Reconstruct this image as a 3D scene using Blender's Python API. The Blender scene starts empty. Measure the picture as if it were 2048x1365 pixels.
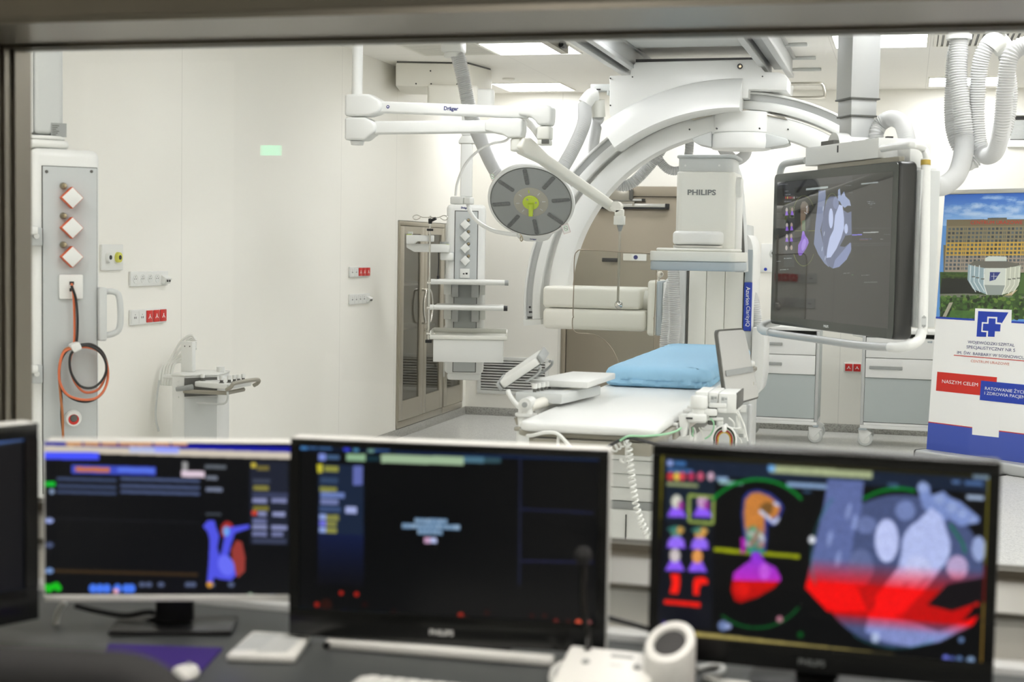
import bpy, bmesh, math, random
import numpy as np
from mathutils import Matrix, Vector
random.seed(7)
rng = np.random.default_rng(5)
SC = bpy.context.scene
COL = SC.collection
R = math.radians

# ------------------------------------------------------------------ camera
F, CX, CY, EYE = 2935.0, 1024.0, 682.5, 1.565
_d = Vector((790, 170.5, -F)).normalized()
_u = Vector((1, -.0178, 0)).cross(_d).normalized()
_x = _d.cross(_u)
ROT = Matrix((_x, _d, _u))                      # world <- camera axes
cam = bpy.data.cameras.new('camera')
cam.sensor_width = 36
cam.lens = F / 2048 * 36
cam.clip_start = .05
cam.dof.use_dof = True
cam.dof.focus_distance = 9.2
cam.dof.aperture_fstop = 3.7
co = bpy.data.objects.new('camera', cam)
co.matrix_world = Matrix.Translation((0, 0, EYE)) @ ROT.to_4x4()
COL.objects.link(co)
SC.camera = co


def at(px, py, X=None, Y=None, Z=None, d=None):
    """the point of the room that stands where the photograph shows pixel px, py, on a given plane of the room"""
    r = ROT @ Vector((px - CX, -(py - CY), -F)) / F
    t = d if d is not None else (Y / r.y if Y is not None else (X / r.x if X is not None else (Z - EYE) / r.z))
    p = r * t
    p.z += EYE
    return p


def turned(pivot, a):
    """like at(), for a thing still standing square that will be turned by a about the upright through pivot"""
    rz = Matrix.Rotation(-a, 3, 'Z')
    pv = Vector((pivot[0], pivot[1], 0))
    eye = rz @ (Vector((0, 0, EYE)) - pv) + pv

    def f(px, py, Y=None):
        r = rz @ (ROT @ Vector((px - CX, -(py - CY), -F)))
        return eye + r * ((Y - eye.y) / r.y)
    return f


# ------------------------------------------------------------------ materials
def c(r, g=None, b=None):
    if g is None:
        g = b = r
    f = lambda v: (v / 255 / 12.92) if v / 255 <= .04045 else ((v / 255 + .055) / 1.055) ** 2.4
    return (f(r), f(g), f(b), 1)


def mat(name, col, rough=.45, metal=0., spec=.5, noise=0., scale=40., bump=0., coat=0., trans=0., alpha=1., emit=None, es=0., stretch=None):
    m = bpy.data.materials.new(name)
    m.use_nodes = True
    nt = m.node_tree
    b = nt.nodes['Principled BSDF']
    b.inputs['Base Color'].default_value = col
    b.inputs['Roughness'].default_value = rough
    b.inputs['Metallic'].default_value = metal
    b.inputs['Specular IOR Level'].default_value = spec
    b.inputs['Coat Weight'].default_value = coat
    b.inputs['Transmission Weight'].default_value = trans
    b.inputs['Alpha'].default_value = alpha
    if emit:
        b.inputs['Emission Color'].default_value = emit
        b.inputs['Emission Strength'].default_value = es
    if noise or bump:
        tc = nt.nodes.new('ShaderNodeTexCoord')
        n = nt.nodes.new('ShaderNodeTexNoise')
        n.inputs['Scale'].default_value = scale
        n.inputs['Detail'].default_value = 4
        src = tc.outputs['Object']
        if stretch:
            mp = nt.nodes.new('ShaderNodeMapping')
            mp.inputs['Scale'].default_value = stretch
            nt.links.new(src, mp.inputs['Vector'])
            src = mp.outputs['Vector']
        nt.links.new(src, n.inputs['Vector'])
        if noise:
            mx = nt.nodes.new('ShaderNodeMix')
            mx.data_type = 'RGBA'
            mx.inputs[6].default_value = tuple(min(1, v * (1 - noise)) for v in col[:3]) + (1,)
            mx.inputs[7].default_value = tuple(min(1, v * (1 + noise)) for v in col[:3]) + (1,)
            nt.links.new(n.outputs['Fac'], mx.inputs[0])
            nt.links.new(mx.outputs[2], b.inputs['Base Color'])
        if bump:
            bp = nt.nodes.new('ShaderNodeBump')
            bp.inputs['Strength'].default_value = bump
            bp.inputs['Distance'].default_value = .01
            nt.links.new(n.outputs['Fac'], bp.inputs['Height'])
            nt.links.new(bp.outputs['Normal'], b.inputs['Normal'])
    return m


M = {}
M['white'] = mat('white_plastic', c(222, 223, 220), .38, noise=.015)
M['arm_white'] = mat('white_lacquer', c(224, 225, 223), .3, noise=.01)
M['warm_white'] = mat('cream_lacquer', c(226, 224, 215), .4, noise=.015)
M['offwhite'] = mat('off_white_shell', c(222, 222, 215), .42, noise=.015)
M['light_grey'] = mat('light_grey_plastic', c(196, 199, 198), .45, noise=.02)
M['panel_grey'] = mat('grey_front_panel', c(184, 188, 188), .45, noise=.02)
M['mid_grey'] = mat('mid_grey_plastic', c(150, 153, 152), .45, noise=.02)
M['blue_grey'] = mat('blue_grey_band', c(166, 176, 182), .45, noise=.02)
M['dark_grey'] = mat('dark_grey_plastic', c(84, 84, 80), .45)
M['taupe'] = mat('taupe_rail', c(150, 146, 134), .4, metal=.3, noise=.03)
M['black'] = mat('black_plastic', c(22, 22, 23), .4)
M['black_gloss'] = mat('black_gloss', c(18, 19, 18), .2)
M['bezel'] = mat('reflection_tinted_glass', c(52, 58, 54), .12, spec=.6)  # greenish tone of the reflected room put into the colour
M['cabinet_black'] = mat('black_lacquered_case', c(44, 45, 44), .33)
M['steel'] = mat('brushed_steel', c(176, 172, 162), .3, metal=1, noise=.06, scale=30, stretch=(1, 1, 40))
M['dark_steel'] = mat('stainless_window_frame', c(126, 121, 111), .33, metal=.9, noise=.05, scale=30, stretch=(1, 40, 40))
M['door_steel'] = mat('stainless_door', c(158, 149, 134), .42, metal=.55, noise=.05, scale=24, stretch=(1, 1, 30))
M['cab_steel'] = mat('stainless_cabinet', c(178, 172, 158), .34, metal=.7, noise=.05, scale=24, stretch=(1, 1, 30))
M['alu'] = mat('aluminium', c(206, 206, 202), .32, metal=.8, noise=.02)
M['alu_paint'] = mat('silver_profile', c(186, 188, 188), .4, metal=.35, noise=.02)
M['chrome'] = mat('chrome', c(214, 212, 206), .14, metal=1)
M['brass'] = mat('brass', c(160, 148, 122), .3, metal=1)
M['lime'] = mat('lime_plastic', c(190, 210, 70), .4)
M['red'] = mat('red_socket', c(200, 24, 18), .35)
M['orange'] = mat('orange_rim', c(214, 92, 46), .4)
M['navy'] = mat('navy_print', c(40, 46, 110), .5)
M['label_blue'] = mat('blue_label', c(24, 60, 172), .35)
M['paper'] = mat('white_paper', c(240, 240, 238), .6)
M['print_grey'] = mat('grey_print', c(120, 124, 124), .5)
M['print_black'] = mat('black_print', c(40, 40, 42), .5)
M['print_white'] = mat('white_print', c(240, 240, 240), .5)
M['print_red'] = mat('red_print', c(196, 40, 30), .5)
M['sheet_blue'] = mat('blue_sheet', c(146, 192, 222), .7, noise=.03, scale=14, bump=.15)
M['hose'] = mat('white_hose', c(208, 209, 209), .42)
M['cable_white'] = mat('white_cable', c(225, 226, 222), .45)
M['cable_black'] = mat('black_cable', c(26, 26, 27), .5)
M['cable_green'] = mat('green_cable', c(146, 198, 158), .45)
M['cable_orange'] = mat('orange_cable', c(206, 106, 66), .45)
M['cable_yellow'] = mat('yellow_cable', c(206, 176, 40), .45)
M['cable_red'] = mat('red_cable', c(150, 40, 36), .45)
M['cable_brown'] = mat('copper_tube', c(176, 112, 70), .35, metal=.5)
M['wire'] = mat('wire_metal', c(150, 138, 122), .3, metal=.8)
M['glass_dark'] = mat('smoked_glass', c(70, 78, 74), .08, spec=.8)
M['desk'] = mat('grey_desk_laminate', c(74, 77, 78), .4, noise=.03, scale=60)
M['desk_light'] = mat('light_desk_laminate', c(214, 216, 216), .4, noise=.03, scale=60)
M['chair'] = mat('black_fabric', c(30, 30, 31), .85, noise=.2, scale=400, bump=.3)
M['purple'] = mat('purple_mat', c(50, 25, 112), .8, noise=.1, scale=300)
M['monitor_white'] = mat('white_monitor_shell', c(226, 226, 222), .4)
M['trolley_white'] = mat('white_drawer_front', c(224, 225, 224), .35, noise=.01)
M['trolley_grey'] = mat('grey_trolley_panel', c(172, 180, 180), .4, noise=.02)
M['clear'] = mat('lead_glass', c(236, 240, 238), .03, trans=1.)
M['emit'] = mat('lit_diffuser', c(255), .5, emit=(.985, .985, 1, 1), es=14.9)
M['emit_dim'] = mat('dim_diffuser', c(255), .5, emit=(1, .95, .88, 1), es=17)
M['emit_green'] = mat('lit_green_sign', c(40, 200, 120), .5, emit=(.05, .9, .4, 1), es=9.)


def clear_pane(name, tint, ior):
    m = bpy.data.materials.new(name)
    m.use_nodes = True
    nt = m.node_tree
    nt.nodes.remove(nt.nodes['Principled BSDF'])
    t = nt.nodes.new('ShaderNodeBsdfTransparent')
    t.inputs['Color'].default_value = tint
    g = nt.nodes.new('ShaderNodeBsdfGlossy')
    g.inputs['Roughness'].default_value = .0
    r0 = ((ior - 1) / (ior + 1)) ** 2
    lw = nt.nodes.new('ShaderNodeLayerWeight')
    lw.inputs['Blend'].default_value = .5
    pw = nt.nodes.new('ShaderNodeMath')
    pw.operation = 'POWER'
    pw.inputs[1].default_value = 5
    ma = nt.nodes.new('ShaderNodeMath')
    ma.operation = 'MULTIPLY_ADD'
    ma.inputs[1].default_value = 1 - r0
    ma.inputs[2].default_value = r0
    nt.links.new(lw.outputs['Facing'], pw.inputs[0])
    nt.links.new(pw.outputs[0], ma.inputs[0])
    mx = nt.nodes.new('ShaderNodeMixShader')
    nt.links.new(ma.outputs[0], mx.inputs[0])
    nt.links.new(t.outputs[0], mx.inputs[1])
    nt.links.new(g.outputs[0], mx.inputs[2])
    nt.links.new(mx.outputs[0], nt.nodes['Material Output'].inputs['Surface'])
    return m


M['window_glass'] = clear_pane('window_glass', (.985, .99, .985, 1), 1.4)
M['shield_glass'] = clear_pane('shield_acrylic', (.93, .94, .93, 1), 1.35)


# ------------------------------------------------------------------ mesh builder
class MB:
    def __init__(self, T=None):
        self.v, self.f, self.mi, self.uv = [], [], [], None
        self.T = T

    def add(self, verts, faces, mi=0):
        o = len(self.v)
        T = self.T
        for p in verts:
            p = Vector(p)
            self.v.append(T @ p if T else p)
        for f in faces:
            self.f.append([i + o for i in f])
            self.mi.append(mi)
        return self

    def bm(self, b, mi=0):
        b.verts.index_update()
        return self.add([v.co.copy() for v in b.verts], [[v.index for v in f.verts] for f in b.faces], mi)

    def box(self, x0, x1, y0, y1, z0, z1, bev=0., seg=2, mi=0, L=None):
        b = bmesh.new()
        vs = [b.verts.new((x, y, z)) for z in (z0, z1) for y in (y0, y1) for x in (x0, x1)]
        for f in ((0, 2, 3, 1), (4, 5, 7, 6), (0, 1, 5, 4), (2, 6, 7, 3), (0, 4, 6, 2), (1, 3, 7, 5)):
            b.faces.new([vs[i] for i in f])
        bmesh.ops.recalc_face_normals(b, faces=b.faces)
        if bev:
            bmesh.ops.bevel(b, geom=list(b.edges), offset=bev, segments=seg, profile=.5, affect='EDGES', clamp_overlap=True)
        if L:
            bmesh.ops.transform(b, matrix=L, verts=b.verts)
        self.bm(b, mi)
        b.free()
        return self

    def prism(self, poly, h0, h1, P=None, bev=0., seg=2, mi=0):
        """poly: 2D outline; extruded along local z from h0 to h1; P maps local to world"""
        b = bmesh.new()
        n = len(poly)
        lo = [b.verts.new((p[0], p[1], h0)) for p in poly]
        hi = [b.verts.new((p[0], p[1], h1)) for p in poly]
        b.faces.new(lo[::-1])
        b.faces.new(hi)
        for i in range(n):
            b.faces.new((lo[i], lo[(i + 1) % n], hi[(i + 1) % n], hi[i]))
        bmesh.ops.recalc_face_normals(b, faces=b.faces)
        if bev:
            es = [e for e in b.edges if len(e.link_faces) == 2 and e.calc_face_angle(0) > R(30)]
            bmesh.ops.bevel(b, geom=es, offset=bev, segments=seg, profile=.5, affect='EDGES', clamp_overlap=True)
        if P:
            bmesh.ops.transform(b, matrix=P, verts=b.verts)
        self.bm(b, mi)
        b.free()
        return self

    def cyl(self, p0, p1, r0, r1=None, n=24, mi=0):
        return self.tube([p0, p1], [r0, r0 if r1 is None else r1], n, mi)

    def tube(self, path, r, n=12, mi=0, closed=False, caps=True):
        path = [Vector(p) for p in path]
        m = len(path)
        rs = r if isinstance(r, (list, tuple)) else [r] * m
        tan = []
        for i in range(m):
            a = path[(i - 1) % m] if (closed or i) else path[0]
            b = path[(i + 1) % m] if (closed or i < m - 1) else path[-1]
            t = (b - a)
            tan.append(t.normalized() if t.length > 1e-9 else Vector((0, 0, 1)))
        u = tan[0].orthogonal().normalized()
        vs, fs = [], []
        for i in range(m):
            if i:
                ax = tan[i - 1].cross(tan[i])
                if ax.length > 1e-8:
                    u = Matrix.Rotation(tan[i - 1].angle(tan[i]), 3, ax.normalized()) @ u
            u = (u - tan[i] * u.dot(tan[i])).normalized()
            w = tan[i].cross(u)
            for k in range(n):
                a = 2 * math.pi * k / n
                vs.append(path[i] + (u * math.cos(a) + w * math.sin(a)) * rs[i])
        for i in range(m if closed else m - 1):
            j = (i + 1) % m
            for k in range(n):
                q = (k + 1) % n
                fs.append((i * n + k, i * n + q, j * n + q, j * n + k))
        if caps and not closed:
            fs.append(tuple(range(n))[::-1])
            fs.append(tuple((m - 1) * n + k for k in range(n)))
        return self.add(vs, fs, mi)

    def lathe(self, prof, P=None, n=40, mi=0):
        vs, fs = [], []
        for (r, z) in prof:
            for k in range(n):
                a = 2 * math.pi * k / n
                p = Vector((max(r, 1e-5) * math.cos(a), max(r, 1e-5) * math.sin(a), z))
                vs.append(P @ p if P else p)
        for i in range(len(prof) - 1):
            for k in range(n):
                q = (k + 1) % n
                fs.append((i * n + k, i * n + q, (i + 1) * n + q, (i + 1) * n + k))
        fs.append(tuple(range(n))[::-1])
        fs.append(tuple((len(prof) - 1) * n + k for k in range(n)))
        return self.add(vs, fs, mi)

    def sweep(self, frames, prof, mi=0, closed=False):
        """frames: (origin, axis a, axis b); prof: closed outline in (a, b)"""
        n, m = len(prof), len(frames)
        vs, fs = [], []
        for o, a, b in frames:
            for p in prof:
                vs.append(o + a * p[0] + b * p[1])
        for i in range(m - 1):
            for k in range(n):
                q = (k + 1) % n
                fs.append((i * n + k, i * n + q, (i + 1) * n + q, (i + 1) * n + k))
        fs.append(tuple(range(n))[::-1])
        fs.append(tuple((m - 1) * n + k for k in range(n)))
        return self.add(vs, fs, mi)


def smooth_path(pts, step=.01, closed=False):
    """Catmull-Rom through the points, resampled evenly"""
    p = [Vector(q) for q in pts]
    n = len(p)
    out = []
    for i in range(n if closed else n - 1):
        if closed:
            a, b, d, e = p[(i - 1) % n], p[i], p[(i + 1) % n], p[(i + 2) % n]
        else:
            b, d = p[i], p[i + 1]
            a = p[i - 1] if i else b * 2 - d
            e = p[i + 2] if i + 2 < n else d * 2 - b
        for k in range(24):
            t = k / 24
            out.append(.5 * ((2 * b) + (d - a) * t + (2 * a - 5 * b + 4 * d - e) * t * t + (3 * b - a - 3 * d + e) * t ** 3))
    if not closed:
        out.append(p[-1])
    res, acc = [out[0]], 0.
    for q0, q1 in zip(out, out[1:] + ([out[0]] if closed else [])):
        L = (q1 - q0).length
        while L > 0 and acc + L >= step:
            t = (step - acc) / L
            q0 = q0.lerp(q1, t)
            L = (q1 - q0).length
            acc = 0.
            res.append(q0)
        acc += L
    if not closed and (res[-1] - out[-1]).length > step * .3:
        res.append(out[-1])
    return res


def hose_mb(pts, r, pitch=.0125, n=18, depth=.19):
    path = smooth_path(pts, pitch / 4)
    rs = [r * (1 - depth * (1, .55, 0, .55)[i % 4]) for i in range(len(path))]
    return MB().tube(path, rs, n)


def rrect(w, h, r, n=5, cx=0., cy=0.):
    out = []
    for sx, sy, a0 in ((1, 1, 0), (-1, 1, 90), (-1, -1, 180), (1, -1, 270)):
        for k in range(n + 1):
            a = R(a0 + 90 * k / n)
            out.append((cx + sx * (w / 2 - r) + r * math.cos(a), cy + sy * (h / 2 - r) + r * math.sin(a)))
    return out


def frame(o, x, y):
    """matrix whose local x, y run along the given directions, z = x cross y"""
    x = Vector(x).normalized()
    y = Vector(y)
    y = (y - x * y.dot(x)).normalized()
    z = x.cross(y)
    m = Matrix((x, y, z)).transposed().to_4x4()
    m.translation = o
    return m


def facing(o, a=0.):
    """upright local frame: x right, y up, z towards the viewer of a thing facing -Y turned by a about Z"""
    rz = Matrix.Rotation(a, 3, 'Z')
    return frame(o, rz @ Vector((1, 0, 0)), (0, 0, 1))


WM = {}


def mesh_of(name, mb, mats, inv=None, sharp=38):
    me = bpy.data.meshes.new(name)
    vs = [inv @ v for v in mb.v] if inv else mb.v
    me.from_pydata([tuple(v) for v in vs], [], mb.f)
    for m in (mats if isinstance(mats, (list, tuple)) else [mats]):
        me.materials.append(m)
    me.polygons.foreach_set('material_index', mb.mi)
    me.polygons.foreach_set('use_smooth', [True] * len(mb.f))
    if mb.uv:
        ul = me.uv_layers.new(name='UVMap')
        ul.data.foreach_set('uv', [x for q in mb.uv for x in q])
    me.update()
    me.set_sharp_from_angle(angle=R(sharp))
    return me


def tag(o, label=None, cat=None, group=None, kind=None):
    for k, v in (('label', label), ('category', cat), ('group', group), ('kind', kind)):
        if v:
            o[k] = v
    return o


def obj(name, mb, mats, parent=None, label=None, cat=None, group=None, kind=None, origin=None, sharp=38):
    """one mesh object; mb is in room coordinates"""
    if parent is None:
        if origin is None:
            lo = [min(v[i] for v in mb.v) for i in range(3)]
            hi = [max(v[i] for v in mb.v) for i in range(3)]
            origin = Vector(((lo[0] + hi[0]) / 2, (lo[1] + hi[1]) / 2, lo[2]))
        W = Matrix.Translation(origin)
    else:
        W = WM[parent]
    o = bpy.data.objects.new(name, mesh_of(name, mb, mats, W.inverted(), sharp))
    COL.objects.link(o)
    if parent is None:
        o.location = origin
    else:
        o.parent = parent
    WM[o] = W.copy()
    return tag(o, label, cat, group, kind)


def thing(name, label, cat, loc, rz=0., group=None, kind=None):
    o = bpy.data.objects.new(name, None)
    o.empty_display_size = .1
    o.location = loc
    o.rotation_euler = (0, 0, rz)
    COL.objects.link(o)
    WM[o] = Matrix.Translation(loc) @ Matrix.Rotation(rz, 4, 'Z')
    return tag(o, label, cat, group, kind)


def copy_tree(o, parent=None, loc=None, rz=None, label=None, keep=True):
    n = o.copy()
    COL.objects.link(n)
    if parent:
        n.parent = parent
    if loc is not None:
        n.location = loc
    if rz is not None:
        n.rotation_euler = (0, 0, rz)
    if label:
        n['label'] = label
    for ch in list(o.children):
        copy_tree(ch, n)
    return n


def struct(name, mb, m, parent=None, **k):
    o = obj(name, mb, m, parent, **k)
    if parent is None:
        o['kind'] = 'structure'
    return o


def text_mb(s, P, width=None, height=None, align='C', thick=.0008, bold=0., vfit=None, flat=1.):
    """lettering as a mesh: local x reading direction, y up, z outwards; fitted to width (m) or height of the letters"""
    cu = bpy.data.curves.new('t', 'FONT')
    cu.body = s
    cu.size = 1
    cu.offset = bold
    cu.extrude = 0
    cu.resolution_u = 3
    cu.space_line = 1.02
    cu.align_x = {'C': 'CENTER', 'L': 'LEFT'}[align]
    to = bpy.data.objects.new('t', cu)
    COL.objects.link(to)
    dg = bpy.context.evaluated_depsgraph_get()
    me = bpy.data.meshes.new_from_object(to.evaluated_get(dg))
    vs = [v.co.copy() for v in me.vertices]
    fs = [list(p.vertices) for p in me.polygons]
    bpy.data.objects.remove(to)
    bpy.data.meshes.remove(me)
    bpy.data.curves.remove(cu)
    x0, x1 = min(v.x for v in vs), max(v.x for v in vs)
    y0, y1 = min(v.y for v in vs), max(v.y for v in vs)
    sx = width / (x1 - x0) if width else height / (y1 - y0)
    sy = vfit / (y1 - y0) if vfit else sx * flat
    ox = (x0 + x1) / 2 if align == 'C' else x0
    oy = (y0 + y1) / 2
    mb = MB(P)
    mb.add([((v.x - ox) * sx, (v.y - oy) * sy, thick) for v in vs], fs)
    return mb


# ------------------------------------------------------------------ painted pictures for screens and prints
class Canvas:
    """a small picture; shapes are given in the pixels of a four-cornered frame (TL, TR, BR, BL)"""

    def __init__(self, w, h, quad, bg=(0, 0, 0)):
        self.w, self.h = w, h
        self.a = np.zeros((h, w, 3), np.float32)
        self.a[:] = np.array(bg, np.float32) / 255
        A, B = [], []
        for (x, y), (u, v) in zip(quad, ((0, 0), (w, 0), (w, h), (0, h))):
            A += [[x, y, 1, 0, 0, 0, -u * x, -u * y], [0, 0, 0, x, y, 1, -v * x, -v * y]]
            B += [u, v]
        self.H = np.append(np.linalg.solve(np.array(A, float), np.array(B, float)), 1).reshape(3, 3)
        self.yy, self.xx = np.mgrid[0:h, 0:w] + .5

    def map(self, pts):
        p = np.c_[np.array(pts, float), np.ones(len(pts))] @ self.H.T
        return p[:, :2] / p[:, 2:]

    def poly(self, pts, col, al=1., col2=None, m=True):
        q = self.map(pts) if m else np.array(pts, float)
        x0, y0 = np.floor(q.min(0)).astype(int)
        x1, y1 = np.ceil(q.max(0)).astype(int)
        x0, y0, x1, y1 = max(x0, 0), max(y0, 0), min(x1, self.w), min(y1, self.h)
        if x1 <= x0 or y1 <= y0:
            return
        X, Y = self.xx[y0:y1, x0:x1], self.yy[y0:y1, x0:x1]
        ins = np.zeros(X.shape, bool)
        n = len(q)
        for i in range(n):
            (ax, ay), (bx, by) = q[i], q[(i + 1) % n]
            if ay == by:
                continue
            ins ^= ((ay > Y) != (by > Y)) & (X < (bx - ax) * (Y - ay) / (by - ay) + ax)
        col = np.array(col, np.float32) / 255
        if col2 is not None:
            t = ((Y - q[:, 1].min()) / max(1e-6, np.ptp(q[:, 1])))[..., None]
            col = col * (1 - t) + np.array(col2, np.float32) / 255 * t
        k = (ins * al)[..., None]
        self.a[y0:y1, x0:x1] = self.a[y0:y1, x0:x1] * (1 - k) + col * k

    def rect(self, x0, y0, x1, y1, col, al=1., col2=None):
        self.poly([(x0, y0), (x1, y0), (x1, y1), (x0, y1)], col, al, col2)

    def ell(self, cx, cy, rx, ry, col, al=1., rot=0., col2=None, n=40, a0=0, a1=360):
        pts = []
        for k in range(n):
            a = R(a0 + (a1 - a0) * k / (n if a1 - a0 == 360 else n - 1))
            x, y = rx * math.cos(a), ry * math.sin(a)
            pts.append((cx + x * math.cos(rot) - y * math.sin(rot), cy + x * math.sin(rot) + y * math.cos(rot)))
        self.poly(pts, col, al, col2)

    def line(self, pts, wd, col, al=1.):
        for (ax, ay), (bx, by) in zip(pts, pts[1:]):
            L = math.hypot(bx - ax, by - ay) or 1
            nx, ny = -(by - ay) / L * wd / 2, (bx - ax) / L * wd / 2
            self.poly([(ax + nx, ay + ny), (bx + nx, by + ny), (bx - nx, by - ny), (ax - nx, ay - ny)], col, al)

    def arc(self, cx, cy, rx, ry, a0, a1, wd, col, al=1.):
        self.line([(cx + rx * math.cos(R(a0 + (a1 - a0) * k / 24)), cy + ry * math.sin(R(a0 + (a1 - a0) * k / 24))) for k in range(25)], wd, col, al)

    def dashes(self, x0, y, x1, h, col, al=1., slope=0.):
        """an unreadable line of small print"""
        x = x0
        while x < x1:
            w = random.uniform(.5, 1.6) * h
            yy = y + (x - x0) * slope
            self.rect(x, yy - h / 2, min(x + w, x1), yy + h / 2, col, al * random.uniform(.6, 1))
            x += w + h * random.uniform(.25, .5)

    def blur(self, k):
        for _ in range(k):
            p = np.pad(self.a, ((1, 1), (1, 1), (0, 0)), 'edge')
            self.a = (p[:-2, 1:-1] + p[2:, 1:-1] + p[1:-1, :-2] + p[1:-1, 2:] + 2 * p[1:-1, 1:-1]) / 6

    def grain(self, k, seed=3):
        n = np.random.default_rng(seed).normal(0, k, self.a.shape[:2])
        n = (n + np.roll(n, 1, 1) + np.roll(n, 2, 1)) / 2
        self.a = np.clip(self.a * (1 + n[..., None]), 0, 1).astype(np.float32)

    def image(self, name):
        im = bpy.data.images.new(name, self.w, self.h, float_buffer=False)
        px = np.ones((self.h, self.w, 4), np.float32)
        px[..., :3] = np.clip(self.a, 0, 1)
        im.pixels.foreach_set(px[::-1].ravel())
        im.update()
        im.pack()
        return im


def screen_mat(name, img, strength=1., rough=.3, base=c(8), spec=.5, ior=1.5):
    m = mat(name, base, rough, spec=spec)
    nt = m.node_tree
    b = nt.nodes['Principled BSDF']
    b.inputs['IOR'].default_value = ior
    t = nt.nodes.new('ShaderNodeTexImage')
    t.image = img
    nt.links.new(t.outputs['Color'], b.inputs['Emission Color'])
    b.inputs['Emission Strength'].default_value = strength
    return m


def print_mat(name, img, rough=.45):
    m = mat(name, c(255), rough)
    nt = m.node_tree
    t = nt.nodes.new('ShaderNodeTexImage')
    t.image = img
    nt.links.new(t.outputs['Color'], nt.nodes['Principled BSDF'].inputs['Base Color'])
    return m


def quad_mb(P, x0, x1, y0, y1, z=0.):
    mb = MB(P)
    mb.add([(x0, y0, z), (x1, y0, z), (x1, y1, z), (x0, y1, z)], [(0, 1, 2, 3)])
    mb.uv = [(0, 0), (1, 0), (1, 1), (0, 1)]
    return mb
# ------------------------------------------------------------------ the room
XL, XR, YB, YW, H = -3.98, 3.0, 13.2, 3.05, 3.0
YF, YN = 2.68, -2.3                       # control-room side of the window wall, back of the control room
HC = 2.75
WX0, WX1, WZ0, WZ1 = -2.01, 1.5, .935, 2.018
SK = .075


def floor_mat(name, base, spk):
    m = mat(name, base, .32)
    nt = m.node_tree
    b = nt.nodes['Principled BSDF']
    tc = nt.nodes.new('ShaderNodeTexCoord')
    n1 = nt.nodes.new('ShaderNodeTexNoise')
    n1.inputs['Scale'].default_value = 95
    n1.inputs['Detail'].default_value = 2
    cr = nt.nodes.new('ShaderNodeValToRGB')
    cr.color_ramp.elements[0].position = .36
    cr.color_ramp.elements[0].color = tuple(v * spk for v in base[:3]) + (1,)
    cr.color_ramp.elements[1].position = .56
    cr.color_ramp.elements[1].color = base
    nt.links.new(tc.outputs['Object'], n1.inputs['Vector'])
    nt.links.new(n1.outputs['Fac'], cr.inputs['Fac'])
    nt.links.new(cr.outputs['Color'], b.inputs['Base Color'])
    return m


def seam_mat(name, base, axis, places, wd, depth=.72, noise=.0, axis2=None, places2=()):
    """panelled surface: thin joints at the given places along an axis of the room"""
    m = mat(name, base, .5)
    nt = m.node_tree
    b = nt.nodes['Principled BSDF']
    g = nt.nodes.new('ShaderNodeNewGeometry')
    sp = nt.nodes.new('ShaderNodeSeparateXYZ')
    nt.links.new(g.outputs['Position'], sp.inputs[0])
    last = None
    for ax, ps in ((axis, places), (axis2, places2)):
        for q in ps:
            d = nt.nodes.new('ShaderNodeMath')
            d.operation = 'COMPARE'
            d.inputs[1].default_value = q
            d.inputs[2].default_value = wd
            nt.links.new(sp.outputs[ax], d.inputs[0])
            if last is None:
                last = d.outputs[0]
            else:
                mxm = nt.nodes.new('ShaderNodeMath')
                mxm.operation = 'MAXIMUM'
                nt.links.new(last, mxm.inputs[0])
                nt.links.new(d.outputs[0], mxm.inputs[1])
                last = mxm.outputs[0]
    mx = nt.nodes.new('ShaderNodeMix')
    mx.data_type = 'RGBA'
    mx.inputs[6].default_value = base
    mx.inputs[7].default_value = tuple(v * depth for v in base[:3]) + (1,)
    nt.links.new(last, mx.inputs[0])
    nt.links.new(mx.outputs[2], b.inputs['Base Color'])
    return m


WALLC = c(237, 235, 228)
M['floor'] = floor_mat('speckled_vinyl_floor', c(210, 210, 207), .74)
M['skirting'] = floor_mat('speckled_vinyl_skirting', c(170, 169, 163), .6)
M['ceiling'] = seam_mat('ceiling_panels', c(240, 238, 233), 'Y', [4.5 + .6 * i for i in range(14)] + [13.1], .0022, .8, axis2='X', places2=[-2.93, -.55, .104])
M['wall_l'] = seam_mat('cream_wall_panels', WALLC, 'Y', [at(364, 200, X=XL).y - 2.4 * 1.02, at(364, 200, X=XL).y, at(683, 300, X=XL).y, at(793.5, 300, X=XL).y], .0028, .8)
M['wall_b'] = seam_mat('cream_wall_panels_end', WALLC, 'X', [-3.09, -.54, 1.9], .0028, .8)
M['wall'] = mat('cream_wall', WALLC, .5)
M['control_wall'] = mat('control_room_paint', c(150, 150, 148), .6)

struct('floor', MB().box(XL - .6, XR + .1, YN - .1, YB + .1, -.1, 0), M['floor'])
struct('ceiling', MB().box(XL - .6, XR + .1, YF, YB + .1, H, H + .1).box(XL - .6, XR + .1, YN - .1, YF, HC, HC + .1), M['ceiling'])
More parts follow.
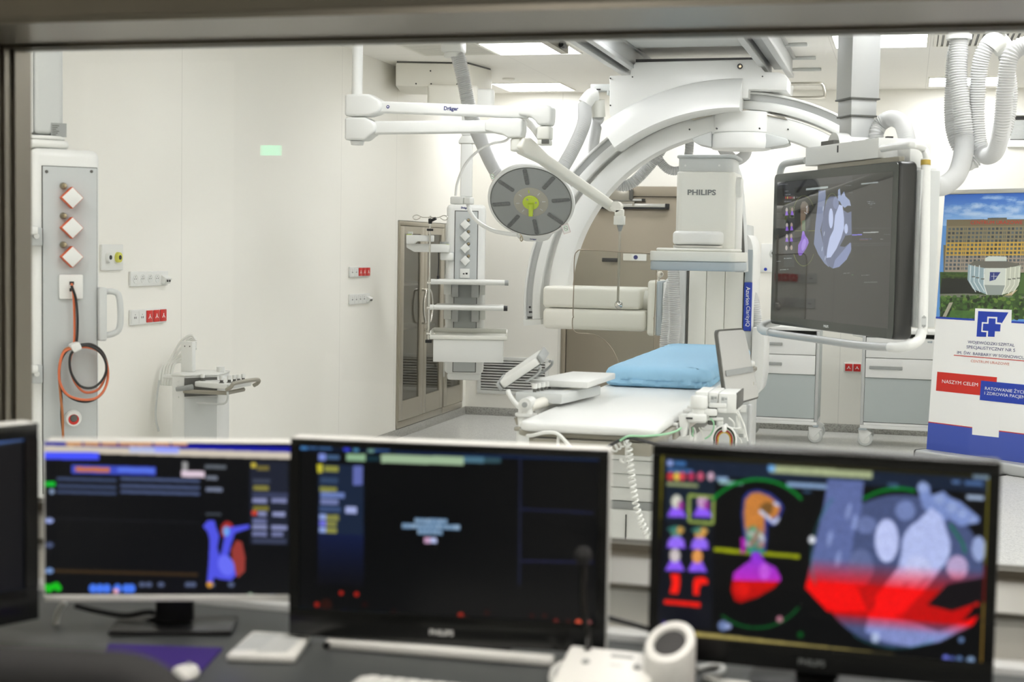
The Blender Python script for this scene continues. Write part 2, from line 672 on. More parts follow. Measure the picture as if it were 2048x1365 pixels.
# left wall with the recess of the steel cabinets
CY0, CY1 = at(793, 700, X=XL).y, at(924, 700, X=XL).y
CY1 = min(CY1, YB - .04)
CZ1 = 1.78
wl = MB()
wl.box(XL - .1, XL, YN - .1, CY0, 0, H).box(XL - .1, XL, CY1, YB, 0, H)
wl.box(XL - .1, XL, CY0, CY1, CZ1, H).box(XL - .1, XL, CY0, CY1, 0, SK)
wl.box(XL - .6, XL - .5, CY0 - .1, CY1 + .02, 0, CZ1 + .1).box(XL - .5, XL - .1, CY0, CY1, 0, SK)
struct('wall_left', wl, M['wall_l'])
DX0, DX1, DZ = at(1121, 740, Y=YB).x, -1.93, 2.15
struct('wall_back', MB().box(XL - .6, DX0, YB, YB + .1, 0, H).box(DX1, XR + .1, YB, YB + .1, 0, H).box(DX0, DX1, YB, YB + .1, DZ, H), M['wall_b'])
struct('wall_right', MB().box(XR, XR + .1, YN - .1, YB, 0, H), M['wall'])
struct('wall_rear', MB().box(XL, XR, YN - .1, YN, 0, HC), M['control_wall'])
struct('wall_front', MB().box(XL, WX0, YF, YW, 0, H).box(WX1, XR, YF, YW, 0, H).box(WX0, WX1, YF, YW, 0, WZ0).box(WX0, WX1, YF, YW, WZ1, H), M['wall'])
struct('baseboard_back', MB().box(XL + .012, DX0, YB - .012, YB, 0, SK, .003).box(DX1, XR, YB - .012, YB, 0, SK, .003), M['skirting'])
struct('baseboard_left', MB().box(XL, XL + .012, YW, YB, 0, SK, .003), M['skirting'])

# the observation window between control room and operating room
win = thing('window_1', None, None, (0, 2.97, WZ0))
win['kind'] = 'structure'
wf = MB()
T = .012
wf.box(WX0, WX1, YF - .02, YW + .012, WZ1 - T, WZ1).box(WX0, WX1, YF - .02, YW + .012, WZ0, WZ0 + T)
wf.box(WX0, WX0 + T, YF - .02, YW + .012, WZ0 + T, WZ1 - T).box(WX1 - T, WX1, YF - .02, YW + .012, WZ0 + T, WZ1 - T)
wf.box(WX0 - .12, WX1 + .12, YF - .02, YF - .002, WZ1, WZ1 + .16, .003)
wf.box(WX0 - .12, WX0, YF - .02, YF - .002, WZ0, WZ1, .003).box(WX1, WX1 + .12, YF - .02, YF - .002, WZ0, WZ1, .003)
# glazing beads
for y in (2.945, 2.985):
    wf.box(WX0 + T, WX1 - T, y, y + .012, WZ1 - T - .008, WZ1 - T).box(WX0 + T, WX1 - T, y, y + .012, WZ0 + T, WZ0 + T + .018)
    wf.box(WX0 + T, WX0 + T + .008, y, y + .012, WZ0 + T + .018, WZ1 - T - .008)
obj('window_frame', wf, M['dark_steel'], win)
obj('lit_reveal_strip', MB().box(WX0 + T, WX1 - T, 2.999, YW, WZ1 - T - .0025, WZ1 - T - .0002).box(WX0 + T, WX1 - T, 2.999, YW, WZ0 + T + .0002, WZ0 + T + .002), M['white'], win)  # white strips stand in for steel brightened by the operating room's light
obj('glass_pane', MB().box(WX0 + T, WX1 - T, 2.965, 2.977, WZ0 + T, WZ1 - T), M['window_glass'], win)

# door in the far wall
d1 = thing('door_1', None, None, ((DX0 + DX1) / 2, YB, 0))
d1['kind'] = 'structure'
fr = MB()
fr.box(DX0, DX0 + .045, YB - .02, YB + .08, 0, DZ, .003).box(DX1 - .045, DX1, YB - .02, YB + .08, 0, DZ, .003).box(DX0 + .045, DX1 - .045, YB - .02, YB + .08, 2.06, DZ, .003)
obj('door_frame', fr, M['door_steel'], d1)
obj('door_leaf', MB().box(DX0 + .05, DX1 - .05, YB + .0, YB + .05, .01, 2.055, .003), M['door_steel'], d1)
q = at(1205, 520, Y=YB - .03)
hb = MB().box(q.x, q.x + .145, YB - .06, YB - .045, q.z - .018, q.z + .018, .006).cyl((q.x + .12, YB, q.z), (q.x + .12, YB - .05, q.z), .014)
obj('door_handle', hb, M['black'], d1)
q = at(1241, 390, Y=YB - .05)
dc = thing('door_closer', 'silver hydraulic closer on a rail over the steel door', 'door closer', (q.x, YB, q.z - .05))
obj('body', MB().box(q.x - .115, q.x + .085, YB - .075, YB - .021, q.z - .048, q.z + .052, .006), M['steel'], dc)
obj('end_cap', MB().box(q.x + .086, q.x + .115, YB - .078, YB - .021, q.z - .05, q.z + .054, .008), M['dark_grey'], dc)
obj('arm', MB().box(q.x - .12, q.x + .13, YB - .062, YB - .05, q.z - .075, q.z - .06).cyl((q.x + .12, YB - .056, q.z - .07), (q.x + .12, YB - .056, q.z - .1), .008), M['steel'], dc)
a, b = at(1190, 412, Y=YB - .04), at(1337, 413, Y=YB - .04)
g = thing('door_guide_rail', 'long aluminium guide rail with black end across the steel door', 'rail', (a.x, YB, a.z - .02))
obj('rail', MB().box(a.x, b.x - .03, YB - .05, YB - .001, a.z - .008, a.z + .024, .003), M['alu'], g)
obj('gasket', MB().box(a.x, b.x - .03, YB - .046, YB - .001, a.z - .024, a.z - .0085), M['black'], g)
obj('end_cap', MB().box(b.x - .029, b.x + .005, YB - .052, YB - .001, a.z - .026, a.z + .026, .005), M['black'], g)
a, b = at(1245, 401, Y=YB - .04), at(1288, 401, Y=YB - .04)
obj('rail', MB().box(a.x - .2, b.x - .02, YB - .055, YB - .001, a.z - .006, a.z + .014, .003), M['alu'], g)
obj('end_cap', MB().box(b.x - .019, b.x + .005, YB - .055, YB - .001, a.z - .008, a.z + .016, .003), M['black'], g)
a, b = at(1247, 508, Y=YB - .02), at(1292, 522, Y=YB - .02)
tg = thing('door_sign', 'small white notice with blue disc stuck on the steel door', 'sign', (a.x, YB, b.z))
obj('sheet', MB().box(a.x, b.x, YB - .004, YB - .0005, b.z, a.z), M['paper'], tg)
obj('blue_disc', MB().cyl((a.x + .11, YB - .0045, (a.z + b.z) / 2), (a.x + .11, YB - .006, (a.z + b.z) / 2), .02), M['navy'], tg)
obj('beige_flap', MB().box(a.x - .005, a.x + .075, YB - .009, YB - .0045, b.z + .002, a.z + .002), M['warm_white'], tg)

# supply and exhaust grilles
def grille(name, label, x0, x1, z0, z1):
    g = thing(name, label, 'grille', ((x0 + x1) / 2, YB, z0))
    b = .035
    obj('frame', MB().box(x0, x1, YB - .02, YB - .001, z0, z0 + b, .003).box(x0, x1, YB - .02, YB - .001, z1 - b, z1, .003)
        .box(x0, x0 + b, YB - .02, YB - .001, z0 + b, z1 - b, .003).box(x1 - b, x1, YB - .02, YB - .001, z0 + b, z1 - b, .003), M['white'], g)
    obj('backing', MB().box(x0 + b, x1 - b, YB - .004, YB - .001, z0 + b, z1 - b), M['dark_grey'], g)
    n = int((z1 - z0 - 2 * b) / .024)
    s = MB()
    for i in range(n):
        z = z0 + b + (i + .5) * (z1 - z0 - 2 * b) / n
        s.box(x0 + b, x1 - b, -.009, .009, -.0025, .0025, L=Matrix.Translation((0, YB - .014, z)) @ Matrix.Rotation(R(28), 4, 'X'))
    obj('slats', s, M['white'], g)


a, b = at(955, 712, Y=YB), at(1097, 793, Y=YB)
grille('wall_grille', 'white slatted air grille low on the wall behind the table controls', -3.86, b.x, b.z, a.z)
q = at(2022, 232, Y=YB)
g = thing('wall_vent', 'grey slatted vent high on the end wall behind the hanging hoses', 'grille', (q.x + .5, YB, 2.5))
obj('frame', MB().box(q.x - .02, q.x + 1., YB - .03, YB - .001, 2.5, 2.56, .003), M['white'], g)
obj('backing', MB().box(q.x, q.x + 1., YB - .008, YB - .001, 2.56, 2.76), M['black'], g)
s = MB()
for i in range(4):
    s.box(q.x, q.x + 1., -.003, .02, -.018, .018, L=Matrix.Translation((0, YB - .03, 2.585 + i * .04)) @ Matrix.Rotation(R(20), 4, 'X'))
obj('slats', s, M['light_grey'], g)
obj('top_lip', MB().box(q.x - .02, q.x + 1., YB - .03, YB - .001, 2.765, 2.785, .003), M['white'], g)


def ceil_grille(label, x0, x1, y0, y1, along):
    g = thing('ceiling_grille', label, 'grille', ((x0 + x1) / 2, (y0 + y1) / 2, H - .02))
    b = .02
    obj('frame', MB().box(x0, x1, y0, y0 + b, H - .012, H - .001).box(x0, x1, y1 - b, y1, H - .012, H - .001)
        .box(x0, x0 + b, y0 + b, y1 - b, H - .012, H - .001).box(x1 - b, x1, y0 + b, y1 - b, H - .012, H - .001), M['warm_white'], g)
    obj('backing', MB().box(x0 + b, x1 - b, y0 + b, y1 - b, H - .003, H - .001), M['dark_grey'], g)
    s = MB()
    if along == 'X':
        n = int((y1 - y0) / .036)
        for i in range(n):
            y = y0 + b + (i + .5) * (y1 - y0 - 2 * b) / n
            s.box(x0 + b, x1 - b, y - .01, y + .01, H - .012, H - .0105)
    else:
        n = int((x1 - x0) / .036)
        for i in range(n):
            x = x0 + b + (i + .5) * (x1 - x0 - 2 * b) / n
            s.box(x - .01, x + .01, y0 + b, y1 - b, H - .012, H - .0105)
    obj('slats', s, M['warm_white'], g)


ceil_grille('cream slotted ceiling grille above the lamp arms', -3.53, -2.95, 9.9, 10.5, 'X')
ceil_grille('cream slotted ceiling grille above the hanging hoses', .125, 1.31, 9.9, 10.5, 'Y')

# lamps in the ceiling
first = None
for k, (x, y, lab) in enumerate((
        (-2.64, 10.24, 'square ceiling light beside the short rail left of the gantry rails'),
        (-3.23, 12.66, 'square ceiling light over the end wall, left of the gantry'),
        (-.22, 10.2, 'square ceiling light just right of the screen column'),
        (.43, 12.63, 'square ceiling light behind the hanging hoses at the end wall'),
        (-2.4, 7.4, 'square ceiling light over the table, out of the window view'),
        (.35, 7.4, 'square ceiling light over the big screen, out of the window view'),
        (-2.1, 4.6, 'square ceiling light just inside the window on the left, out of view'),
        (-.6, 4.6, 'square ceiling light just inside the window at its middle, out of view'),
        (1.6, 4.6, 'square ceiling light just inside the window on the right, out of view'),
        (1.8, 7.4, 'square ceiling light beside the right wall, out of the window view'),
        (1.8, 10.2, 'square ceiling light beyond the hanging hoses, out of the window view'),
        (-1.0, 3.6, 'added square ceiling light close above the window, left of two, out of view'),  # unseen row along the window, added to brighten faces turned towards it
        (.8, 3.6, 'added square ceiling light close above the window, right of two, out of view'),
        (-3.3, 3.6, 'added square ceiling light above the left end of the window, out of view'),
        (2.4, 3.6, 'added square ceiling light above the right end of the window, out of view'),
        (2.4, 9.0, 'square ceiling light at the right wall between two others, out of view'),
        (.5, 5.6, 'added square ceiling light before the big screen, out of view'),  # also added, for more light from the front
        (-1.46, 9.2, 'square light added between the long rails to brighten the arc carriage, out of view'),  # unseen panel added to brighten the front of the carriage
        (-1.5, 12.7, 'square ceiling light over the steel door, behind the gantry'))):
    if first is None:
        first = thing('ceiling_light', lab, 'ceiling light', (x, y, H - .012), group='recessed square lights of the operating room')
        s = .3
        obj('frame', MB().box(x - s - .012, x + s + .012, y - s - .012, y - s, H - .01, H - .001).box(x - s - .012, x + s + .012, y + s, y + s + .012, H - .01, H - .001)
            .box(x - s - .012, x - s, y - s, y + s, H - .01, H - .001).box(x + s, x + s + .012, y - s, y + s, H - .01, H - .001), M['warm_white'], first)
        obj('diffuser', MB().box(x - s, x + s, y - s, y + s, H - .008, H - .001), M['emit'], first)
    else:
        copy_tree(first, loc=(x, y, H - .012), label=lab)
q = at(1017, 157, Z=H)
obj('ceiling_sensor', MB().cyl((q.x, q.y, H - .001), (q.x, q.y, H - .012), .055, .05), M['warm_white'], label='small flat round detector on the ceiling by the far left light', cat='detector')
for k, (x, y) in enumerate(((-1.2, .4), (1.2, .4), (-.6, 2.15), (.75, 2.15))):  # last two panels added to brighten the wall below the window
    cl = thing('ceiling_light', ('dim control room ceiling light on the left, behind the photographer', 'dim control room ceiling light on the right, behind the photographer',
        'dim control room ceiling light added above the left half of the desk', 'dim control room ceiling light added above the right half of the desk')[k], 'ceiling light', (x, y, HC - .01))
    obj('diffuser', MB().box(x - .3, x + .3, y - .3, y + .3, HC - .01, HC - .001), M['emit_dim'], cl)
# green sign of the control room, seen mirrored in the pane
q = at(542, 301, Y=2 * 2.97 - YN - .03)
es = thing('exit_sign', 'lit green sign on the rear wall of the control room, behind the photographer', 'sign', (q.x, YN, q.z - .03))
obj('case', MB().box(q.x - .08, q.x + .08, YN + .001, YN + .03, q.z - .045, q.z + .045, .004), M['white'], es)
obj('lit_panel', MB().box(q.x - .065, q.x + .065, YN + .03, YN + .033, q.z - .03, q.z + .03), M['emit_green'], es)


# wall outlets
def outlet_strip(P, w, h, kinds, label, cat='socket', name='socket_strip', group=None):
    o = P.translation.copy()
    t = thing(name, label, cat, o, group=group)
    obj('plate', MB().prism(rrect(w, h, .006), .0005, .014, P, .003), M['white'], t)
    n = len(kinds)
    m = (w - .012) / n
    for i, k in enumerate(kinds):
        x = -w / 2 + .006 + (i + .5) * m
        if k == 'w':
            b = MB(P)
            b.lathe([(.0, .0146), (.021, .0146), (.0215, .017), (.023, .017), (.0235, .0138)], Matrix.Translation((x, 0, 0)), 20)
            s = obj('socket', b, M['white'], t)
            b = MB(P)
            for dx in (-.009, .009):
                b.lathe([(0, .0147), (.0035, .0152)], Matrix.Translation((x + dx, 0, 0)), 8)
            b.lathe([(0, .0147), (.003, .0152)], Matrix.Translation((x, .011, 0)), 8)
            obj('contacts', b, M['print_black'], s)
        elif k == 'd':
            b = MB(P)
            b.prism(rrect(m * .92, h * .8, .003, 3, x), .0145, .0155)
            s = obj('module', b, M['white'], t)
            b = MB(P)
            for dx in (-.008, .008):
                b.prism(rrect(.006, .011, .002, 2, x + dx, -.002), .0156, .0162)
            b.prism(rrect(.004, .005, .0015, 2, x, .014), .0156, .0162)
            obj('contacts', b, M['print_black'], s)
        elif k == 'r':
            s = obj('socket', MB(P).prism(rrect(m * .88, h * .78, .003, 3, x), .0145, .019, None, .0015), M['red'], t)
            b = MB(P)
            for a in range(3):
                b.prism([(x + math.cos(R(90 + 120 * a)) * .016 - .004, math.sin(R(90 + 120 * a)) * .016 - .004), (x + math.cos(R(90 + 120 * a)) * .016 + .004, math.sin(R(90 + 120 * a)) * .016 - .004),
                         (x + .003, .003), (x - .003, .003)][:4], .0192, .0198)
            obj('cover_mark', b, M['print_white'], s)
        elif k == 'a':
            b = MB(P)
            prof = [(0.0145, -h * .35), (.0145, h * .2), (.045, -h * .02), (.03, -h * .38)]
            b.prism(prof, x - m * .42, x + m * .42, Matrix(((0, 0, 1, 0), (0, 1, 0, 0), (1, 0, 0, 0), (0, 0, 0, 1))))
            s = obj('angled_outlet', b, M['white'], t)
            b = MB(P)
            for dx in (-.012, .012):
                b.box(x + dx - .007, x + dx + .007, -.02, -.008, .0405, .0425)
            obj('jacks', b, M['print_black'], s)
    return t


def wall_l_frame(px, py):
    q = at(px, py, X=XL)
    return frame(q, (0, 1, 0), (0, 0, 1))


for (x0, x1, py, hh, kinds, lab) in (
        (257, 332, 557.5, .08, 'wwwwa', 'white strip of four sockets and an angled outlet, the upper one beside the left column'),
        (257, 329, 633, .083, 'ddrrr', 'white strip with three red sockets, the lower one beside the left column'),
        (696.5, 737, 544, .078, 'ddrrr', 'white strip with three red sockets near the steel cabinet, the upper of its pair'),
        (696.5, 737, 598, .078, 'dddda', 'white socket strip with an angled outlet near the steel cabinet, below the red sockets')):
    y0, y1 = at(x0, py, X=XL).y, at(x1, py, X=XL).y
    P = wall_l_frame((x0 + x1) / 2, py)
    P.translation.y = (y0 + y1) / 2
    outlet_strip(P, y1 - y0, hh, kinds, lab)
M['yellow'] = mat('yellow_ring', c(206, 204, 84), .4)
# gas outlets behind the left column
P = wall_l_frame(221, 515)
g = thing('gas_outlet_plate', 'white plate with grey and yellow round gas outlets beside the left column', 'gas outlet', P.translation)
obj('plate', MB().prism(rrect(.21, .135, .006), .0005, .014, P, .003), M['white'], g)
for dx, mm, nm in ((-.05, 'light_grey', 'grey_outlet'), (.045, 'yellow', 'yellow_outlet')):
    b = MB(P)
    b.lathe([(.0, .03), (.026, .03), (.028, .0138)], Matrix.Translation((dx, 0, 0)), 20)
    s = obj(nm, b, M[mm] if nm == 'yellow_outlet' else M['white'], g)
    b = MB(P)
    b.lathe([(.0, .033), (.011, .033), (.012, .0302)], Matrix.Translation((dx, 0, 0)), 16)
    obj('port', b, M['print_black'], s)
# far wall
a, b = at(1521, 488, Y=YB), at(1552, 545, Y=YB)
P = facing(Vector(((a.x + b.x) / 2 + .02, YB, (a.z + b.z) / 2)))
g = thing('gas_outlet_plate', 'white wall plate with a round outlet and blue dot beside the big screen', 'gas outlet', P.translation)
obj('plate', MB().prism(rrect(.17, .255, .008), .0005, .014, P, .003), M['white'], g)
bb = MB(P)
bb.lathe([(0, .03), (.03, .03), (.034, .0145)], Matrix.Translation((.025, .045, 0)), 20)
s = obj('outlet', bb, M['light_grey'], g)
bb = MB(P)
bb.lathe([(0, .034), (.013, .034), (.015, .0302)], Matrix.Translation((.025, .045, 0)), 16)
obj('port', bb, M['print_black'], s)
bb = MB(P)
bb.lathe([(0, .016), (.014, .016), (.0145, .0145)], Matrix.Translation((-.04, -.1, 0)), 16)
obj('blue_dot', bb, M['label_blue'], g)
a, b = at(1689, 727, Y=YB), at(1723, 744, Y=YB)
outlet_strip(facing(Vector(((a.x + b.x) / 2, YB, (a.z + b.z) / 2))), .155, .083, 'rr', 'pair of red sockets low on the end wall between the drawer trolleys')
# ------------------------------------------------------------------ ceiling rails and the hanging side arc
def px_poly(pts, Y):
    return [(q.x, q.z) for q in (at(*p, Y=Y) for p in pts)]


def XZ(Y=0.):
    """local x -> X, y -> Z, z -> -Y (towards the window)"""
    return Matrix(((1, 0, 0, 0), (0, 0, -1, Y), (0, 1, 0, 0), (0, 0, 0, 1)))


g = thing('gantry_rail_pair', 'pair of long silver ceiling rails with pale cover panel carrying the big arc', 'ceiling rail', (-1.45, 7., 2.85))
for x0, x1, lab in ((-2.06, -1.9, None), (-1.03, -.84, None)):
    m = MB()
    m.box(x0, x0 + .045, 3.3, 10.95, 2.845, 2.875, .004).box(x1 - .045, x1, 3.3, 10.95, 2.845, 2.875, .004)
    m.box(x0 + .012, x0 + .03, 3.3, 10.95, 2.875, 2.985).box(x1 - .03, x1 - .012, 3.3, 10.95, 2.875, 2.985)
    m.box(x0 + .03, x1 - .03, 3.3, 10.95, 2.95, 2.985)
    m.box(x0 - .01, x1 + .01, 3.3, 10.95, 2.985, 2.9995)
    obj('rail', m, M['alu_paint'], g)
    obj('inner_track', MB().box(x0 + .05, x1 - .05, 3.3, 10.9, 2.9, 2.949, .004), M['mid_grey'], g)
obj('cover_panel', MB().box(-1.88, -1.045, 3.3, 8.85, 2.985, 2.9985).box(-1.88, -1.045, 9.56, 10.25, 2.985, 2.9985), M['light_grey'], g)
q = at(1137, 108, Z=2.93)
g = thing('short_ceiling_rail', 'short grey ceiling rail crossing the bright ceiling light', 'ceiling rail', (q.x, q.y - 1, 2.93))
obj('rail', MB().box(q.x - .055, q.x, 8., q.y, 2.93, 2.942).box(q.x - .012, q.x, 8., q.y, 2.942, 2.999).box(q.x - .055, q.x - .043, 8., q.y, 2.942, 2.965), M['taupe'], g)
obj('clamp', MB().box(q.x + .001, q.x + .03, q.y - .28, q.y - .2, 2.935, 2.985, .006).cyl((q.x + .015, q.y - .3, 2.955), (q.x + .015, q.y - .18, 2.955), .018), M['black'], g)
for k, (x0, x1, y) in enumerate(((1559, 1615, 87), (1574, 1632, 114), (1583, 1643, 137))):
    a, b = at(x0, y, Z=H), at(x1, y, Z=H)
    obj('ceiling_strip', MB().box(a.x, b.x, a.y - .02, a.y + .02, H - .022, H - .0005, .004), M['light_grey'],
        label=('grey strip on the ceiling right of the rails, nearest the window of three', 'grey strip on the ceiling right of the rails, middle one of three',
               'grey strip on the ceiling right of the rails, farthest of three')[k], cat='ceiling strip', group='grey strips on the ceiling')

YA = 10.4
AC = Vector((-1.176, 0, 1.168))          # outer guide
IC = Vector((-1.178, 0, 1.205))          # inner arm


def arc_frames(C, a0, a1, n, y=0.):
    out = []
    for i in range(n + 1):
        a = R(a0 + (a1 - a0) * i / n)
        out.append((Vector((C.x, y, C.z)), Vector((math.cos(a), 0, math.sin(a))), Vector((0, 1, 0))))
    return out


def rim(r0, r1, y0, y1, b=.012):
    return [(r0 + b, y0), (r1 - b, y0), (r1 - b * .3, y0 + b * .3), (r1, y0 + b), (r1, y1 - b), (r1 - b, y1), (r0 + b, y1), (r0, y1 - b), (r0, y0 + b), (r0 + b * .3, y0 + b * .3)]


g = thing('hanging_arc_gantry', 'huge white arc hanging from the ceiling rails behind the table', 'medical scanner', (-1.45, 10.5, 1.0))
A0, A1 = 184.5, 54
obj('guide_arc', MB().sweep(arc_frames(AC, A0, A1, 110), rim(1.398, 1.462, YA, YA + .26)), M['arm_white'], g)
obj('guide_track', MB().sweep(arc_frames(AC, A0 - .8, A1, 110), [(1.463, YA + .035), (1.508, YA + .035), (1.508, YA + .24), (1.463, YA + .24)]), M['alu_paint'], g)
obj('outer_rim', MB().sweep(arc_frames(AC, A0, A1, 110), rim(1.509, 1.524, YA, YA + .26, .004)), M['arm_white'], g)
obj('arc_end_cap', MB().sweep(arc_frames(AC, A0 + .1, A0 + 1.7, 4), rim(1.392, 1.53, YA - .012, YA + .27)), M['white'], g)
b = MB()
for dx, dz in ((1.484, 1.2), (1.484, 2.6), (1.468, 1.2)):
    a = R(A0 - .8 - dz)
    p = Vector((AC.x + dx * math.cos(a), 0, AC.z + dx * math.sin(a)))
    b.cyl((p.x, YA + .034, p.z), (p.x, YA + .028, p.z), .008)
obj('screws', b, M['print_black'], g)
obj('inner_arc', MB().sweep(arc_frames(IC, 177, 54, 110), rim(1.2, 1.342, YA + .01, YA + .2, .018)), M['arm_white'], g)

# carriage under the rails
YC = 10.28
out = [(1219, 152), (1261, 150), (1262, 129.5), (1269, 128.5), (1270, 124.4), (1510, 118.6), (1529.7, 143.8), (1557, 145), (1570, 149), (1576, 156), (1574, 181), (1497, 178.7), (1496, 196),
       (1440, 196), (1380, 206), (1320, 228), (1275, 252), (1252, 246), (1233, 240), (1222, 233), (1219, 228)]
obj('carriage', MB().prism(px_poly(out, YC), 0, .5, XZ(YC + .5), .01), M['arm_white'], g)
cov = [(1.37, YC + .1), (1.374, YC - .1), (1.39, YC - .12), (1.49, YC - .1), (1.585, YC - .03), (1.6, YC - .004), (1.6, YC + .1)]
obj('arc_cover', MB().sweep(arc_frames(AC, 126.5, 88.5, 40), cov), M['arm_white'], g, sharp=50)
obj('shadow_gap', MB().box(at(1270, 124, Y=YC).x, at(1510, 118, Y=YC).x, YC + .03, YC + .45, at(1270, 124, Y=YC).z - .004, at(1270, 121, Y=YC).z + .012), M['black'], g)
q = at(1480, 133, Y=YC)
s = obj('lens_port', MB().cyl((q.x, YC + .01, q.z), (q.x, YC - .012, q.z), .019), M['black'], g)
obj('lens', MB().cyl((q.x + .003, YC - .0125, q.z - .002), (q.x + .003, YC - .018, q.z - .002), .009), M['brass'], s)
for px, py in ((1265, 154), (1525, 153), (1221, 157), (1221, 211)):
    q = at(px, py, Y=YC)
    obj('screw', MB().cyl((q.x, YC + .002, q.z), (q.x, YC - .004, q.z), .005), M['print_black'], g)
# side bracket with the hose fittings
a, e = at(1184, 170, Y=YC + .15), at(1220, 183, Y=YC + .15)
br = obj('hose_bracket', MB().box(a.x, e.x + .01, YC + .1, YC + .2, e.z, a.z, .004).box(a.x + .12, e.x, YC + .1, YC + .2, e.z - .03, e.z), M['light_grey'], g)
obj('bracket_openings', MB().box(a.x + .005, a.x + .03, YC + .096, YC + .099, e.z + .004, e.z + .014).box(a.x + .045, a.x + .075, YC + .096, YC + .099, e.z + .004, e.z + .014), M['print_black'], br)
f1, f2 = at(1179, 198, Y=YC + .12), at(1195, 214, Y=YC + .16)
obj('hose_fitting', MB().tube(smooth_path([f1 + Vector((.05, .02, .035)), f1 + Vector((.01, 0, .02)), f1 + Vector((-.03, -.02, -.04))], .02), .052, 18), M['white'], g)
obj('hose_fitting', MB().cyl(f2 + Vector((0, .0, .05)), f2 + Vector((.005, .02, -.07)), .05, .05), M['offwhite'], g)
# loop handle at the right end
a, e = at(1577, 168, Y=YC + .3), at(1648, 195, Y=YC + .3)
z0, z1 = e.z, a.z
obj('loop_handle', MB().tube(smooth_path([(a.x - .05, YC + .3, z1), (e.x - .05, YC + .3, z1), (e.x - .012, YC + .3, z1 - .01), (e.x, YC + .3, z1 - .04), (e.x + .004, YC + .3, z0 + .03), (e.x - .02, YC + .3, z0), (a.x - .05, YC + .3, z0)], .02), .012, 10), M['steel'], g)

# pivot drum under the arc
hx, hy = -1.157, YA + .1
P = Matrix.Translation((hx, hy, 0))
obj('bearing', MB().lathe([(.1, 2.575), (.1, 2.545)], P), M['steel'], g)
hub = obj('pivot_drum', MB().lathe([(.15, 2.553), (.2, 2.55), (.21, 2.54), (.205, 2.41), (.2, 2.405)], P, 48), M['arm_white'], g)
obj('drum_bowl', MB().lathe([(.2, 2.404), (.208, 2.4), (.214, 2.35), (.212, 2.31), (.205, 2.295), (.19, 2.291), (.06, 2.291)], P, 48), M['arm_white'], g)
for pts in (((1388, 279), (1427, 265), (1427, 297), (1400, 291), (1390, 285)), ((1524, 266), (1577, 280), (1581, 289), (1570, 293), (1530, 299), (1524, 297))):
    obj('drum_wing', MB().prism(px_poly(pts, hy), -.11, .11, XZ(hy), .01), M['light_grey'], g)
for pts in (((1384, 240), (1428, 229), (1428, 234), (1390, 244)), ((1533, 228), (1570, 236), (1578, 243), (1533, 234))):
    obj('arm_bracket', MB().prism(px_poly(pts, hy), -.06, .1, XZ(hy), .004), M['steel'], g)
for px, py in ((1433, 257), (1519, 257), (1379, 259), (1576, 259)):
    y = hy - .2 if 1430 < px < 1522 else YA + .006
    q = at(px, py, Y=y)
    obj('screw', MB().cyl((q.x, y + .02, q.z), (q.x, y - .004, q.z), .006), M['print_black'], g)

# side detector
YD = 10.2
a, e = at(1085, 571, Y=YD), at(1285, 664, Y=YD)
b = MB().box(a.x, e.x - .02, YD, YD + .42, (a.z + e.z) / 2 - .002, a.z - .004, .03, 4)
bx = obj('detector_carrier', b, M['warm_white'], g)
obj('carrier_lower_shell', MB().box(a.x + .003, e.x + .02, YD - .002, YD + .42, e.z, (a.z + e.z) / 2 - .006, .035, 4), M['warm_white'], bx)
q0, q1 = at(1286, 580, Y=YD + .1), at(1300, 610, Y=YD + .1)
obj('carrier_neck', MB().cyl((q0.x - .1, YD + .2, (q0.z + q1.z) / 2 - .03), (q1.x + .03, YD + .2, (q0.z + q1.z) / 2 - .03), .075), M['offwhite'], g)
a, e = at(1296, 561, Y=YD), at(1332, 673, Y=YD)
w = e.x - a.x
dp = obj('side_detector', MB().box(a.x, a.x + w * .48, YD - .02, YD + .46, e.z, a.z, .025, 4), M['warm_white'], g)
obj('detector_band', MB().box(a.x + w * .485, a.x + w * .76, YD - .018, YD + .458, e.z + .002, a.z - .002, .012, 3), M['blue_grey'], dp)
obj('detector_face', MB().box(a.x + w * .765, a.x + w, YD - .0, YD + .44, e.z + .012, a.z - .012, .012, 3), M['white'], dp)
q = at(1318, 552, Y=YD + .1)
obj('knob', MB().cyl((q.x - .004, YD + .08, q.z + .04), (q.x + .006, YD + .08, q.z - .07), .009).lathe([(0, -.018), (.022, -.016), (.024, 0), (.022, .016), (0, .018)], frame(Vector((q.x + .01, YD + .08, q.z + .012)), (0, 0, 1), (1, 0, 0)), 20), M['chrome'], dp)

# hoses of the side arc
fit = at(918, 88, Y=9.5)
h1 = [at(907, 92, Y=9.5), at(915, 110, Y=9.5), at(925, 150, Y=9.5), at(942, 230, Y=9.55), at(966, 290, Y=9.75), at(993, 345, Y=9.9), at(1030, 395, Y=9.95), at(1070, 405, Y=10.0), at(1105, 365, Y=10.1), at(1140, 310, Y=10.2), at(1167, 250, Y=10.3), f1 + Vector((-.03, -.02, -.045))]
h1[0].z = H - .13
t = obj('corrugated_hose', hose_mb(h1, .05, .0125, 20), M['hose'], label='white corrugated hose looping from the ceiling behind the surgical lamp to the arc carriage', cat='hose')
q = h1[0]
gg = g
cs = thing('hose_ceiling_socket', 'white square socket on the ceiling where the hose behind the lamp arms starts', 'hose fitting', (q.x, q.y, H - .14))
obj('box', MB().box(q.x - .07, q.x + .07, q.y - .07, q.y + .07, H - .13, H - .001, .012), M['white'], cs)
obj('collar', MB().cyl((q.x, q.y, H - .131), (q.x, q.y, H - .16), .062), M['white'], cs)
h2 = [f2 + Vector((.005, .02, -.07)), at(1192, 250, Y=10.52), at(1187, 300, Y=10.75), at(1205, 345, Y=10.85), at(1250, 372, Y=10.9), at(1300, 330, Y=10.9), at(1360, 240, Y=10.85), at(1380, 215, Y=10.82)]
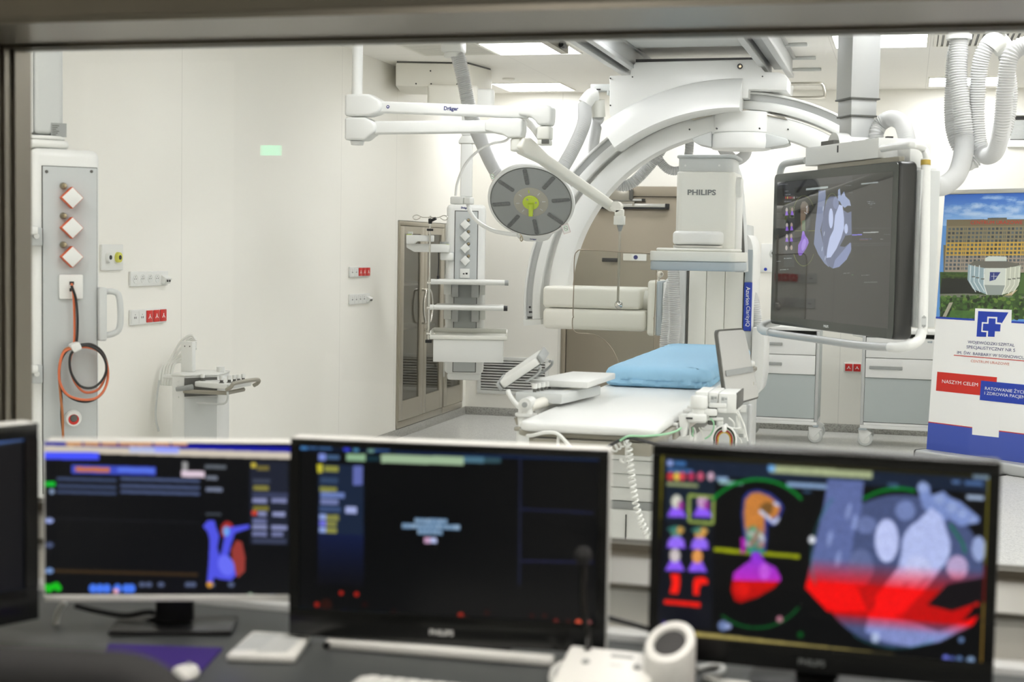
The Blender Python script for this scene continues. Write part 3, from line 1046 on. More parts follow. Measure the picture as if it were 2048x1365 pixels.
obj('hose', hose_mb(h2, .045, .0125, 18), M['hose'], g)
h3 = [at(1307, 300, Y=10.95), at(1318, 320, Y=10.95), at(1335, 338, Y=10.95), at(1352, 342, Y=10.95), at(1368, 335, Y=10.97), at(1377, 310, Y=10.98), at(1380, 280, Y=10.98), at(1383, 240, Y=10.95), at(1390, 215, Y=10.85)]
h3 = [at(1322, 255, Y=10.85), at(1308, 275, Y=10.92)] + h3
obj('hose', hose_mb(h3, .036, .0125, 16), M['hose'], g)
h4 = [at(1440, 285, Y=10.98), at(1452, 306, Y=10.98), at(1470, 320, Y=10.98), at(1488, 312, Y=10.98), at(1494, 295, Y=10.97), at(1496, 270, Y=10.95), at(1498, 220, Y=10.85)]
h4 = [at(1432, 230, Y=10.85), at(1433, 262, Y=10.95)] + h4
obj('hose', MB().tube(smooth_path(h4, .01), .042, 16), M['hose'], g)

# ------------------------------------------------------------------ floor-standing gantry at the head of the table
GX = -1.1
g = thing('floor_gantry', 'white floor-standing scanner with lettered detector box over the blue mattress', 'medical scanner', (-1.15, 10.0, 0))
YS = 10.0
a0, a1 = at(1378, 560, Y=YS), at(1487, 560, Y=YS)
cx0, cx1 = a0.x, a1.x
s1, s2 = at(1412, 600, Y=YS).x, at(1449, 600, Y=YS).x
for x0, x1 in ((cx0, s1), (s1, s2), (s2, cx1)):
    obj('front_panel', MB().box(x0 + .0012, x1 - .0012, YS, YS + .03, .04, 1.75, .004), M['offwhite'], g)
obj('column', MB().box(cx0, cx1, YS + .034, YS + .6, .0, 1.76, .012), M['light_grey'], g)
obj('side_gasket', MB().box(cx0 - .014, cx0 - .001, YS + .005, YS + .3, .04, 1.75), M['dark_grey'], g)
obj('side_wing', MB().box(cx0 - .075, cx0 - .015, YS + .0, YS + .5, .04, 1.55, .02, 3), M['light_grey'], g)
obj('side_cover', MB().box(cx0 - .095, cx0 - .077, YS - .02, YS + .3, .04, 1.5, .008), M['warm_white'], g)
# right cover with the blue plate
x0, x1 = at(1488, 600, Y=YS).x, at(1506, 560, Y=YS).x
zt = at(1500, 470, Y=YS).z
prof = [(x0, .0), (x1, .0), (x1, zt - .14), (x1 - .006, zt - .08), (x1 - .02, zt - .03), (x0 + .015, zt), (x0, zt)]
sc = obj('side_tower', MB().prism(prof, -.5, 0, XZ(YS), .006), M['arm_white'], g)
zl0, zl1 = at(1495, 662, Y=YS).z, at(1495, 565, Y=YS).z
obj('grey_insert', MB().box(x0 + .004, x1 - .006, YS - .006, YS - .0005, zl1 + .002, zt - .1, .002), M['blue_grey'], sc)
obj('lower_insert', MB().box(x0 + .002, x1 - .004, YS - .006, YS - .0005, .5, zl0 - .002, .002), M['light_grey'], sc)
lp = obj('name_plate', MB().box(x0 + .0, x1 - .003, YS - .012, YS - .0005, zl0, zl1, .003), M['label_blue'], sc)
Pl = frame(Vector(((x0 + x1) / 2 - .001, YS - .0125, (zl0 + zl1) / 2)), (0, 0, -1), (1, 0, 0))
L = (zl1 - zl0) * .82
t1 = text_mb('Azurion', Pl @ Matrix.Translation((-L / 2, 0, 0)), width=L * .46, align='L', bold=.012)
t2 = text_mb('ClarityIQ', Pl @ Matrix.Translation((L * -.01, 0, 0)), width=L * .51, align='L')
t1.v += t2.v
n0 = len(t1.v) - len(t2.v)
t1.f += [[i + n0 for i in f] for f in t2.f]
t1.mi += t2.mi
g_txt = obj('lettering', t1, M['print_white'], sc)
# bent arm between column and detector, in the plane of the table
AZ, AY = 1.065, 9.36
fr_ = []
axl, axr = at(1390, 400, Y=10.0).x, at(1483, 420, Y=10.0).x
ax_, aw_ = (axl + axr) / 2, (axr - axl) / 2
for i in range(61):
    a = R(72 - (144) * i / 60)
    fr_.append((Vector((ax_, AY, AZ)), Vector((0, math.cos(a), math.sin(a))), Vector((1, 0, 0))))
obj('bent_arm', MB().sweep(fr_, rim(.86, 1.03, -aw_, aw_, .02)), M['light_grey'], g)
obj('arm_track', MB().sweep(fr_, [(1.031, -.08), (1.042, -.08), (1.042, .08), (1.031, .08)]), M['alu'], g)
side = [(1460, 318), (1468, 324), (1476, 348), (1481, 390), (1485, 440), (1488, 500), (1489, 545), (1470, 545), (1466, 440), (1462, 360)]
sf = obj('arm_side_cover', MB().prism(px_poly(side, 9.65), 0, .25, XZ(9.9), .006), M['light_grey'], g)
edge = [at(*p, Y=9.64) for p in ((1466, 322), (1474, 346), (1479.5, 390), (1483.5, 440), (1486.5, 500), (1487.5, 540))]
obj('edge_strip', MB().tube(smooth_path(edge, .02), .009, 8), M['dark_grey'], sf)
# detector lift box
YB2 = 8.96
x0, x1 = at(1351, 400, Y=YB2).x, at(1468, 400, Y=YB2).x
z0, z1 = at(1400, 492, Y=YB2).z, at(1400, 343, Y=YB2).z
lift = obj('detector_lift', MB().prism(rrect(x1 - x0, .42, .045, 6, (x0 + x1) / 2, YB2 + .21), z0 - .02, z1, None, .012, 3), M['offwhite'], g)
obj('side_skin', MB().box(x1 - .03, x1 + .012, YB2 + .1, YB2 + .4, z0 - .02, z1 - .02, .012), M['white'], lift)
qa = at(1353, 312, Y=YB2)
cp = obj('lift_cap', MB().prism(rrect(x1 - x0 - .02, .38, .05, 6, (x0 + x1) / 2 - .005, YB2 + .21), z1 + .001, qa.z - .012), M['light_grey'], g)
obj('cap_lid', MB().prism(rrect(x1 - x0 + .01, .42, .06, 6, (x0 + x1) / 2, YB2 + .21), qa.z - .011, qa.z + .008, None, .006), M['panel_grey'], cp)
b = MB()
for px in (1370, 1438):
    q = at(px, 331, Y=YB2)
    b.cyl((q.x, YB2 + .025, q.z), (q.x, YB2 + .012, q.z), .006)
obj('cap_screws', b, M['white'], cp)
qt = at(1403.5, 385, Y=YB2 - .001)
wt = at(1432, 385, Y=YB2).x - at(1375, 385, Y=YB2).x
obj('lettering', text_mb('PHILIPS', facing(Vector((qt.x, YB2 - .0015, qt.z))), width=wt, vfit=.034, bold=.03), M['print_grey'], lift)
q = at(1469, 374, Y=YB2 + .08)
obj('side_knob', MB().lathe([(.0, .04), (.05, .036), (.064, .02), (.068, 0), (.06, -.05), (0, -.06)], frame(Vector((q.x - .012, YB2 + .13, q.z)), (0, .6, .8), (0, .8, -.6)), 28), M['white'], g)
# collar and detector
zc0, zc1 = at(1395, 497, Y=YB2 - .05).z, at(1395, 462, Y=YB2 - .05).z
xc0, xc1 = at(1341, 480, Y=YB2 - .05).x, at(1450, 480, Y=YB2 - .05).x
obj('collar', MB().prism(rrect(xc1 - xc0, .46, .1, 10, (xc0 + xc1) / 2, YB2 + .18), zc0 + .018, zc1, None, .025, 4), M['arm_white'], g)
obj('collar_band', MB().prism(rrect(xc1 - xc0 - .006, .455, .1, 10, (xc0 + xc1) / 2, YB2 + .18), zc0 + .003, zc0 + .017), M['alu'], g)
YD2 = 8.8
xd0, xd1 = at(1301, 520, Y=YD2).x, at(1462, 520, Y=YD2).x
zd0, zd1, zd2 = at(1380, 542, Y=YD2).z, at(1380, 523, Y=YD2).z, zc0 + .002
rot = Matrix.Translation(((xd0 + xd1) / 2 + .02, YD2 + .24, 0)) @ Matrix.Rotation(R(-4), 4, 'Z')
W = xd1 - xd0
det = obj('detector', MB().prism(rrect(W + .04, .48, .045, 6), zd1, zd2 - .022, rot, .006).prism(rrect(W - .02, .42, .05, 6), zd2 - .022, zd2 - .002, rot, .012, 3), M['offwhite'], g)
obj('detector_band', MB().prism(rrect(W + .034, .474, .045, 6), zd0, zd1 - .001, rot, .01, 3), M['blue_grey'], det)
obj('detector_bump', MB().lathe([(0, .035), (.03, .03), (.045, 0)], Matrix.Translation((xd0 + .12, YD2 + .38, zd2 - .01)), 20), M['white'], det)
# hoses at the column
hh = [at(1347, 520, Y=9.72), at(1347, 560, Y=9.72), at(1349, 610, Y=9.72), at(1350, 650, Y=9.74), at(1346, 690, Y=9.77), at(1346, 740, Y=9.79), at(1346, 800, Y=9.79)]
obj('side_hose', hose_mb(hh, .042, .0125, 18), M['hose'], g)
hh = [at(1335, 600, Y=9.87), at(1334, 630, Y=9.87), at(1331, 660, Y=9.87), at(1328, 700, Y=9.87), at(1328, 790, Y=9.87)]
hh = [at(1342, 560, Y=9.83)] + hh
obj('side_hose', hose_mb(hh, .034, .0125, 16), M['hose'], g)
hh = [at(1504, 590, Y=10.2), at(1510, 610, Y=10.15), at(1514, 640, Y=10.15), at(1514, 672, Y=10.15)]
obj('side_hose', hose_mb(hh, .036, .0125, 16), M['hose'], g)
a, e = at(1504, 655, Y=9.9), at(1528, 792, Y=9.9)
sh = [(a.x, e.z), (a.x + .045, e.z), (a.x + .07, e.z + .04), (a.x + .085, e.z + .14), (a.x + .085, a.z - .03), (a.x + .06, a.z), (a.x, a.z)]
obj('tube_cover', MB().prism(sh, 0, .4, XZ(10.3), .012), M['arm_white'], g)
a, e = at(1452, 800, Y=9.87), at(1500, 895, Y=9.87)
obj('foot_block', MB().box(-1.45, -.95, 9.85, 10.65, 0, .12, .02), M['white'], g)
# ------------------------------------------------------------------ table
TX0, TX1, TY0, TY1, TZ = -1.39, -.862, 5.29, 8.95, .917
tx = (TX0 + TX1) / 2
t = thing('patient_table', 'long white patient table with taupe edge rails under the blue mattress', 'examination table', (tx, 6.9, 0))
top = rrect(TX1 - TX0, TY1 - TY0, .06, 8, tx, (TY0 + TY1) / 2)
obj('tabletop', MB().prism(top, TZ - .034, TZ, None, .012, 3), M['arm_white'], t)
obj('edge_frame', MB().prism(rrect(TX1 - TX0 + .03, TY1 - TY0 - .03, .07, 8, tx, (TY0 + TY1) / 2 + .01), TZ - .056, TZ - .035, None, .004), M['taupe'], t)
m = MB().box(TX0 + .06, TX1 - .02, TY0 + .0, TY0 + .04, TZ - .105, TZ - .058, .006).box(TX0 + .035, TX1 - .0, TY0 + .042, TY0 + .3, TZ - .1, TZ - .057, .006)
obj('end_plate', m, M['taupe'], t)
for x in (TX0 - .026, TX1 + .012):
    obj('accessory_rail', MB().box(x, x + .014, TY0 + .3, TY1 - .4, TZ - .075, TZ - .045, .002), M['steel'], t)
obj('underframe', MB().box(TX0 + .06, TX1 - .06, TY0 + .3, TY1 - .3, TZ - .15, TZ - .06, .01), M['light_grey'], t)
px_, py_ = tx - .0, 6.85
ped = obj('pedestal', MB().prism(rrect(.5, 1.0, .12, 8, px_, py_), .03, .42, None, .006), M['white'], t)
obj('pedestal_slit', MB().box(at(1252, 1040, Y=py_ - .5).x - .003, at(1252, 1040, Y=py_ - .5).x + .003, py_ - .5035, py_ - .4995, .19, .4), M['dark_grey'], ped)
for i in range(5):
    z0 = .455 + i * .062
    obj('telescopic_ring', MB().prism(rrect(.46 + .016 * (i % 2) + .012 * i, .96 + .012 * i, .12, 8, px_, py_), z0, z0 + .06, None, .008), M['white'], t)
obj('ring_gap', MB().prism(rrect(.47, .97, .12, 8, px_, py_), .421, .4545), M['mid_grey'], t)
obj('base_plate', MB().prism(rrect(.62, 1.25, .14, 8, px_, py_), .0, .029, None, .008), M['light_grey'], t)
for px, pz in ((1117, 855), (1254, 872)):
    q = at(px, pz, Y=TY0 - .02)
    hk = MB().tube(smooth_path([(q.x, TY0 + .005, TZ - .05), (q.x, TY0 - .02, TZ - .045), (q.x, TY0 - .024, TZ - .08), (q.x - .0, TY0 - .024, TZ - .115), (q.x - .012, TY0 - .03, TZ - .125), (q.x - .022, TY0 - .036, TZ - .11)], .008), .006, 8)
    obj('cable_hook', hk, M['white'], t)

# blue mattress
MX0, MX1, MY0, MY1 = TX0 + .004, TX1 - .016, 6.86, 8.8
base = rrect(MX1 - MX0, MY1 - MY0, .09, 14, (MX0 + MX1) / 2, (MY0 + MY1) / 2)
per = []
for i, p in enumerate(base):
    q = base[(i + 1) % len(base)]
    L = math.hypot(q[0] - p[0], q[1] - p[1])
    k = max(1, int(L / .012))
    for j in range(k):
        per.append(((p[0] + (q[0] - p[0]) * j / k), (p[1] + (q[1] - p[1]) * j / k)))
n = len(per)
wr = np.convolve(np.tile(rng.normal(0, 1, n), 3), np.ones(3) / 3, 'same')[n:2 * n]
wl_ = np.convolve(np.tile(rng.normal(0, 1, n), 3), np.ones(9) / 9, 'same')[n:2 * n]
cxm, cym = (MX0 + MX1) / 2, (MY0 + MY1) / 2
m = MB()
rings = [(.03, .0, 0, 0), (.008, .006, .3, .2), (0, .02, 1, .5), (.005, .033, .9, .8), (.0, .036, .3, .3), (-.002, .05, .35, .4), (.002, .066, .3, .5), (.012, .082, .15, .4), (.032, .093, .05, .2), (.08, .098, 0, .0)]
vs, fs = [], []
for ins, z, aw, al in rings:
    for i, (x, y) in enumerate(per):
        d = Vector((x - cxm, y - cym))
        nx = max(-1, min(1, (x - cxm) / ((MX1 - MX0) / 2))) ** 5
        ny = max(-1, min(1, (y - cym) / ((MY1 - MY0) / 2))) ** 31
        nn = Vector((nx, ny))
        nn = nn.normalized() if nn.length > 1e-3 else Vector((nx, ny))
        off = -ins + .016 * aw * wr[i] + .01 * al * wl_[i]
        vs.append((x + nn.x * off, y + nn.y * off, TZ + .002 + z + .004 * al * wl_[(i + 5) % n]))
for r in range(len(rings) - 1):
    for i in range(n):
        j = (i + 1) % n
        fs.append((r * n + i, r * n + j, (r + 1) * n + j, (r + 1) * n + i))
fs.append(tuple(range(n))[::-1])
fs.append(tuple((len(rings) - 1) * n + i for i in range(n)))
m.add(vs, fs)
obj('mattress', m, M['sheet_blue'], label='light blue mattress with gathered edge lying on the white patient table', cat='mattress', sharp=60)

# coiled cord, green and black cables at the foot end
q = at(1254, 880, Y=TY0 - .03)
cen = [at(1226, 900, Y=TY0 - .02), at(1238, 893, Y=TY0 - .03), at(1250, 886, Y=TY0 - .036), at(1257, 890, Y=TY0 - .04), at(1259, 910, Y=TY0 - .04), at(1263, 950, Y=TY0 - .05), at(1270, 1000, Y=TY0 - .05), at(1280, 1038, Y=TY0 - .05), at(1295, 1070, Y=TY0 - .05), at(1308, 1095, Y=TY0 - .05)]
cp_ = smooth_path(cen, .0015)
pts = []
for i, p in enumerate(cp_):
    tn = (cp_[min(i + 1, len(cp_) - 1)] - cp_[max(i - 1, 0)]).normalized()
    u = tn.cross(Vector((0, 1, 0))).normalized()
    w = tn.cross(u)
    a = i * 2 * math.pi / 12.5
    pts.append(p + (u * math.cos(a) + w * math.sin(a)) * .0105)
obj('coiled_cord', MB().tube(pts, .0038, 6), M['cable_white'], label='white coiled cord hanging from the hook at the foot end of the table', cat='cord')
g_ = [at(1240, 882, Y=TY0 - .06), at(1257, 873, Y=TY0 - .06), at(1290, 873, Y=TY0 - .02), at(1330, 869, Y=TY0 + .05), at(1352, 863, Y=5.5), at(1362, 857, Y=5.6)]
obj('cable', MB().tube(smooth_path(g_, .01), .0042, 8), M['cable_green'], label='green cable running along the foot end of the white table', cat='cable')
g_ = [at(1200, 905, Y=TY0 - .05), at(1226, 888, Y=TY0 - .05), at(1255, 877, Y=TY0 - .05), at(1285, 882, Y=TY0 - .04), at(1330, 893, Y=TY0 - .02), at(1370, 895, Y=TY0 - .0)]
obj('cable', MB().tube(smooth_path(g_, .01), .006, 8), M['cable_black'], label='black cable sagging below the foot end of the white table', cat='cable')
g_ = [at(1040, 868, Y=TY0 + .2), at(1060, 872, Y=TY0 - .0), at(1088, 866, Y=TY0 - .03), at(1112, 867, Y=TY0 - .035), at(1128, 880, Y=TY0 - .03), at(1150, 905, Y=TY0 - .03)]
obj('cable', MB().tube(smooth_path(g_, .01), .007, 8), M['cable_white'], label='white cable arched from the control post to the left table hook', cat='cable')

# table-side controls on a swivel post
YP = 5.75
q = at(1052, 830, Y=YP)
g = thing('table_control_post', 'white swivel post with tilted screen and knob panel beside the table', 'control panel', (q.x, YP, .6))
pz = q.z
b = MB().lathe([(.0, -.3), (.036, -.3), (.036, .0), (.03, .008), (.03, .055), (.0, .055)], Matrix.Translation((q.x - .002, YP, at(1052, 834, Y=YP).z)), 24)
obj('post', b, M['white'], g)
obj('flange', MB().lathe([(.0, 0), (.045, .002), (.045, .012), (.0, .014)], Matrix.Translation((q.x, YP, at(1052, 833, Y=YP).z)), 28), M['white'], g)
j = at(1055, 808, Y=YP)
obj('pivot', MB().cyl((j.x, YP - .04, j.z), (j.x, YP + .05, j.z), .027).cyl((j.x, YP - .046, j.z), (j.x, YP - .04, j.z), .016), M['white'], g)
obj('pivot_screw', MB().cyl((j.x, YP - .05, j.z), (j.x, YP - .0465, j.z), .011), M['mid_grey'], g)
arm = [at(1058, 815, Y=YP), at(1100, 800, Y=YP + .15), at(1150, 782, Y=YP + .35), at(1185, 771, Y=YP + .55)]
obj('support_arm', MB().tube(arm, [.022, .022, .02, .018], 12), M['warm_white'], g)
arm2 = [at(1075, 822, Y=YP + .1), at(1130, 806, Y=YP + .3), at(1180, 782, Y=YP + .55)]
obj('support_arm', MB().tube(arm2, .014, 10), M['white'], g)
obj('arm_edge', MB().tube([at(1100, 803, Y=YP + .2), at(1128, 803, Y=YP + .25), at(1155, 788, Y=YP + .4), at(1178, 776, Y=YP + .55)], .005, 8), M['dark_grey'], g)
# tilted screen seen from behind
ta, tb = at(1005, 776, Y=YP + .2), at(1092, 717, Y=YP + .2)
ux = (tb - ta).normalized()
dv_ = (ta - Vector((0, 0, EYE))).normalized()
up_l = (Vector((-.6, 0, .8)) - ux * Vector((-.6, 0, .8)).dot(ux)).normalized()
vy = dv_ + up_l * .1
P = frame((ta + tb) / 2, ux, vy)
if (P.to_3x3() @ Vector((0, 0, 1))).dot(up_l) < 0:
    P = frame((ta + tb) / 2, -ux, vy)
L = (tb - ta).length
obj('tilted_screen', MB(P).prism(rrect(L * .86, .17, .02, 4, 0, .02), .0, .034, None, .008), M['white'], g)
obj('screen_glass', MB(P).prism(rrect(L * .8, .14, .012, 4, 0, .02), -.003, -.0005), M['glass_dark'], g)
obj('grip', MB(P).box(-L * .5, -L * .435, -.065, .105, -.004, .036, .006), M['mid_grey'], g)
obj('grip', MB(P).box(L * .435, L * .5, -.065, .105, -.004, .036, .006), M['mid_grey'], g)
obj('screen_loop', MB().tube(smooth_path([at(1072, 737, Y=YP + .2), at(1079, 732, Y=YP + .2), at(1080, 740, Y=YP + .22), at(1070, 752, Y=YP + .22), at(1050, 765, Y=YP + .2)], .01), .006, 8), M['light_grey'], g)
obj('screen_loop', MB().tube(smooth_path([at(1098, 724, Y=YP + .3), at(1104, 722, Y=YP + .3), at(1103, 730, Y=YP + .32), at(1090, 742, Y=YP + .32), at(1062, 757, Y=YP + .3)], .01), .006, 8), M['mid_grey'], g)
obj('screen_stalk', MB().tube(smooth_path([at(1016, 782, Y=YP + .1), at(1022, 795, Y=YP + .08), at(1032, 808, Y=YP + .04), at(1046, 822, Y=YP)], .01), .01, 10), M['white'], g)
# white tray and knob panel
ta, tb, tc = at(1060, 769, Y=YP + .25), at(1176, 771, Y=YP + .25), at(1194, 755, Y=YP + .7)
P = Matrix.Translation((0, 0, 0))
poly = [(ta.x, ta.y), (tb.x, tb.y), (tb.x + .02, tb.y + .5), (ta.x + .07, ta.y + .5)]
obj('tray', MB().prism(poly, ta.z - .008, ta.z + .02, None, .006), M['white'], g)
ka, kb = at(1030, 786, Y=YP + .1), at(1125, 788, Y=YP + .1)
poly = [(ka.x, YP + .1), (kb.x, YP + .1), (kb.x + .07, YP + .55), (ka.x + .1, YP + .55)]
kp = obj('knob_panel', MB().prism(poly, ka.z - .04, ka.z + .004, None, .008), M['light_grey'], g)
for px, py, yy, s in ((1069, 786, .12, 1.), (1076, 783, .16, 1.), (1084, 780, .2, 1.2), (1092, 778, .24, 1.1), (1099, 777, .3, 1.), (1130, 778, .42, 1.2)):
    q = at(px, py, Y=YP + yy)
    zt = ka.z + .004
    kn = obj('knob', MB().lathe([(.007, 0), (.007, .014), (.0, .014)], Matrix.Translation((q.x, YP + yy, zt)), 14), M['dark_grey'], kp)
    obj('knob_cap', MB().lathe([(.0, .0145), (.0115 * s, .0145), (.0115 * s, .035), (.0, .036)], Matrix.Translation((q.x, YP + yy, zt)), 16), M['white'], kn)
obj('release_lever', MB().tube([at(1031, 835, Y=YP - .02), at(1036, 850, Y=YP - .02)], .007, 8), M['taupe'], g)
obj('clamp_block', MB().box(at(1034, 868, Y=YP).x, at(1046, 868, Y=YP).x, YP - .05, YP + .05, at(1040, 860, Y=YP).z, at(1040, 852, Y=YP).z, .004), M['taupe'], g)
obj('rail_bracket', MB().box(q.x * 0 + at(1052, 800, Y=YP).x + .03, TX0 - .0265, YP - .03, YP + .03, TZ - .085, TZ - .04, .004), M['white'], g)
ba = thing('table_side_rail_box', 'slim grey pad lying along the left table edge by the knob panel', 'accessory', at(1150, 798, Y=YP + .4))
obj('pad', MB().tube([at(1112, 801, Y=YP + .25), at(1150, 789, Y=YP + .45), at(1176, 778, Y=YP + .62)], [.016, .018, .012], 8), M['light_grey'], ba)
obj('dark_edge', MB().tube([at(1125, 803, Y=YP + .25), at(1152, 793, Y=YP + .44), at(1180, 780, Y=YP + .64)], .0075, 8), M['dark_grey'], ba)


# ------------------------------------------------------------------ modules on the right side of the table
def k(x, y):
    return 1330 + x / 8.53, 740 + y / 8.53


YM = 5.75
g = thing('monitor_module_rack', 'rack of three small white modules clamped to the right table edge', 'medical device', at(*k(860, 700), Y=YM) - Vector((0, 0, .2)))
def pq(x, y, Y=YM):
    return at(*k(x, y), Y=Y)


for (xa, xb, ya, yb, dy) in ((515, 725, 372, 640, 0), (738, 905, 385, 580, .0), (918, 1215, 400, 750, -.005)):
    a, e = pq(xa, ya), pq(xb, yb)
    bx = obj('module', MB().box(a.x, e.x, YM + dy, YM + .22, e.z, a.z, .005), M['white'], g)
    if xa > 520:
        obj('label', MB().box(a.x + .01, a.x + .035, YM + dy - .0012, YM + dy - .0002, a.z - .055, a.z - .012), M['light_grey'], bx)
        obj('print', MB().box(a.x + .012, a.x + .022, YM + dy - .002, YM + dy - .0013, a.z - .028, a.z - .016).box(a.x + .024, a.x + .034, YM + dy - .002, YM + dy - .0013, a.z - .024, a.z - .018), M['mid_grey'], bx)
a, e = pq(1217, 395), pq(1285, 680)
obj('module_side', MB().box(a.x + .0005, a.x + .006, YM + .0, YM + .215, e.z, a.z + .0, .002), M['dark_grey'], g)
a, e = pq(790, 570, YM - .03), pq(1040, 740, YM - .03)
obj('bracket', MB().box(a.x - .01, e.x, YM - .03, YM - .008, (a.z + e.z) / 2, a.z, .004).box(a.x + .025, e.x, YM - .03, YM - .008, e.z, (a.z + e.z) / 2 - .0005, .004), M['white'], g)
c0 = pq(595, 600, YM - .02)
obj('knob', MB().lathe([(.0, .05), (.03, .048), (.034, .04), (.034, .008), (.03, 0), (.026, -.002), (.026, -.045), (0, -.045)], Matrix.Translation((c0.x, YM - .045, c0.z - .01)), 28), M['white'], g)
a, e = pq(660, 665, YM - .05), pq(885, 795, YM - .05)
obj('joint_block', MB().box(a.x, e.x, YM - .06, YM - .031, e.z, a.z, .008), M['white'], g)
a, e = pq(370, 745, YM - .07), pq(705, 960, YM - .07)
bk = obj('clamp_body', MB().box(a.x, e.x, YM - .08, YM + .02, e.z + .01, a.z, .01, 3), M['white'], g)
a = pq(415, 830, YM - .08)
obj('slot', MB().box(a.x - .013, a.x + .013, YM - .083, YM - .0802, a.z - .003, a.z + .004), M['print_black'], bk)
a, e = pq(230, 760, YM - .07), pq(368, 1130, YM - .07)
obj('rail_clamp', MB().prism([(a.x, a.z), (e.x + .01, a.z), (e.x, a.z - .06), (e.x - .005, e.z), (a.x + .035, e.z), (a.x + .01, a.z - .09)], 0, .05, XZ(YM - .02), .004), M['white'], g)
for (x, y) in ((140, 930), (395, 710), (470, 640)):
    a = pq(x, y, YM - .06 + (x > 300) * .12 + (x > 450) * .1)
    obj('rail_hook', MB().box(a.x - .02, a.x + .02, a.y - .01, a.y + .01, a.z - .006, a.z + .006, .002).box(a.x + .012, a.x + .02, a.y - .01, a.y + .01, a.z - .035, a.z - .0065, .002), M['white'], g)
a, e = pq(910, 820, YM - .04), pq(990, 960, YM - .04)
obj('bent_bracket', MB().box(a.x - .12, e.x, YM - .045, YM - .03, a.z - .012, a.z, .003).box(a.x, e.x, YM - .045, YM - .03, e.z, a.z - .0125, .003), M['white'], g)
a, e = pq(975, 945, YM - .1), pq(1045, 1070, YM - .1)
hk = obj('cable_peg', MB().box(a.x, e.x, YM - .11, YM - .03, e.z, a.z, .012, 3), M['white'], g)
obj('backplate', MB().box(pq(880, 900, YM + .23).x, pq(1410, 900, YM + .23).x, YM + .225, YM + .235, .45, pq(1100, 640, YM + .23).z), M['light_grey'], g)
a, e = pq(1415, 600, YM + .22), pq(1470, 600, YM + .22)
obj('upright_profile', MB().box(a.x, e.x, YM + .22, YM + .26, .4, a.z, .003), M['alu_paint'], g)
obj('top_clip', MB().box(a.x - .03, a.x - .006, YM + .215, YM + .2245, a.z - .03, a.z - .002), M['white'], g)
# cables of the modules
lab_ = {'cable_green': 'green', 'cable_white': 'white', 'cable_black': 'black', 'cable_yellow': 'yellow', 'cable_red': 'dark red'}
for i, (mm, rr, dy) in enumerate((('cable_green', 150, 0), ('cable_black', 163, .006), ('cable_white', 130, .002), ('cable_red', 118, .008), ('cable_yellow', 98, .004), ('cable_white', 180, .01))):
    pts = []
    for s in range(25):
        a = R(190 - 200 * s / 24)
        pts.append(pq(1010 + rr * 1.12 * math.cos(a), 1190 - rr * 1.28 * math.sin(a), YM - .07 - dy))
    pts = [pts[0] - Vector((.006, 0, .09))] + pts + [pts[-1] - Vector((-.002, 0, .09))]
    obj('cable', MB().tube(smooth_path(pts, .008), .0036, 6), M[mm], label='%s cable looped over the white peg, %s of the bundle' % (lab_[mm], ('second outermost', 'third outermost', 'white middle one', 'second innermost', 'innermost', 'outermost')[i]), cat='cable', group='cables looped over the peg by the table')
for i, (mm, pts) in enumerate((
        ('cable_white', [(1240, 690), (1300, 830), (1350, 960), (1380, 1080), (1410, 1220)]),
        ('cable_white', [(1215, 730), (1330, 900), (1360, 1000), (1330, 1040), (1250, 1010)]),
        ('cable_white', [(620, 985), (700, 1015), (800, 1030), (890, 1020)]),
        ('cable_green', [(775, 830), (830, 900), (820, 1030), (760, 1130), (680, 1180)]),
        ('cable_white', [(490, 980), (520, 1070), (500, 1160), (480, 1250)]),
        ('cable_white', [(580, 985), (640, 1080), (655, 1180), (650, 1260)]),
        ('cable_white', [(425, 985), (430, 1080), (425, 1200)]),
        ('cable_green', [(470, 980), (480, 1060), (460, 1110), (490, 1150)]),
        ('cable_white', [(1085, 820), (1150, 870), (1180, 920), (1185, 990)]),
        ('cable_white', [(1050, 985), (1180, 1000), (1300, 1000)]),
        ('cable_white', [(1140, 1060), (1230, 1120), (1290, 1200), (1310, 1260)]))):
    obj('cable', MB().tube(smooth_path([pq(x, y, YM - .05 + .012 * (i % 3)) for x, y in pts], .01), .0034, 6), M[mm],
        label=('white cable dropping steeply from the right end of the modules', 'white cable curving down from the end module to the splitter', 'short white cable sagging below the clamp body', 'thin green cable curving down left of the peg',
               'thin white cable hanging under the clamp, left one', 'white cable hanging under the clamp, right one', 'white cable hanging beside the rail clamp', 'short green cable among the white ones under the clamp',
               'thin white cable bent below the bracket', 'white cable running right from the peg to the splitter', 'white cable drooping right of the coloured loops')[i], cat='cable', group='cables below the table modules')
a, e = pq(1245, 1010, YM - .03), pq(1375, 1170, YM - .03)
sp = thing('cable_splitter', 'white cable splitter hanging right of the coloured cable loops', 'connector', ((a.x + e.x) / 2, YM - .03, e.z))
obj('body', MB().box(a.x, e.x, YM - .04, YM - .02, e.z, a.z, .005), M['white'], sp)
obj('print', MB().box(e.x - .025, e.x - .008, YM - .0425, YM - .0405, a.z - .03, a.z - .024).box(e.x - .025, e.x - .008, YM - .0425, YM - .0405, e.z + .012, e.z + .018), M['mid_grey'], sp)
obj('strain_relief', MB().cyl(((a.x + e.x) / 2 - .01, YM - .03, a.z), ((a.x + e.x) / 2 - .02, YM - .03, a.z + .05), .012, .005), M['white'], sp)

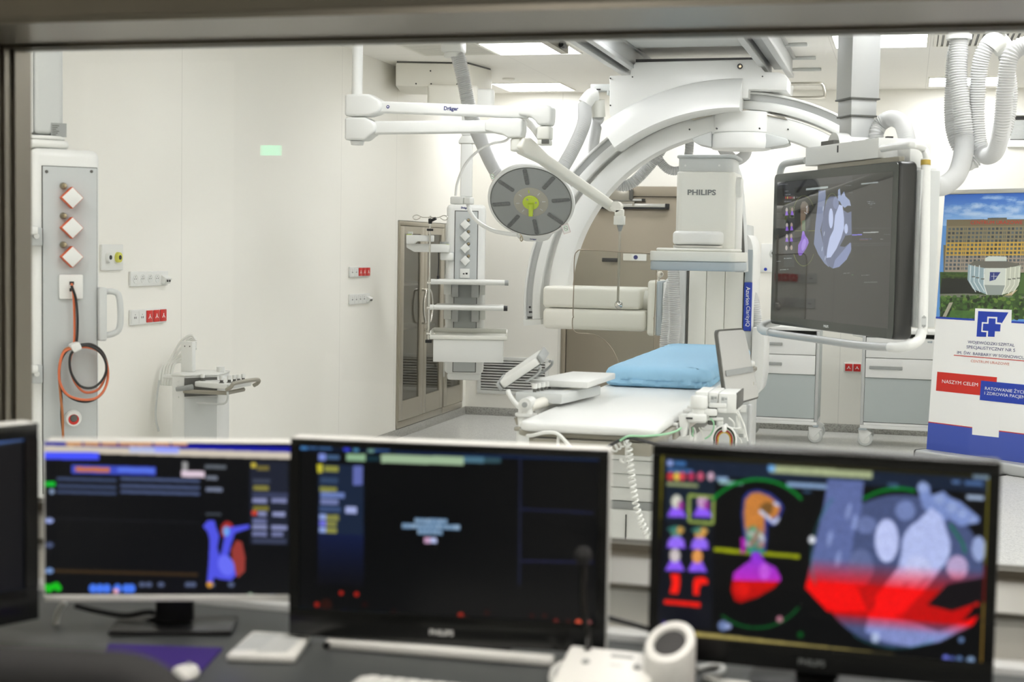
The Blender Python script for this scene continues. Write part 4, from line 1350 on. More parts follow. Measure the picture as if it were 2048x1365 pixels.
# lower body shield standing at the table edge
TL, TR, BR, BL = at(1432, 660, Y=6.4), at(1487, 656, Y=6.72), at(1517, 797, Y=6.8), at(1453, 816, Y=6.4)
P = frame(TL, TR - TL, TL - BL)
Pi = P.inverted()
p2 = [(Pi @ v).to_2d() for v in (TL, TR, BR, BL)]
def rounded(poly, r, n=5):
    out = []
    m = len(poly)
    for i in range(m):
        p0, p1, p3 = Vector(poly[i - 1]), Vector(poly[i]), Vector(poly[(i + 1) % m])
        a, b = (p0 - p1).normalized(), (p3 - p1).normalized()
        for s in range(n + 1):
            tt = s / n
            out.append(tuple((p1 + a * r * (1 - tt)) * (1 - tt) + (p1 + b * r * tt) * tt + p1 * 0) if False else tuple(p1 + a * r * (1 - tt) ** 2 + b * r * tt ** 2))
    return out


M['shield_grey'] = mat('shield_grey', c(184, 184, 181), .35)
g = thing('table_side_shield', 'grey tilted shield plate with dark rim standing at the right table edge', 'shield', (BL + BR) / 2)
body = rounded([tuple(v) for v in p2], .035)
inner = rounded([tuple(Vector(v) * .95 + (p2[0] + p2[1] + p2[2] + p2[3]) / 4 * .05) for v in p2], .03)
obj('rim', MB(P).prism(body, -.012, 0), M['dark_grey'], g)
obj('plate', MB(P).prism(inner, .0005, .005), M['shield_grey'], g)
a, e = Pi @ at(1456, 747, Y=6.42), Pi @ at(1505, 739, Y=6.74)
obj('stiffener', MB(P).prism([(a.x, a.y - .013), (e.x, e.y - .013), (e.x, e.y + .013), (a.x, a.y + .013)], .006, .012, None, .002), M['mid_grey'], g)
c1 = Pi @ at(1502, 768, Y=6.74)
obj('screw', MB(P).lathe([(0, .006), (.006, .0055), (.007, .0052)], Matrix.Translation((c1.x, c1.y, 0)), 10), M['chrome'], g)
obj('clamp', MB().box(TX1 + .03, TX1 + .08, 6.5, 6.62, TZ - .12, TZ - .03, .006), M['dark_grey'], g)

# ------------------------------------------------------------------ spare control panel on its post by the left wall
YI = 7.15
a, e = at(344, 748, Y=YI), at(372, 748, Y=YI)
g = thing('control_stand', 'white floor stand with a knob panel parked at the left wall', 'control panel', (e.x, YI + .1, 0))
zt = at(360, 748, Y=YI).z
r_ = at(433, 745, Y=YI + .1)
obj('cabinet', MB().prism([(a.x, YI), (e.x, YI - .02), (r_.x, YI + .12), (r_.x - .02, YI + .3), (a.x + .02, YI + .3)], 0, zt - .012, None, .004), M['arm_white'], g)
obj('side_panel', MB().prism([(e.x + .004, YI - .0235), (r_.x - .004, YI + .1135), (r_.x - .002, YI + .1115), (e.x + .006, YI - .0255)], .02, zt - .13), M['light_grey'], g)
obj('top_plate', MB().prism([(a.x - .003, YI - .006), (e.x + .002, YI - .028), (r_.x + .01, YI + .115), (r_.x - .02, YI + .31), (a.x + .015, YI + .31)], zt - .0115, zt, None, .003), M['white'], g)
obj('dark_slot', MB().prism([(e.x + .004, YI - .0265), (r_.x - .002, YI + .11), (r_.x, YI + .108), (e.x + .006, YI - .0285)], zt - .12, zt - .02), M['dark_grey'], g)
p0, p1 = at(367, 738, Y=YI + .15), at(390, 683, Y=YI + .15)
bkp = obj('upright_plate', MB().box(p0.x, p1.x, YI + .12, YI + .16, zt, p1.z, .004), M['white'], g)
obj('plate_holes', MB().box(p0.x + .02, p0.x + .026, YI + .1185, YI + .1198, p1.z - .03, p1.z - .024).box(p0.x + .05, p0.x + .056, YI + .1185, YI + .1198, p1.z - .03, p1.z - .024), M['print_black'], bkp)
for i in range(5):
    d = i * .012
    pts = [(p0.x + .06, YI + .18, p1.z + .0 - d), (p0.x + .03, YI + .18, p1.z + .03 - d), (p0.x - .03 + d, YI + .17, p1.z - .01 - d * 2), (p0.x - .09 + d, YI + .15, p1.z - .12), (p0.x - .115 + d * 1.4, YI + .12, zt + .02), (p0.x - .12 + d * 1.4, YI + .1, zt - .08)]
    obj('cable', MB().tube(smooth_path(pts, .012), .0075, 8), M['cable_white'], g)
obj('cable', MB().tube(smooth_path([(p0.x - .12, YI + .1, zt - .05), (p0.x - .125, YI + .08, zt - .15), (p0.x - .12, YI + .06, zt - .25), (p0.x - .1, YI + .06, zt - .33)], .015), .006, 8), M['light_grey'], g)
obj('cable_peg', MB().cyl((a.x - .06, YI + .02, zt - .02), (a.x + .004, YI + .02, zt - .02), .012), M['white'], g)
# the knob panel reaching into the room
ka, kb, kc, kd = at(389, 757, Y=YI - .02), at(455, 762, Y=YI - .1), at(504, 745, Y=YI + .16), at(430, 738, Y=YI + .25)
zk = zt - .035
pan = [(ka.x, ka.y), (kb.x, kb.y), (kc.x, kc.y), (kd.x, kd.y)]
pp = obj('knob_panel', MB().prism(pan, zk - .03, zk, None, .007, 3), M['white'], g)
for (px, py, u, v) in ((407, 745, .12, .2), (437, 748, .75, .1), (449, 744, .85, .28), (460, 740, .88, .45), (471, 737, .9, .6), (481, 735, .92, .76)):
    q = Vector(pan[0]).lerp(Vector(pan[1]), u).lerp(Vector(pan[3]).lerp(Vector(pan[2]), u), v)
    kn = obj('knob', MB().lathe([(.016, 0), (.012, .003), (.009, .006), (.0085, .016), (0, .016)], Matrix.Translation((q.x, q.y, zk)), 16), M['dark_grey'], pp)
    obj('knob_cap', MB().lathe([(0, .0165), (.0115, .0165), (.0115, .036), (.01, .038), (0, .038)], Matrix.Translation((q.x, q.y, zk)), 16), M['white'], kn)
q0, q1 = Vector((kb.x, kb.y, zk)), Vector((kc.x, kc.y, zk))
ux = (q1 - q0).normalized()
nrm = Vector((ux.y, -ux.x, 0))
q0, q1 = q0 + nrm * .0 - ux * .01, q1 + ux * .02
obj('front_grip', MB().tube(smooth_path([q0 + Vector((0, 0, -.03)), q0 + nrm * .028 + Vector((0, 0, -.012)), q0 + ux * .03 + nrm * .034 + Vector((0, 0, .006)), q1 - ux * .03 + nrm * .034 + Vector((0, 0, .006)), q1 + nrm * .028 + Vector((0, 0, -.012)), q1 + Vector((0, 0, -.03))], .01), .011, 8), M['taupe'], g)
obj('panel_support', MB().tube([(e.x + .01, YI - .04, zk - .055), (kb.x - .02, kb.y + .03, zk - .05), (kc.x - .04, kc.y - .02, zk - .05)], .012, 6), M['taupe'], g)
obj('lever', MB().cyl((e.x - .03, YI - .05, zk - .045), (e.x + .06, YI - .04, zk - .03), .012, .016), M['mid_grey'], g)
obj('cable', MB().tube(smooth_path([(kb.x - .01, kb.y + .02, zk - .04), (kb.x - .01, kb.y + .02, zk - .085), (kb.x - .05, kb.y + .03, zk - .11), (e.x + .08, YI - .03, zk - .115)], .01), .006, 8), M['light_grey'], g)
tk = at(425, 731, Y=YI + .2)
obj('white_cup', MB().lathe([(.0, 0), (.022, 0), (.023, .028), (.0, .028)], Matrix.Translation((r_.x - .025, YI + .2, zt + .0005)), 20), M['white'], g)
b = MB()
for px, py in ((355, 764), (355, 773), (355, 795)):
    q = at(px, py, Y=YI - .02)
    b.cyl((q.x, YI - .004, q.z), (q.x, YI - .016, q.z), .005)
obj('screws', b, M['white'], g)
# ------------------------------------------------------------------ steel cabinets in the left wall
M['cab_glass'] = clear_pane('cabinet_glass', (.8, .79, .75, 1), 1.6)
M['cab_inside'] = mat('cabinet_inside', c(196, 190, 174), .5)


def LX(px, py=650):
    return at(px, py, X=XL).y


yc0, yc1, yc2, yc3 = LX(793.5), LX(842.5), LX(884), CY1
z0, z1 = SK + .005, CZ1 - .005
for (ya, yb, doors, lab) in ((yc0 + .006, yc2, ((yc0 + .02, yc1 - .002), (yc1 + .002, yc2 - .02)), 'tall two-door steel cabinet with curved handles set into the left wall'),
                             (yc2 + .012, yc3 - .006, ((yc2 + .02, yc3 - .02),), 'narrow steel cabinet in the corner behind the shelf column')):
    g = thing('steel_cabinet', lab, 'cabinet', (XL, (ya + yb) / 2, z0))
    b = MB().box(XL - .45, XL - .44, ya, yb, z0, z1).box(XL - .44, XL - .01, ya, ya + .012, z0, z1).box(XL - .44, XL - .01, yb - .012, yb, z0, z1)
    b.box(XL - .44, XL - .01, ya + .012, yb - .012, z0, z0 + .06).box(XL - .44, XL - .01, ya + .012, yb - .012, z1 - .03, z1)
    obj('carcass', b, M['cab_inside'], g)
    obj('front_frame', MB().box(XL - .009, XL + .012, ya, yb, z1 - .035, z1, .002).box(XL - .009, XL + .012, ya, yb, z0, z0 + .055, .002)
        .box(XL - .009, XL + .012, ya, ya + .014, z0 + .055, z1 - .035).box(XL - .009, XL + .012, yb - .014, yb, z0 + .055, z1 - .035), M['cab_steel'], g)
    for i in range(3):
        obj('shelf', MB().box(XL - .43, XL - .06, ya + .014, yb - .014, .5 + .37 * i, .52 + .37 * i, .002), M['alu'], g)
    for i, (da, db) in enumerate(doors):
        za, zb = z0 + .06, z1 - .04
        r = .09
        d = obj('door', MB().box(XL - .005, XL + .02, da, da + r, za, zb, .002).box(XL - .005, XL + .02, db - r, db, za, zb, .002)
                .box(XL - .005, XL + .02, da + r, db - r, za, za + .16, .0).box(XL - .005, XL + .02, da + r, db - r, zb - .06, zb, .0), M['cab_steel'], g)
        obj('glass', MB().box(XL + .004, XL + .009, da + r, db - r, za + .16, zb - .06), M['cab_glass'], d)
        if len(doors) == 2:
            yh = db - .05 if i == 0 else da + .05
            s = -1 if i == 0 else 1
            zc = at(843, 613, X=XL).z
            pts = [(XL + .02, yh, zc + .14), (XL + .05, yh, zc + .14), (XL + .06, yh + s * .02, zc + .12), (XL + .06, yh + s * .055, zc + .05), (XL + .06, yh + s * .06, zc), (XL + .06, yh + s * .055, zc - .05), (XL + .06, yh + s * .02, zc - .12), (XL + .05, yh, zc - .14), (XL + .02, yh, zc - .14)]
            obj('handle', MB().tube(smooth_path(pts, .012), .011, 10), M['chrome'], d)
            if i == 1:
                q = at(846, 640, X=XL + .02)
                obj('lock', MB().cyl((XL + .02, yh - .02, zc - .2), (XL + .035, yh - .02, zc - .2), .014), M['chrome'], d)
                ky = thing('key_ring', 'small key hanging from the lock of the tall steel cabinet', 'key', (XL + .04, yh - .02, zc - .28))
                obj('key', MB().cyl((XL + .0355, yh - .02, zc - .2), (XL + .06, yh - .02, zc - .2), .006).box(XL + .055, XL + .058, yh - .032, yh - .008, zc - .225, zc - .19, .001).cyl((XL + .056, yh - .02, zc - .226), (XL + .056, yh - .015, zc - .28), .004), M['chrome'], ky)


def diamond(P, x, y, s, mats, parent, thick=.02, rim=None):
    poly = [(x, y - s), (x + s, y), (x, y + s), (x - s, y)]
    if rim:
        o = obj('gas_cover', MB(P).prism(poly, .001, thick, None, .003), rim, parent)
        poly2 = [(x, y - s * .93), (x + s * .93, y), (x, y + s * .93), (x - s * .93, y)]
        obj('cover_face', MB(P).prism(poly2, thick + .0005, thick + .004, None, .002), mats, o)
    else:
        o = obj('gas_cover', MB(P).prism(poly, .001, thick, None, .003), mats, parent)
    return o


# ------------------------------------------------------------------ ceiling supply column with shelves (far)
YC2 = 10.9
at_room = at
ATN = R(15)
at = turned((at_room(930, 560, Y=YC2).x, YC2 + .0), ATN)
def c2(px, py, Y=YC2):
    return at(px, py, Y=Y)


x0, x1 = c2(891, 560).x, c2(969, 560).x
zt, zb = c2(930, 409).z, c2(930, 762).z
xc = (x0 + x1) / 2
g = thing('shelf_column', 'white ceiling-hung supply column with three shelves and bag pole', 'medical supply column', (at_room(930, 560, Y=YC2).x, YC2, zb))
obj('column_body', MB().box(x0, x1, YC2 + .02, YC2 + .3, zb + .05, zt, .035, 4).box(x0 + .02, x1 - .02, YC2 + .04, YC2 + .28, zb, zb + .06, .02), M['arm_white'], g)
xa, xb = c2(909, 560).x, c2(953, 560).x
za, zz = c2(930, 744).z, c2(930, 423).z
obj('panel_gap', MB().box(xa - .006, xb + .006, YC2 + .0165, YC2 + .0195, za - .006, zz + .006), M['dark_grey'], g)
fp = obj('front_panel', MB().box(xa, xb, YC2 + .012, YC2 + .0163, za, zz), M['panel_grey'], g)
P = facing(Vector((0, YC2 + .0118, 0)))
for py in (449.5, 472.5, 497, 521.5):
    q = c2(930.5, py)
    diamond(P, q.x, q.z, .04, M['white'], g)
    q2 = c2(937, py - 9)
    b = MB(P)
    b.lathe([(0, .02), (.008, .018), (.012, .008), (.013, .001)], Matrix.Translation((q2.x, q2.z, 0)), 16)
    obj('gas_knob', b, M['brass'], g)
q = c2(929.5, 547)
pl = obj('data_plate', MB(P).prism(rrect(.075, .072, .005, 3, q.x, q.z), .001, .008, None, .002), M['white'], g)
obj('jacks', MB(P).prism(rrect(.014, .01, .001, 2, q.x - .008, q.z - .004), .0085, .0095).prism(rrect(.016, .014, .001, 2, q.x + .014, q.z - .002), .0085, .0095), M['print_black'], pl)
q = c2(930, 416.5, YC2 + .018)
obj('lettering', text_mb('Dräger', facing(Vector((q.x, YC2 + .0185, q.z))), width=.062, bold=.03), M['navy'], g)
# joint, mast, arm head on the ceiling
ja, jb = c2(905, 409), c2(945, 394)
obj('joint', MB().box(ja.x, ja.x + (jb.x - ja.x) * .64, YC2 + .06, YC2 + .24, zt + .002, jb.z, .012, 3).box(ja.x + (jb.x - ja.x) * .66, jb.x, YC2 + .06, YC2 + .24, zt + .002, jb.z - .004, .01, 3), M['white'], g)
ma, mb_ = c2(919, 390), c2(945, 285)
obj('mast', MB().box(ma.x, mb_.x, YC2 + .1, YC2 + .2, jb.z, mb_.z, .012, 3), M['arm_white'], g)
zc = c2(930, 272).z
ww = mb_.x - ma.x
obj('mast_collar', MB().prism([(ma.x - .018, mb_.z), (mb_.x + .014, mb_.z), (mb_.x + .01, mb_.z + .02), (mb_.x - .01, zc + .01), (ma.x + .01, zc + .01), (ma.x - .016, mb_.z + .02)], 0, .12, XZ(YC2 + .21), .004), M['white'], g)
zu = c2(930, 212).z
obj('upper_mast', MB().box(ma.x + .005, mb_.x - .005, YC2 + .1, YC2 + .19, zc + .011, zu, .01), M['arm_white'], g)
ha, hb_ = c2(854, 210), c2(987, 178)
obj('arm_head', MB().box(ha.x, hb_.x - .12, YC2 + .02, YC2 + .28, zu + .002, hb_.z + .03, .02, 3), M['warm_white'], g)
obj('arm_end', MB().prism(rrect(.17, .24, .04, 6, hb_.x - .08, YC2 + .15), zu - .01, hb_.z + .005, None, .015, 3), M['white'], g)
obj('arm_bearing', MB().cyl((xc - .27, YC2 + .2, hb_.z + .031), (xc - .27, YC2 + .2, hb_.z + .075), .07), M['steel'], g)
ca, cb, cc = at(791, 172, Y=10.98), at(938, 127, Y=10.98), at(983, 143, Y=11.35)
obj('ceiling_box', MB().prism([(ca.x, 10.98), (cb.x, 10.98), (cc.x, 11.35), (cc.x, 11.6), (ca.x, 11.6)], ca.z, H - .012, None, .01), M['warm_white'], g)
obj('ceiling_box_gap', MB().prism([(ca.x + .008, 10.988), (cb.x - .004, 10.988), (cc.x - .008, 11.352), (cc.x - .008, 11.59), (ca.x + .008, 11.59)], H - .0115, H - .0005), M['dark_grey'], g)
b = MB()
for px, py in ((861, 142), (832, 178), (862, 188), (914, 177)):
    q = at(px, py, Y=10.98)
    b.cyl((q.x, 10.981, max(q.z, ca.z + .02)), (q.x, 10.974, max(q.z, ca.z + .02)), .006)
obj('screws', b, M['print_black'], g)
# shelves
YS2 = 10.5
for i, (py, xl, xr) in enumerate(((563.5, 862, 1017), (614.5, 860, 1015))):
    a, e = at(xl, py, Y=YS2), at(xr, py, Y=YS2)
    sh = obj('shelf', MB().box(a.x + .03, e.x - .03, YS2, YC2 + .01, a.z - .02, a.z + .014, .005), M['white'], g)
    obj('front_tube', MB().cyl((a.x + .03, YS2 - .012, a.z), (e.x - .03, YS2 - .012, a.z), .018), M['white'], sh)
    obj('end_cap', MB().cyl((a.x, YS2 - .012, a.z), (a.x + .029, YS2 - .012, a.z), .02), M['white'], sh)
    obj('end_cap', MB().cyl((e.x - .029, YS2 - .012, a.z), (e.x, YS2 - .012, a.z), .02), M['print_black' if i else 'mid_grey'], sh)
    zz2 = a.z - .021
    for (u0, u1) in ((888, 903), (904, 917), (943, 958), (960, 971)):
        p, r2 = at(u0, py, Y=YC2 - .03), at(u1, py, Y=YC2 - .03)
        obj('shelf_bracket', MB().box(p.x, r2.x, YC2 - .05, YC2 + .015, zz2 - .085 - .02 * (u0 in (904, 943)), zz2, .004), M['alu_paint'] if u0 in (904, 943) else M['white'], sh)
a, e = at(859, 673, Y=YS2), at(1015, 673, Y=YS2)
tr = obj('tray', MB().box(a.x, e.x, YS2 - .01, YC2 + .01, a.z - .022, a.z + .01, .008).box(a.x, a.x + .012, YS2, YC2, a.z + .01, a.z + .04, .003).box(e.x - .012, e.x, YS2, YC2, a.z + .01, a.z + .04, .003).box(a.x + .012, e.x - .012, YC2 - .02, YC2 + .01, a.z + .01, a.z + .045, .003), M['offwhite'], g)
a2, e2 = at(866, 724, Y=YS2 + .01), at(1007, 681, Y=YS2 + .01)
obj('drawer', MB().box(a2.x, e2.x, YS2 + .005, YC2 + .005, a2.z, a.z - .023, .004), M['arm_white'], tr)
# bag pole and double arm at the left
YP2 = 10.66
p0, p1 = at(857, 686, Y=YP2), at(860.5, 432, Y=YP2)
pole = obj('bag_pole', MB().cyl((p0.x, YP2, p0.z), (p0.x, YP2, at(858, 560, Y=YP2).z), .009).cyl((p0.x, YP2, at(858, 560, Y=YP2).z), (p0.x, YP2, p1.z), .007), M['chrome'], g)
hz = at(858, 434, Y=YP2).z
for s, dx in ((-1, .0), (1, .0)):
    pts = [(p0.x, YP2, hz - .004), (p0.x + s * .06, YP2, hz - .004), (p0.x + s * .1, YP2, hz + .012), (p0.x + s * .13, YP2, hz + .002), (p0.x + s * .125, YP2, hz - .018), (p0.x + s * .1, YP2, hz - .022), (p0.x + s * .075, YP2, hz - .006)]
    obj('hook', MB().tube(smooth_path(pts, .008), .0035, 8), M['chrome'], pole)
q = at(861, 440, Y=YP2)
obj('clamp_knob', MB().box(p0.x - .014, p0.x + .014, YP2 - .015, YP2 + .015, q.z - .03, q.z + .01, .004).cyl((p0.x + .01, YP2 - .01, q.z - .005), (p0.x + .045, YP2 - .02, q.z + .012), .012), M['black'], pole)
q = at(861, 460, Y=YP2)
obj('clamp_ring', MB().box(p0.x - .024, p0.x + .024, YP2 - .018, YP2 + .018, q.z - .009, q.z + .009, .003), M['black'], pole)
q = at(857, 683, Y=YP2)
obj('foot_clamp', MB().box(p0.x - .024, p0.x + .024, YP2 - .02, YP2 + .02, q.z - .012, q.z + .012, .003), M['black'], pole)
for py in (566, 616, 668):
    q = at(858, py, Y=YP2)
    obj('pole_clamp', MB().cyl((p0.x - .016, YP2, q.z), (p0.x + .05, YP2, q.z), .013), M['chrome'], pole)
a, e = at(812, 488, Y=YP2), at(867, 471, Y=YP2)
obj('upper_arm', MB().prism([(a.x, a.z), (a.x + .06, a.z), (a.x + .08, a.z + .02), (e.x, a.z + .02), (e.x, e.z), (a.x, e.z)], 0, .1, XZ(YP2 + .11), .006), M['white'], g)
obj('lime_mark', MB().box(a.x, a.x + .04, YP2 + .03, YP2 + .09, e.z + .0005, e.z + .004), M['lime'], g)
obj('arm_top_box', MB().box(a.x + .01, a.x + .045, YP2 + .04, YP2 + .09, e.z + .005, e.z + .025, .003), M['light_grey'], g)
a, e = at(812, 504, Y=YP2 + .05), at(898, 489, Y=YP2 + .05)
obj('lower_arm', MB().prism([(a.x + .06, a.z), (e.x, a.z), (e.x, e.z - .004), (e.x - .03, e.z), (a.x, e.z), (a.x, e.z - .03)], 0, .12, XZ(YP2 + .2), .006), M['white'], g)
obj('arm_joint', MB().cyl((e.x - .04, YP2 + .13, e.z + .001), (e.x - .04, YP2 + .13, e.z + .02), .035), M['mid_grey'], g)
obj('lime_ring', MB().cyl((e.x - .04, YP2 + .13, e.z - .002), (e.x - .04, YP2 + .13, e.z + .0005), .037), M['lime'], g)
obj('arm_bracket', MB().box(e.x - .07, x0 + .06, YC2 - .12, YC2 + .019, a.z - .06, a.z - .001, .012, 3), M['white'], g)
obj('bracket_clip', MB().box(c2(903, 500).x - .012, c2(907, 500).x + .005, YC2 - .005, YC2 + .019, a.z - .06, a.z + .006, .003), M['light_grey'], g)
q = at(876, 552, Y=YP2 + .1)
obj('handset_cord', MB().tube(smooth_path([(q.x, YP2 + .1, a.z), (q.x + .003, YP2 + .1, a.z - .08), (q.x, YP2 + .1, q.z)], .02), .004, 6), M['cable_black'], g)
obj('plug', MB().cyl((q.x, YP2 + .1, q.z), (q.x, YP2 + .1, q.z - .03), .009), M['black'], g)
for zz_ in (.75, 1.25, 1.55):
    obj('side_rail', MB().box(x0 - .012, x0 - .001, YC2 + .1, YC2 + .14, zz_ - .2, zz_ + .2, .002), M['alu'], g)

g.rotation_euler.z = ATN
at = at_room

# ------------------------------------------------------------------ near supply column at the left edge
YL = 5.3
ATN = R(44)
PVX = at_room(130, 500, Y=YL).x
at = turned((PVX, YL), ATN)
def cl(px, py, Y=YL):
    return at(px, py, Y=Y)


x0, x1 = cl(66, 500).x, cl(203, 500).x
zt, zb = cl(130, 297).z, .5
xc = (x0 + x1) / 2
g = thing('supply_column', 'white and grey ceiling-hung supply column beside the left window jamb', 'medical supply column', (PVX, YL, zb))
obj('column_body', MB().box(x0 - .004, x1, YL + .02, YL + .3, zb, zt, .035, 4), M['arm_white'], g)
xa, xb = cl(87, 500).x, cl(195, 500).x
zz = cl(130, 334).z
obj('panel_gap', MB().box(xa - .003, xb + .003, YL + .0165, YL + .0195, zb + .03, zz + .003), M['dark_grey'], g)
obj('front_panel', MB().box(xa, xb, YL + .008, YL + .0163, zb + .032, zz, .002), M['panel_grey'], g)
P = facing(Vector((0, YL + .0078, 0)))
b = MB(P)
for px in (94, 184):
    q = cl(px, 343)
    b.lathe([(0, .004), (.006, .003), (.0065, .0002)], Matrix.Translation((q.x, q.z, 0)), 12)
obj('panel_screws', b, M['dark_grey'], g)
for py in (396, 456, 514):
    q = cl(141.5, py)
    diamond(P, q.x, q.z, .045, M['white'], g, .042, M['orange'])
    q = cl(127, py - 24)
    b = MB(P)
    b.lathe([(0, .03), (.009, .028), (.013, .015), (.014, .001)], Matrix.Translation((q.x, q.z, 0)), 18)
    obj('gas_knob', b, M['brass'], g)
q = cl(142, 574)
pl = obj('data_plate', MB(P).prism(rrect(.096, .1, .006, 3, q.x, q.z), .001, .012, None, .003), M['white'], g)
q = cl(142, 574)
obj('jacks', MB(P).prism(rrect(.018, .014, .002, 2, q.x + .002, q.z + .015), .0125, .014).prism(rrect(.014, .014, .002, 2, q.x, q.z - .012), .0125, .014), M['print_black'], pl)
q = cl(147, 838)
b = MB(P)
b.lathe([(0, .012), (.03, .012), (.036, .001)], Matrix.Translation((q.x, q.z, 0)), 28)
rp = obj('round_port', b, M['white'], g)
b = MB(P)
b.lathe([(0, .0135), (.021, .0135), (.0215, .0122)], Matrix.Translation((q.x, q.z - .003, 0)), 24)
obj('red_ring', b, M['print_red'], rp)
b = MB(P)
b.lathe([(0, .018), (.013, .018), (.015, .0137)], Matrix.Translation((q.x, q.z + .002, 0)), 20)
obj('port', b, M['dark_grey'], rp)
# mast, rotating collar
ma, mb_ = cl(82, 200).x, cl(136, 200).x
mx = (ma + mb_) / 2
obj('mast', MB().box(ma - .012, mb_ + .0, YL + .08, YL + .2, zt + .06, H - .002, .02, 3), M['light_grey'], g)
obj('mast_shell', MB().box(ma - .05, ma - .0125, YL + .08, YL + .2, zt + .06, H - .002, .01, 3), M['white'], g)
za = cl(120, 276).z
Pm = Matrix.Translation((mx - .02, YL + .15, 0))
obj('collar', MB().prism(rrect(.2, .2, .07, 8), zt + .002, za - .005, Pm, .015, 3).prism(rrect(.17, .18, .06, 8), za - .004, za + .012, Pm, .006), M['white'], g)
a, e = cl(103, 273, YL + .07), cl(134, 247, YL + .07)
ml = obj('mast_label', MB().box(a.x, e.x, YL + .0775, YL + .0795, a.z, e.z), M['mid_grey'], g)
b = MB()
for i in range(6):
    b.box(a.x + .004, a.x + .02 + .006 * (i % 3), YL + .0768, YL + .0773, a.z + .006 + i * .0075, a.z + .009 + i * .0075)
obj('label_print', b, M['dark_grey'], ml)
# handle
zh0, zh1 = cl(215, 682).z, cl(215, 578).z
h0 = cl(196, 600).x
obj('handle_mount', MB().box(h0, h0 + .034, YL - .015, YL + .06, zh0 + .0, zh1 + .006, .008, 3), M['light_grey'], g)
pts = [(h0 + .03, YL + .02, zh1 - .012), (h0 + .065, YL + .015, zh1 - .012), (h0 + .088, YL + .012, zh1 - .03), (h0 + .095, YL + .01, (zh0 + zh1) / 2), (h0 + .09, YL + .012, zh0 + .05), (h0 + .07, YL + .015, zh0 + .03), (h0 + .03, YL + .02, zh0 + .02)]
obj('handle', MB().tube(smooth_path(pts, .01), .013, 12), M['light_grey'], g)
for py in (470, 745):
    q = cl(76, py)
    br = obj('side_bracket', MB().box(x0 - .08, x0 + .036, YL - .01, YL + .02, q.z - .045, q.z + .03, .006), M['panel_grey'], g)
    obj('bracket_knob', MB().cyl((x0 + .01, YL - .011, q.z - .005), (x0 + .01, YL - .022, q.z - .005), .011), M['white'], br)
    obj('bracket_lip', MB().box(x0 - .1, x0 + .01, YL - .06, YL - .012, q.z + .0, q.z + .035, .01), M['white'], br)
g.rotation_euler.z = ATN
TURN = Matrix.Translation((PVX, YL, 0)) @ Matrix.Rotation(ATN, 4, 'Z') @ Matrix.Translation((-PVX, -YL, 0))
# cable bundle with coil
def cp3(l, dy=0.):
    return [cl(px, py, YL - .02 - dy) for px, py in l]


start = cl(143, 567, YL + .0)
wires = (('cable_orange', [(143, 567), (147, 590), (149, 640), (148, 692), (141, 715), (140, 735), (150, 765), (170, 785), (198, 778), (212, 745), (208, 712), (188, 693), (160, 692)], 0),
         ('cable_black', [(143, 572), (152, 600), (155, 650), (151, 692), (135, 700), (122, 720), (118, 750), (125, 780), (150, 800), (180, 803), (206, 785), (216, 750), (208, 710), (185, 690), (158, 690)], .012),
         ('cable_orange', [(152, 695), (128, 705), (119, 735), (120, 765), (135, 790), (165, 800), (195, 795), (213, 770), (215, 735), (200, 705), (175, 695), (155, 696)], .022),
         ('cable_black', [(150, 697), (140, 715), (142, 745), (160, 772), (185, 776), (205, 760), (213, 735), (203, 708), (178, 692), (152, 694)], .03),
         ('cable_brown', [(150, 694), (130, 700), (120, 725), (118, 750), (121, 790), (125, 830), (126, 875), (126, 930)], .006),
         ('cable_black', [(152, 694), (134, 702), (122, 722), (119, 752), (123, 800), (123, 835), (127, 880), (127, 930)], .0))
for i, (mm, pts, dy) in enumerate(wires):
    obj('cable', MB(TURN).tube(smooth_path(cp3(pts, dy), .01), .0052, 8), M[mm],
        label=('orange cable from the white plate into the coil on the near column', 'black cable from the white plate into the coil on the near column', 'orange cable forming the outer loop of the coil on the near column',
               'black cable forming the inner loop of the coil on the near column', 'brown cable hanging straight down from the coil on the near column', 'black cable hanging straight down from the coil on the near column')[i], cat='cable', group='coiled cables on the near column')
q = cl(150, 694, YL - .035)
obj('cable_tie', MB(TURN).prism(rrect(.038, .034, .008, 3), -.03, .03, facing(q) @ Matrix.Rotation(R(25), 4, 'Z'), .004), M['white'], label='white strap holding the coiled cables on the near column', cat='strap')
at = at_room

# ------------------------------------------------------------------ surgical lamp and shield on shared ceiling tube
YT = 8.1
def ct(px, py, Y=YT):
    return at(px, py, Y=Y)


tx_ = ct(714, 200).x
zu0, zu1 = ct(714, 234).z, ct(714, 190).z
g = thing('surgical_lamp', 'round surgical lamp with lime handle on long white ceiling arms', 'surgical lamp', (tx_, YT, 2.3))
obj('ceiling_tube', MB().cyl((tx_, YT, zu1 - .01), (tx_, YT, H - .001), .031, n=28), M['arm_white'], g)
obj('ceiling_flange', MB().cyl((tx_, YT, H - .03), (tx_, YT, H - .0005), .11, n=32), M['white'], g)
hubp = lambda cx, w, d: rrect(w, d, .045, 8, cx, YT)
a = ct(768, 213)
hw = .11
poly = [(tx_ - .055, -.06), (tx_ + .06, -.06)]
def pod(xa, xb, z0, z1, zc0, zc1, mats, parent, name, dep=.11, tip=.03):
    """rounded arm joint: full height at xa tapering to the arm height at xb"""
    o = [(xa, z0), (xa, z1)]
    s = 1 if xb > xa else -1
    xm = xa + (xb - xa) * .66
    o = [(xa, z0), (xm, z0)]
    for i in range(7):
        t = i / 6
        aa = -math.pi / 2 + math.pi * t
        o.append((xb - s * tip + s * tip * math.cos(aa), (zc0 + zc1) / 2 + (zc1 - zc0) / 2 * math.sin(aa)))
    o += [(xm, z1), (xa, z1)]
    if s < 0:
        o = o[::-1]
    return obj(name, MB().prism(o, -dep / 2, dep / 2, XZ(YT), .02, 4), mats, parent)


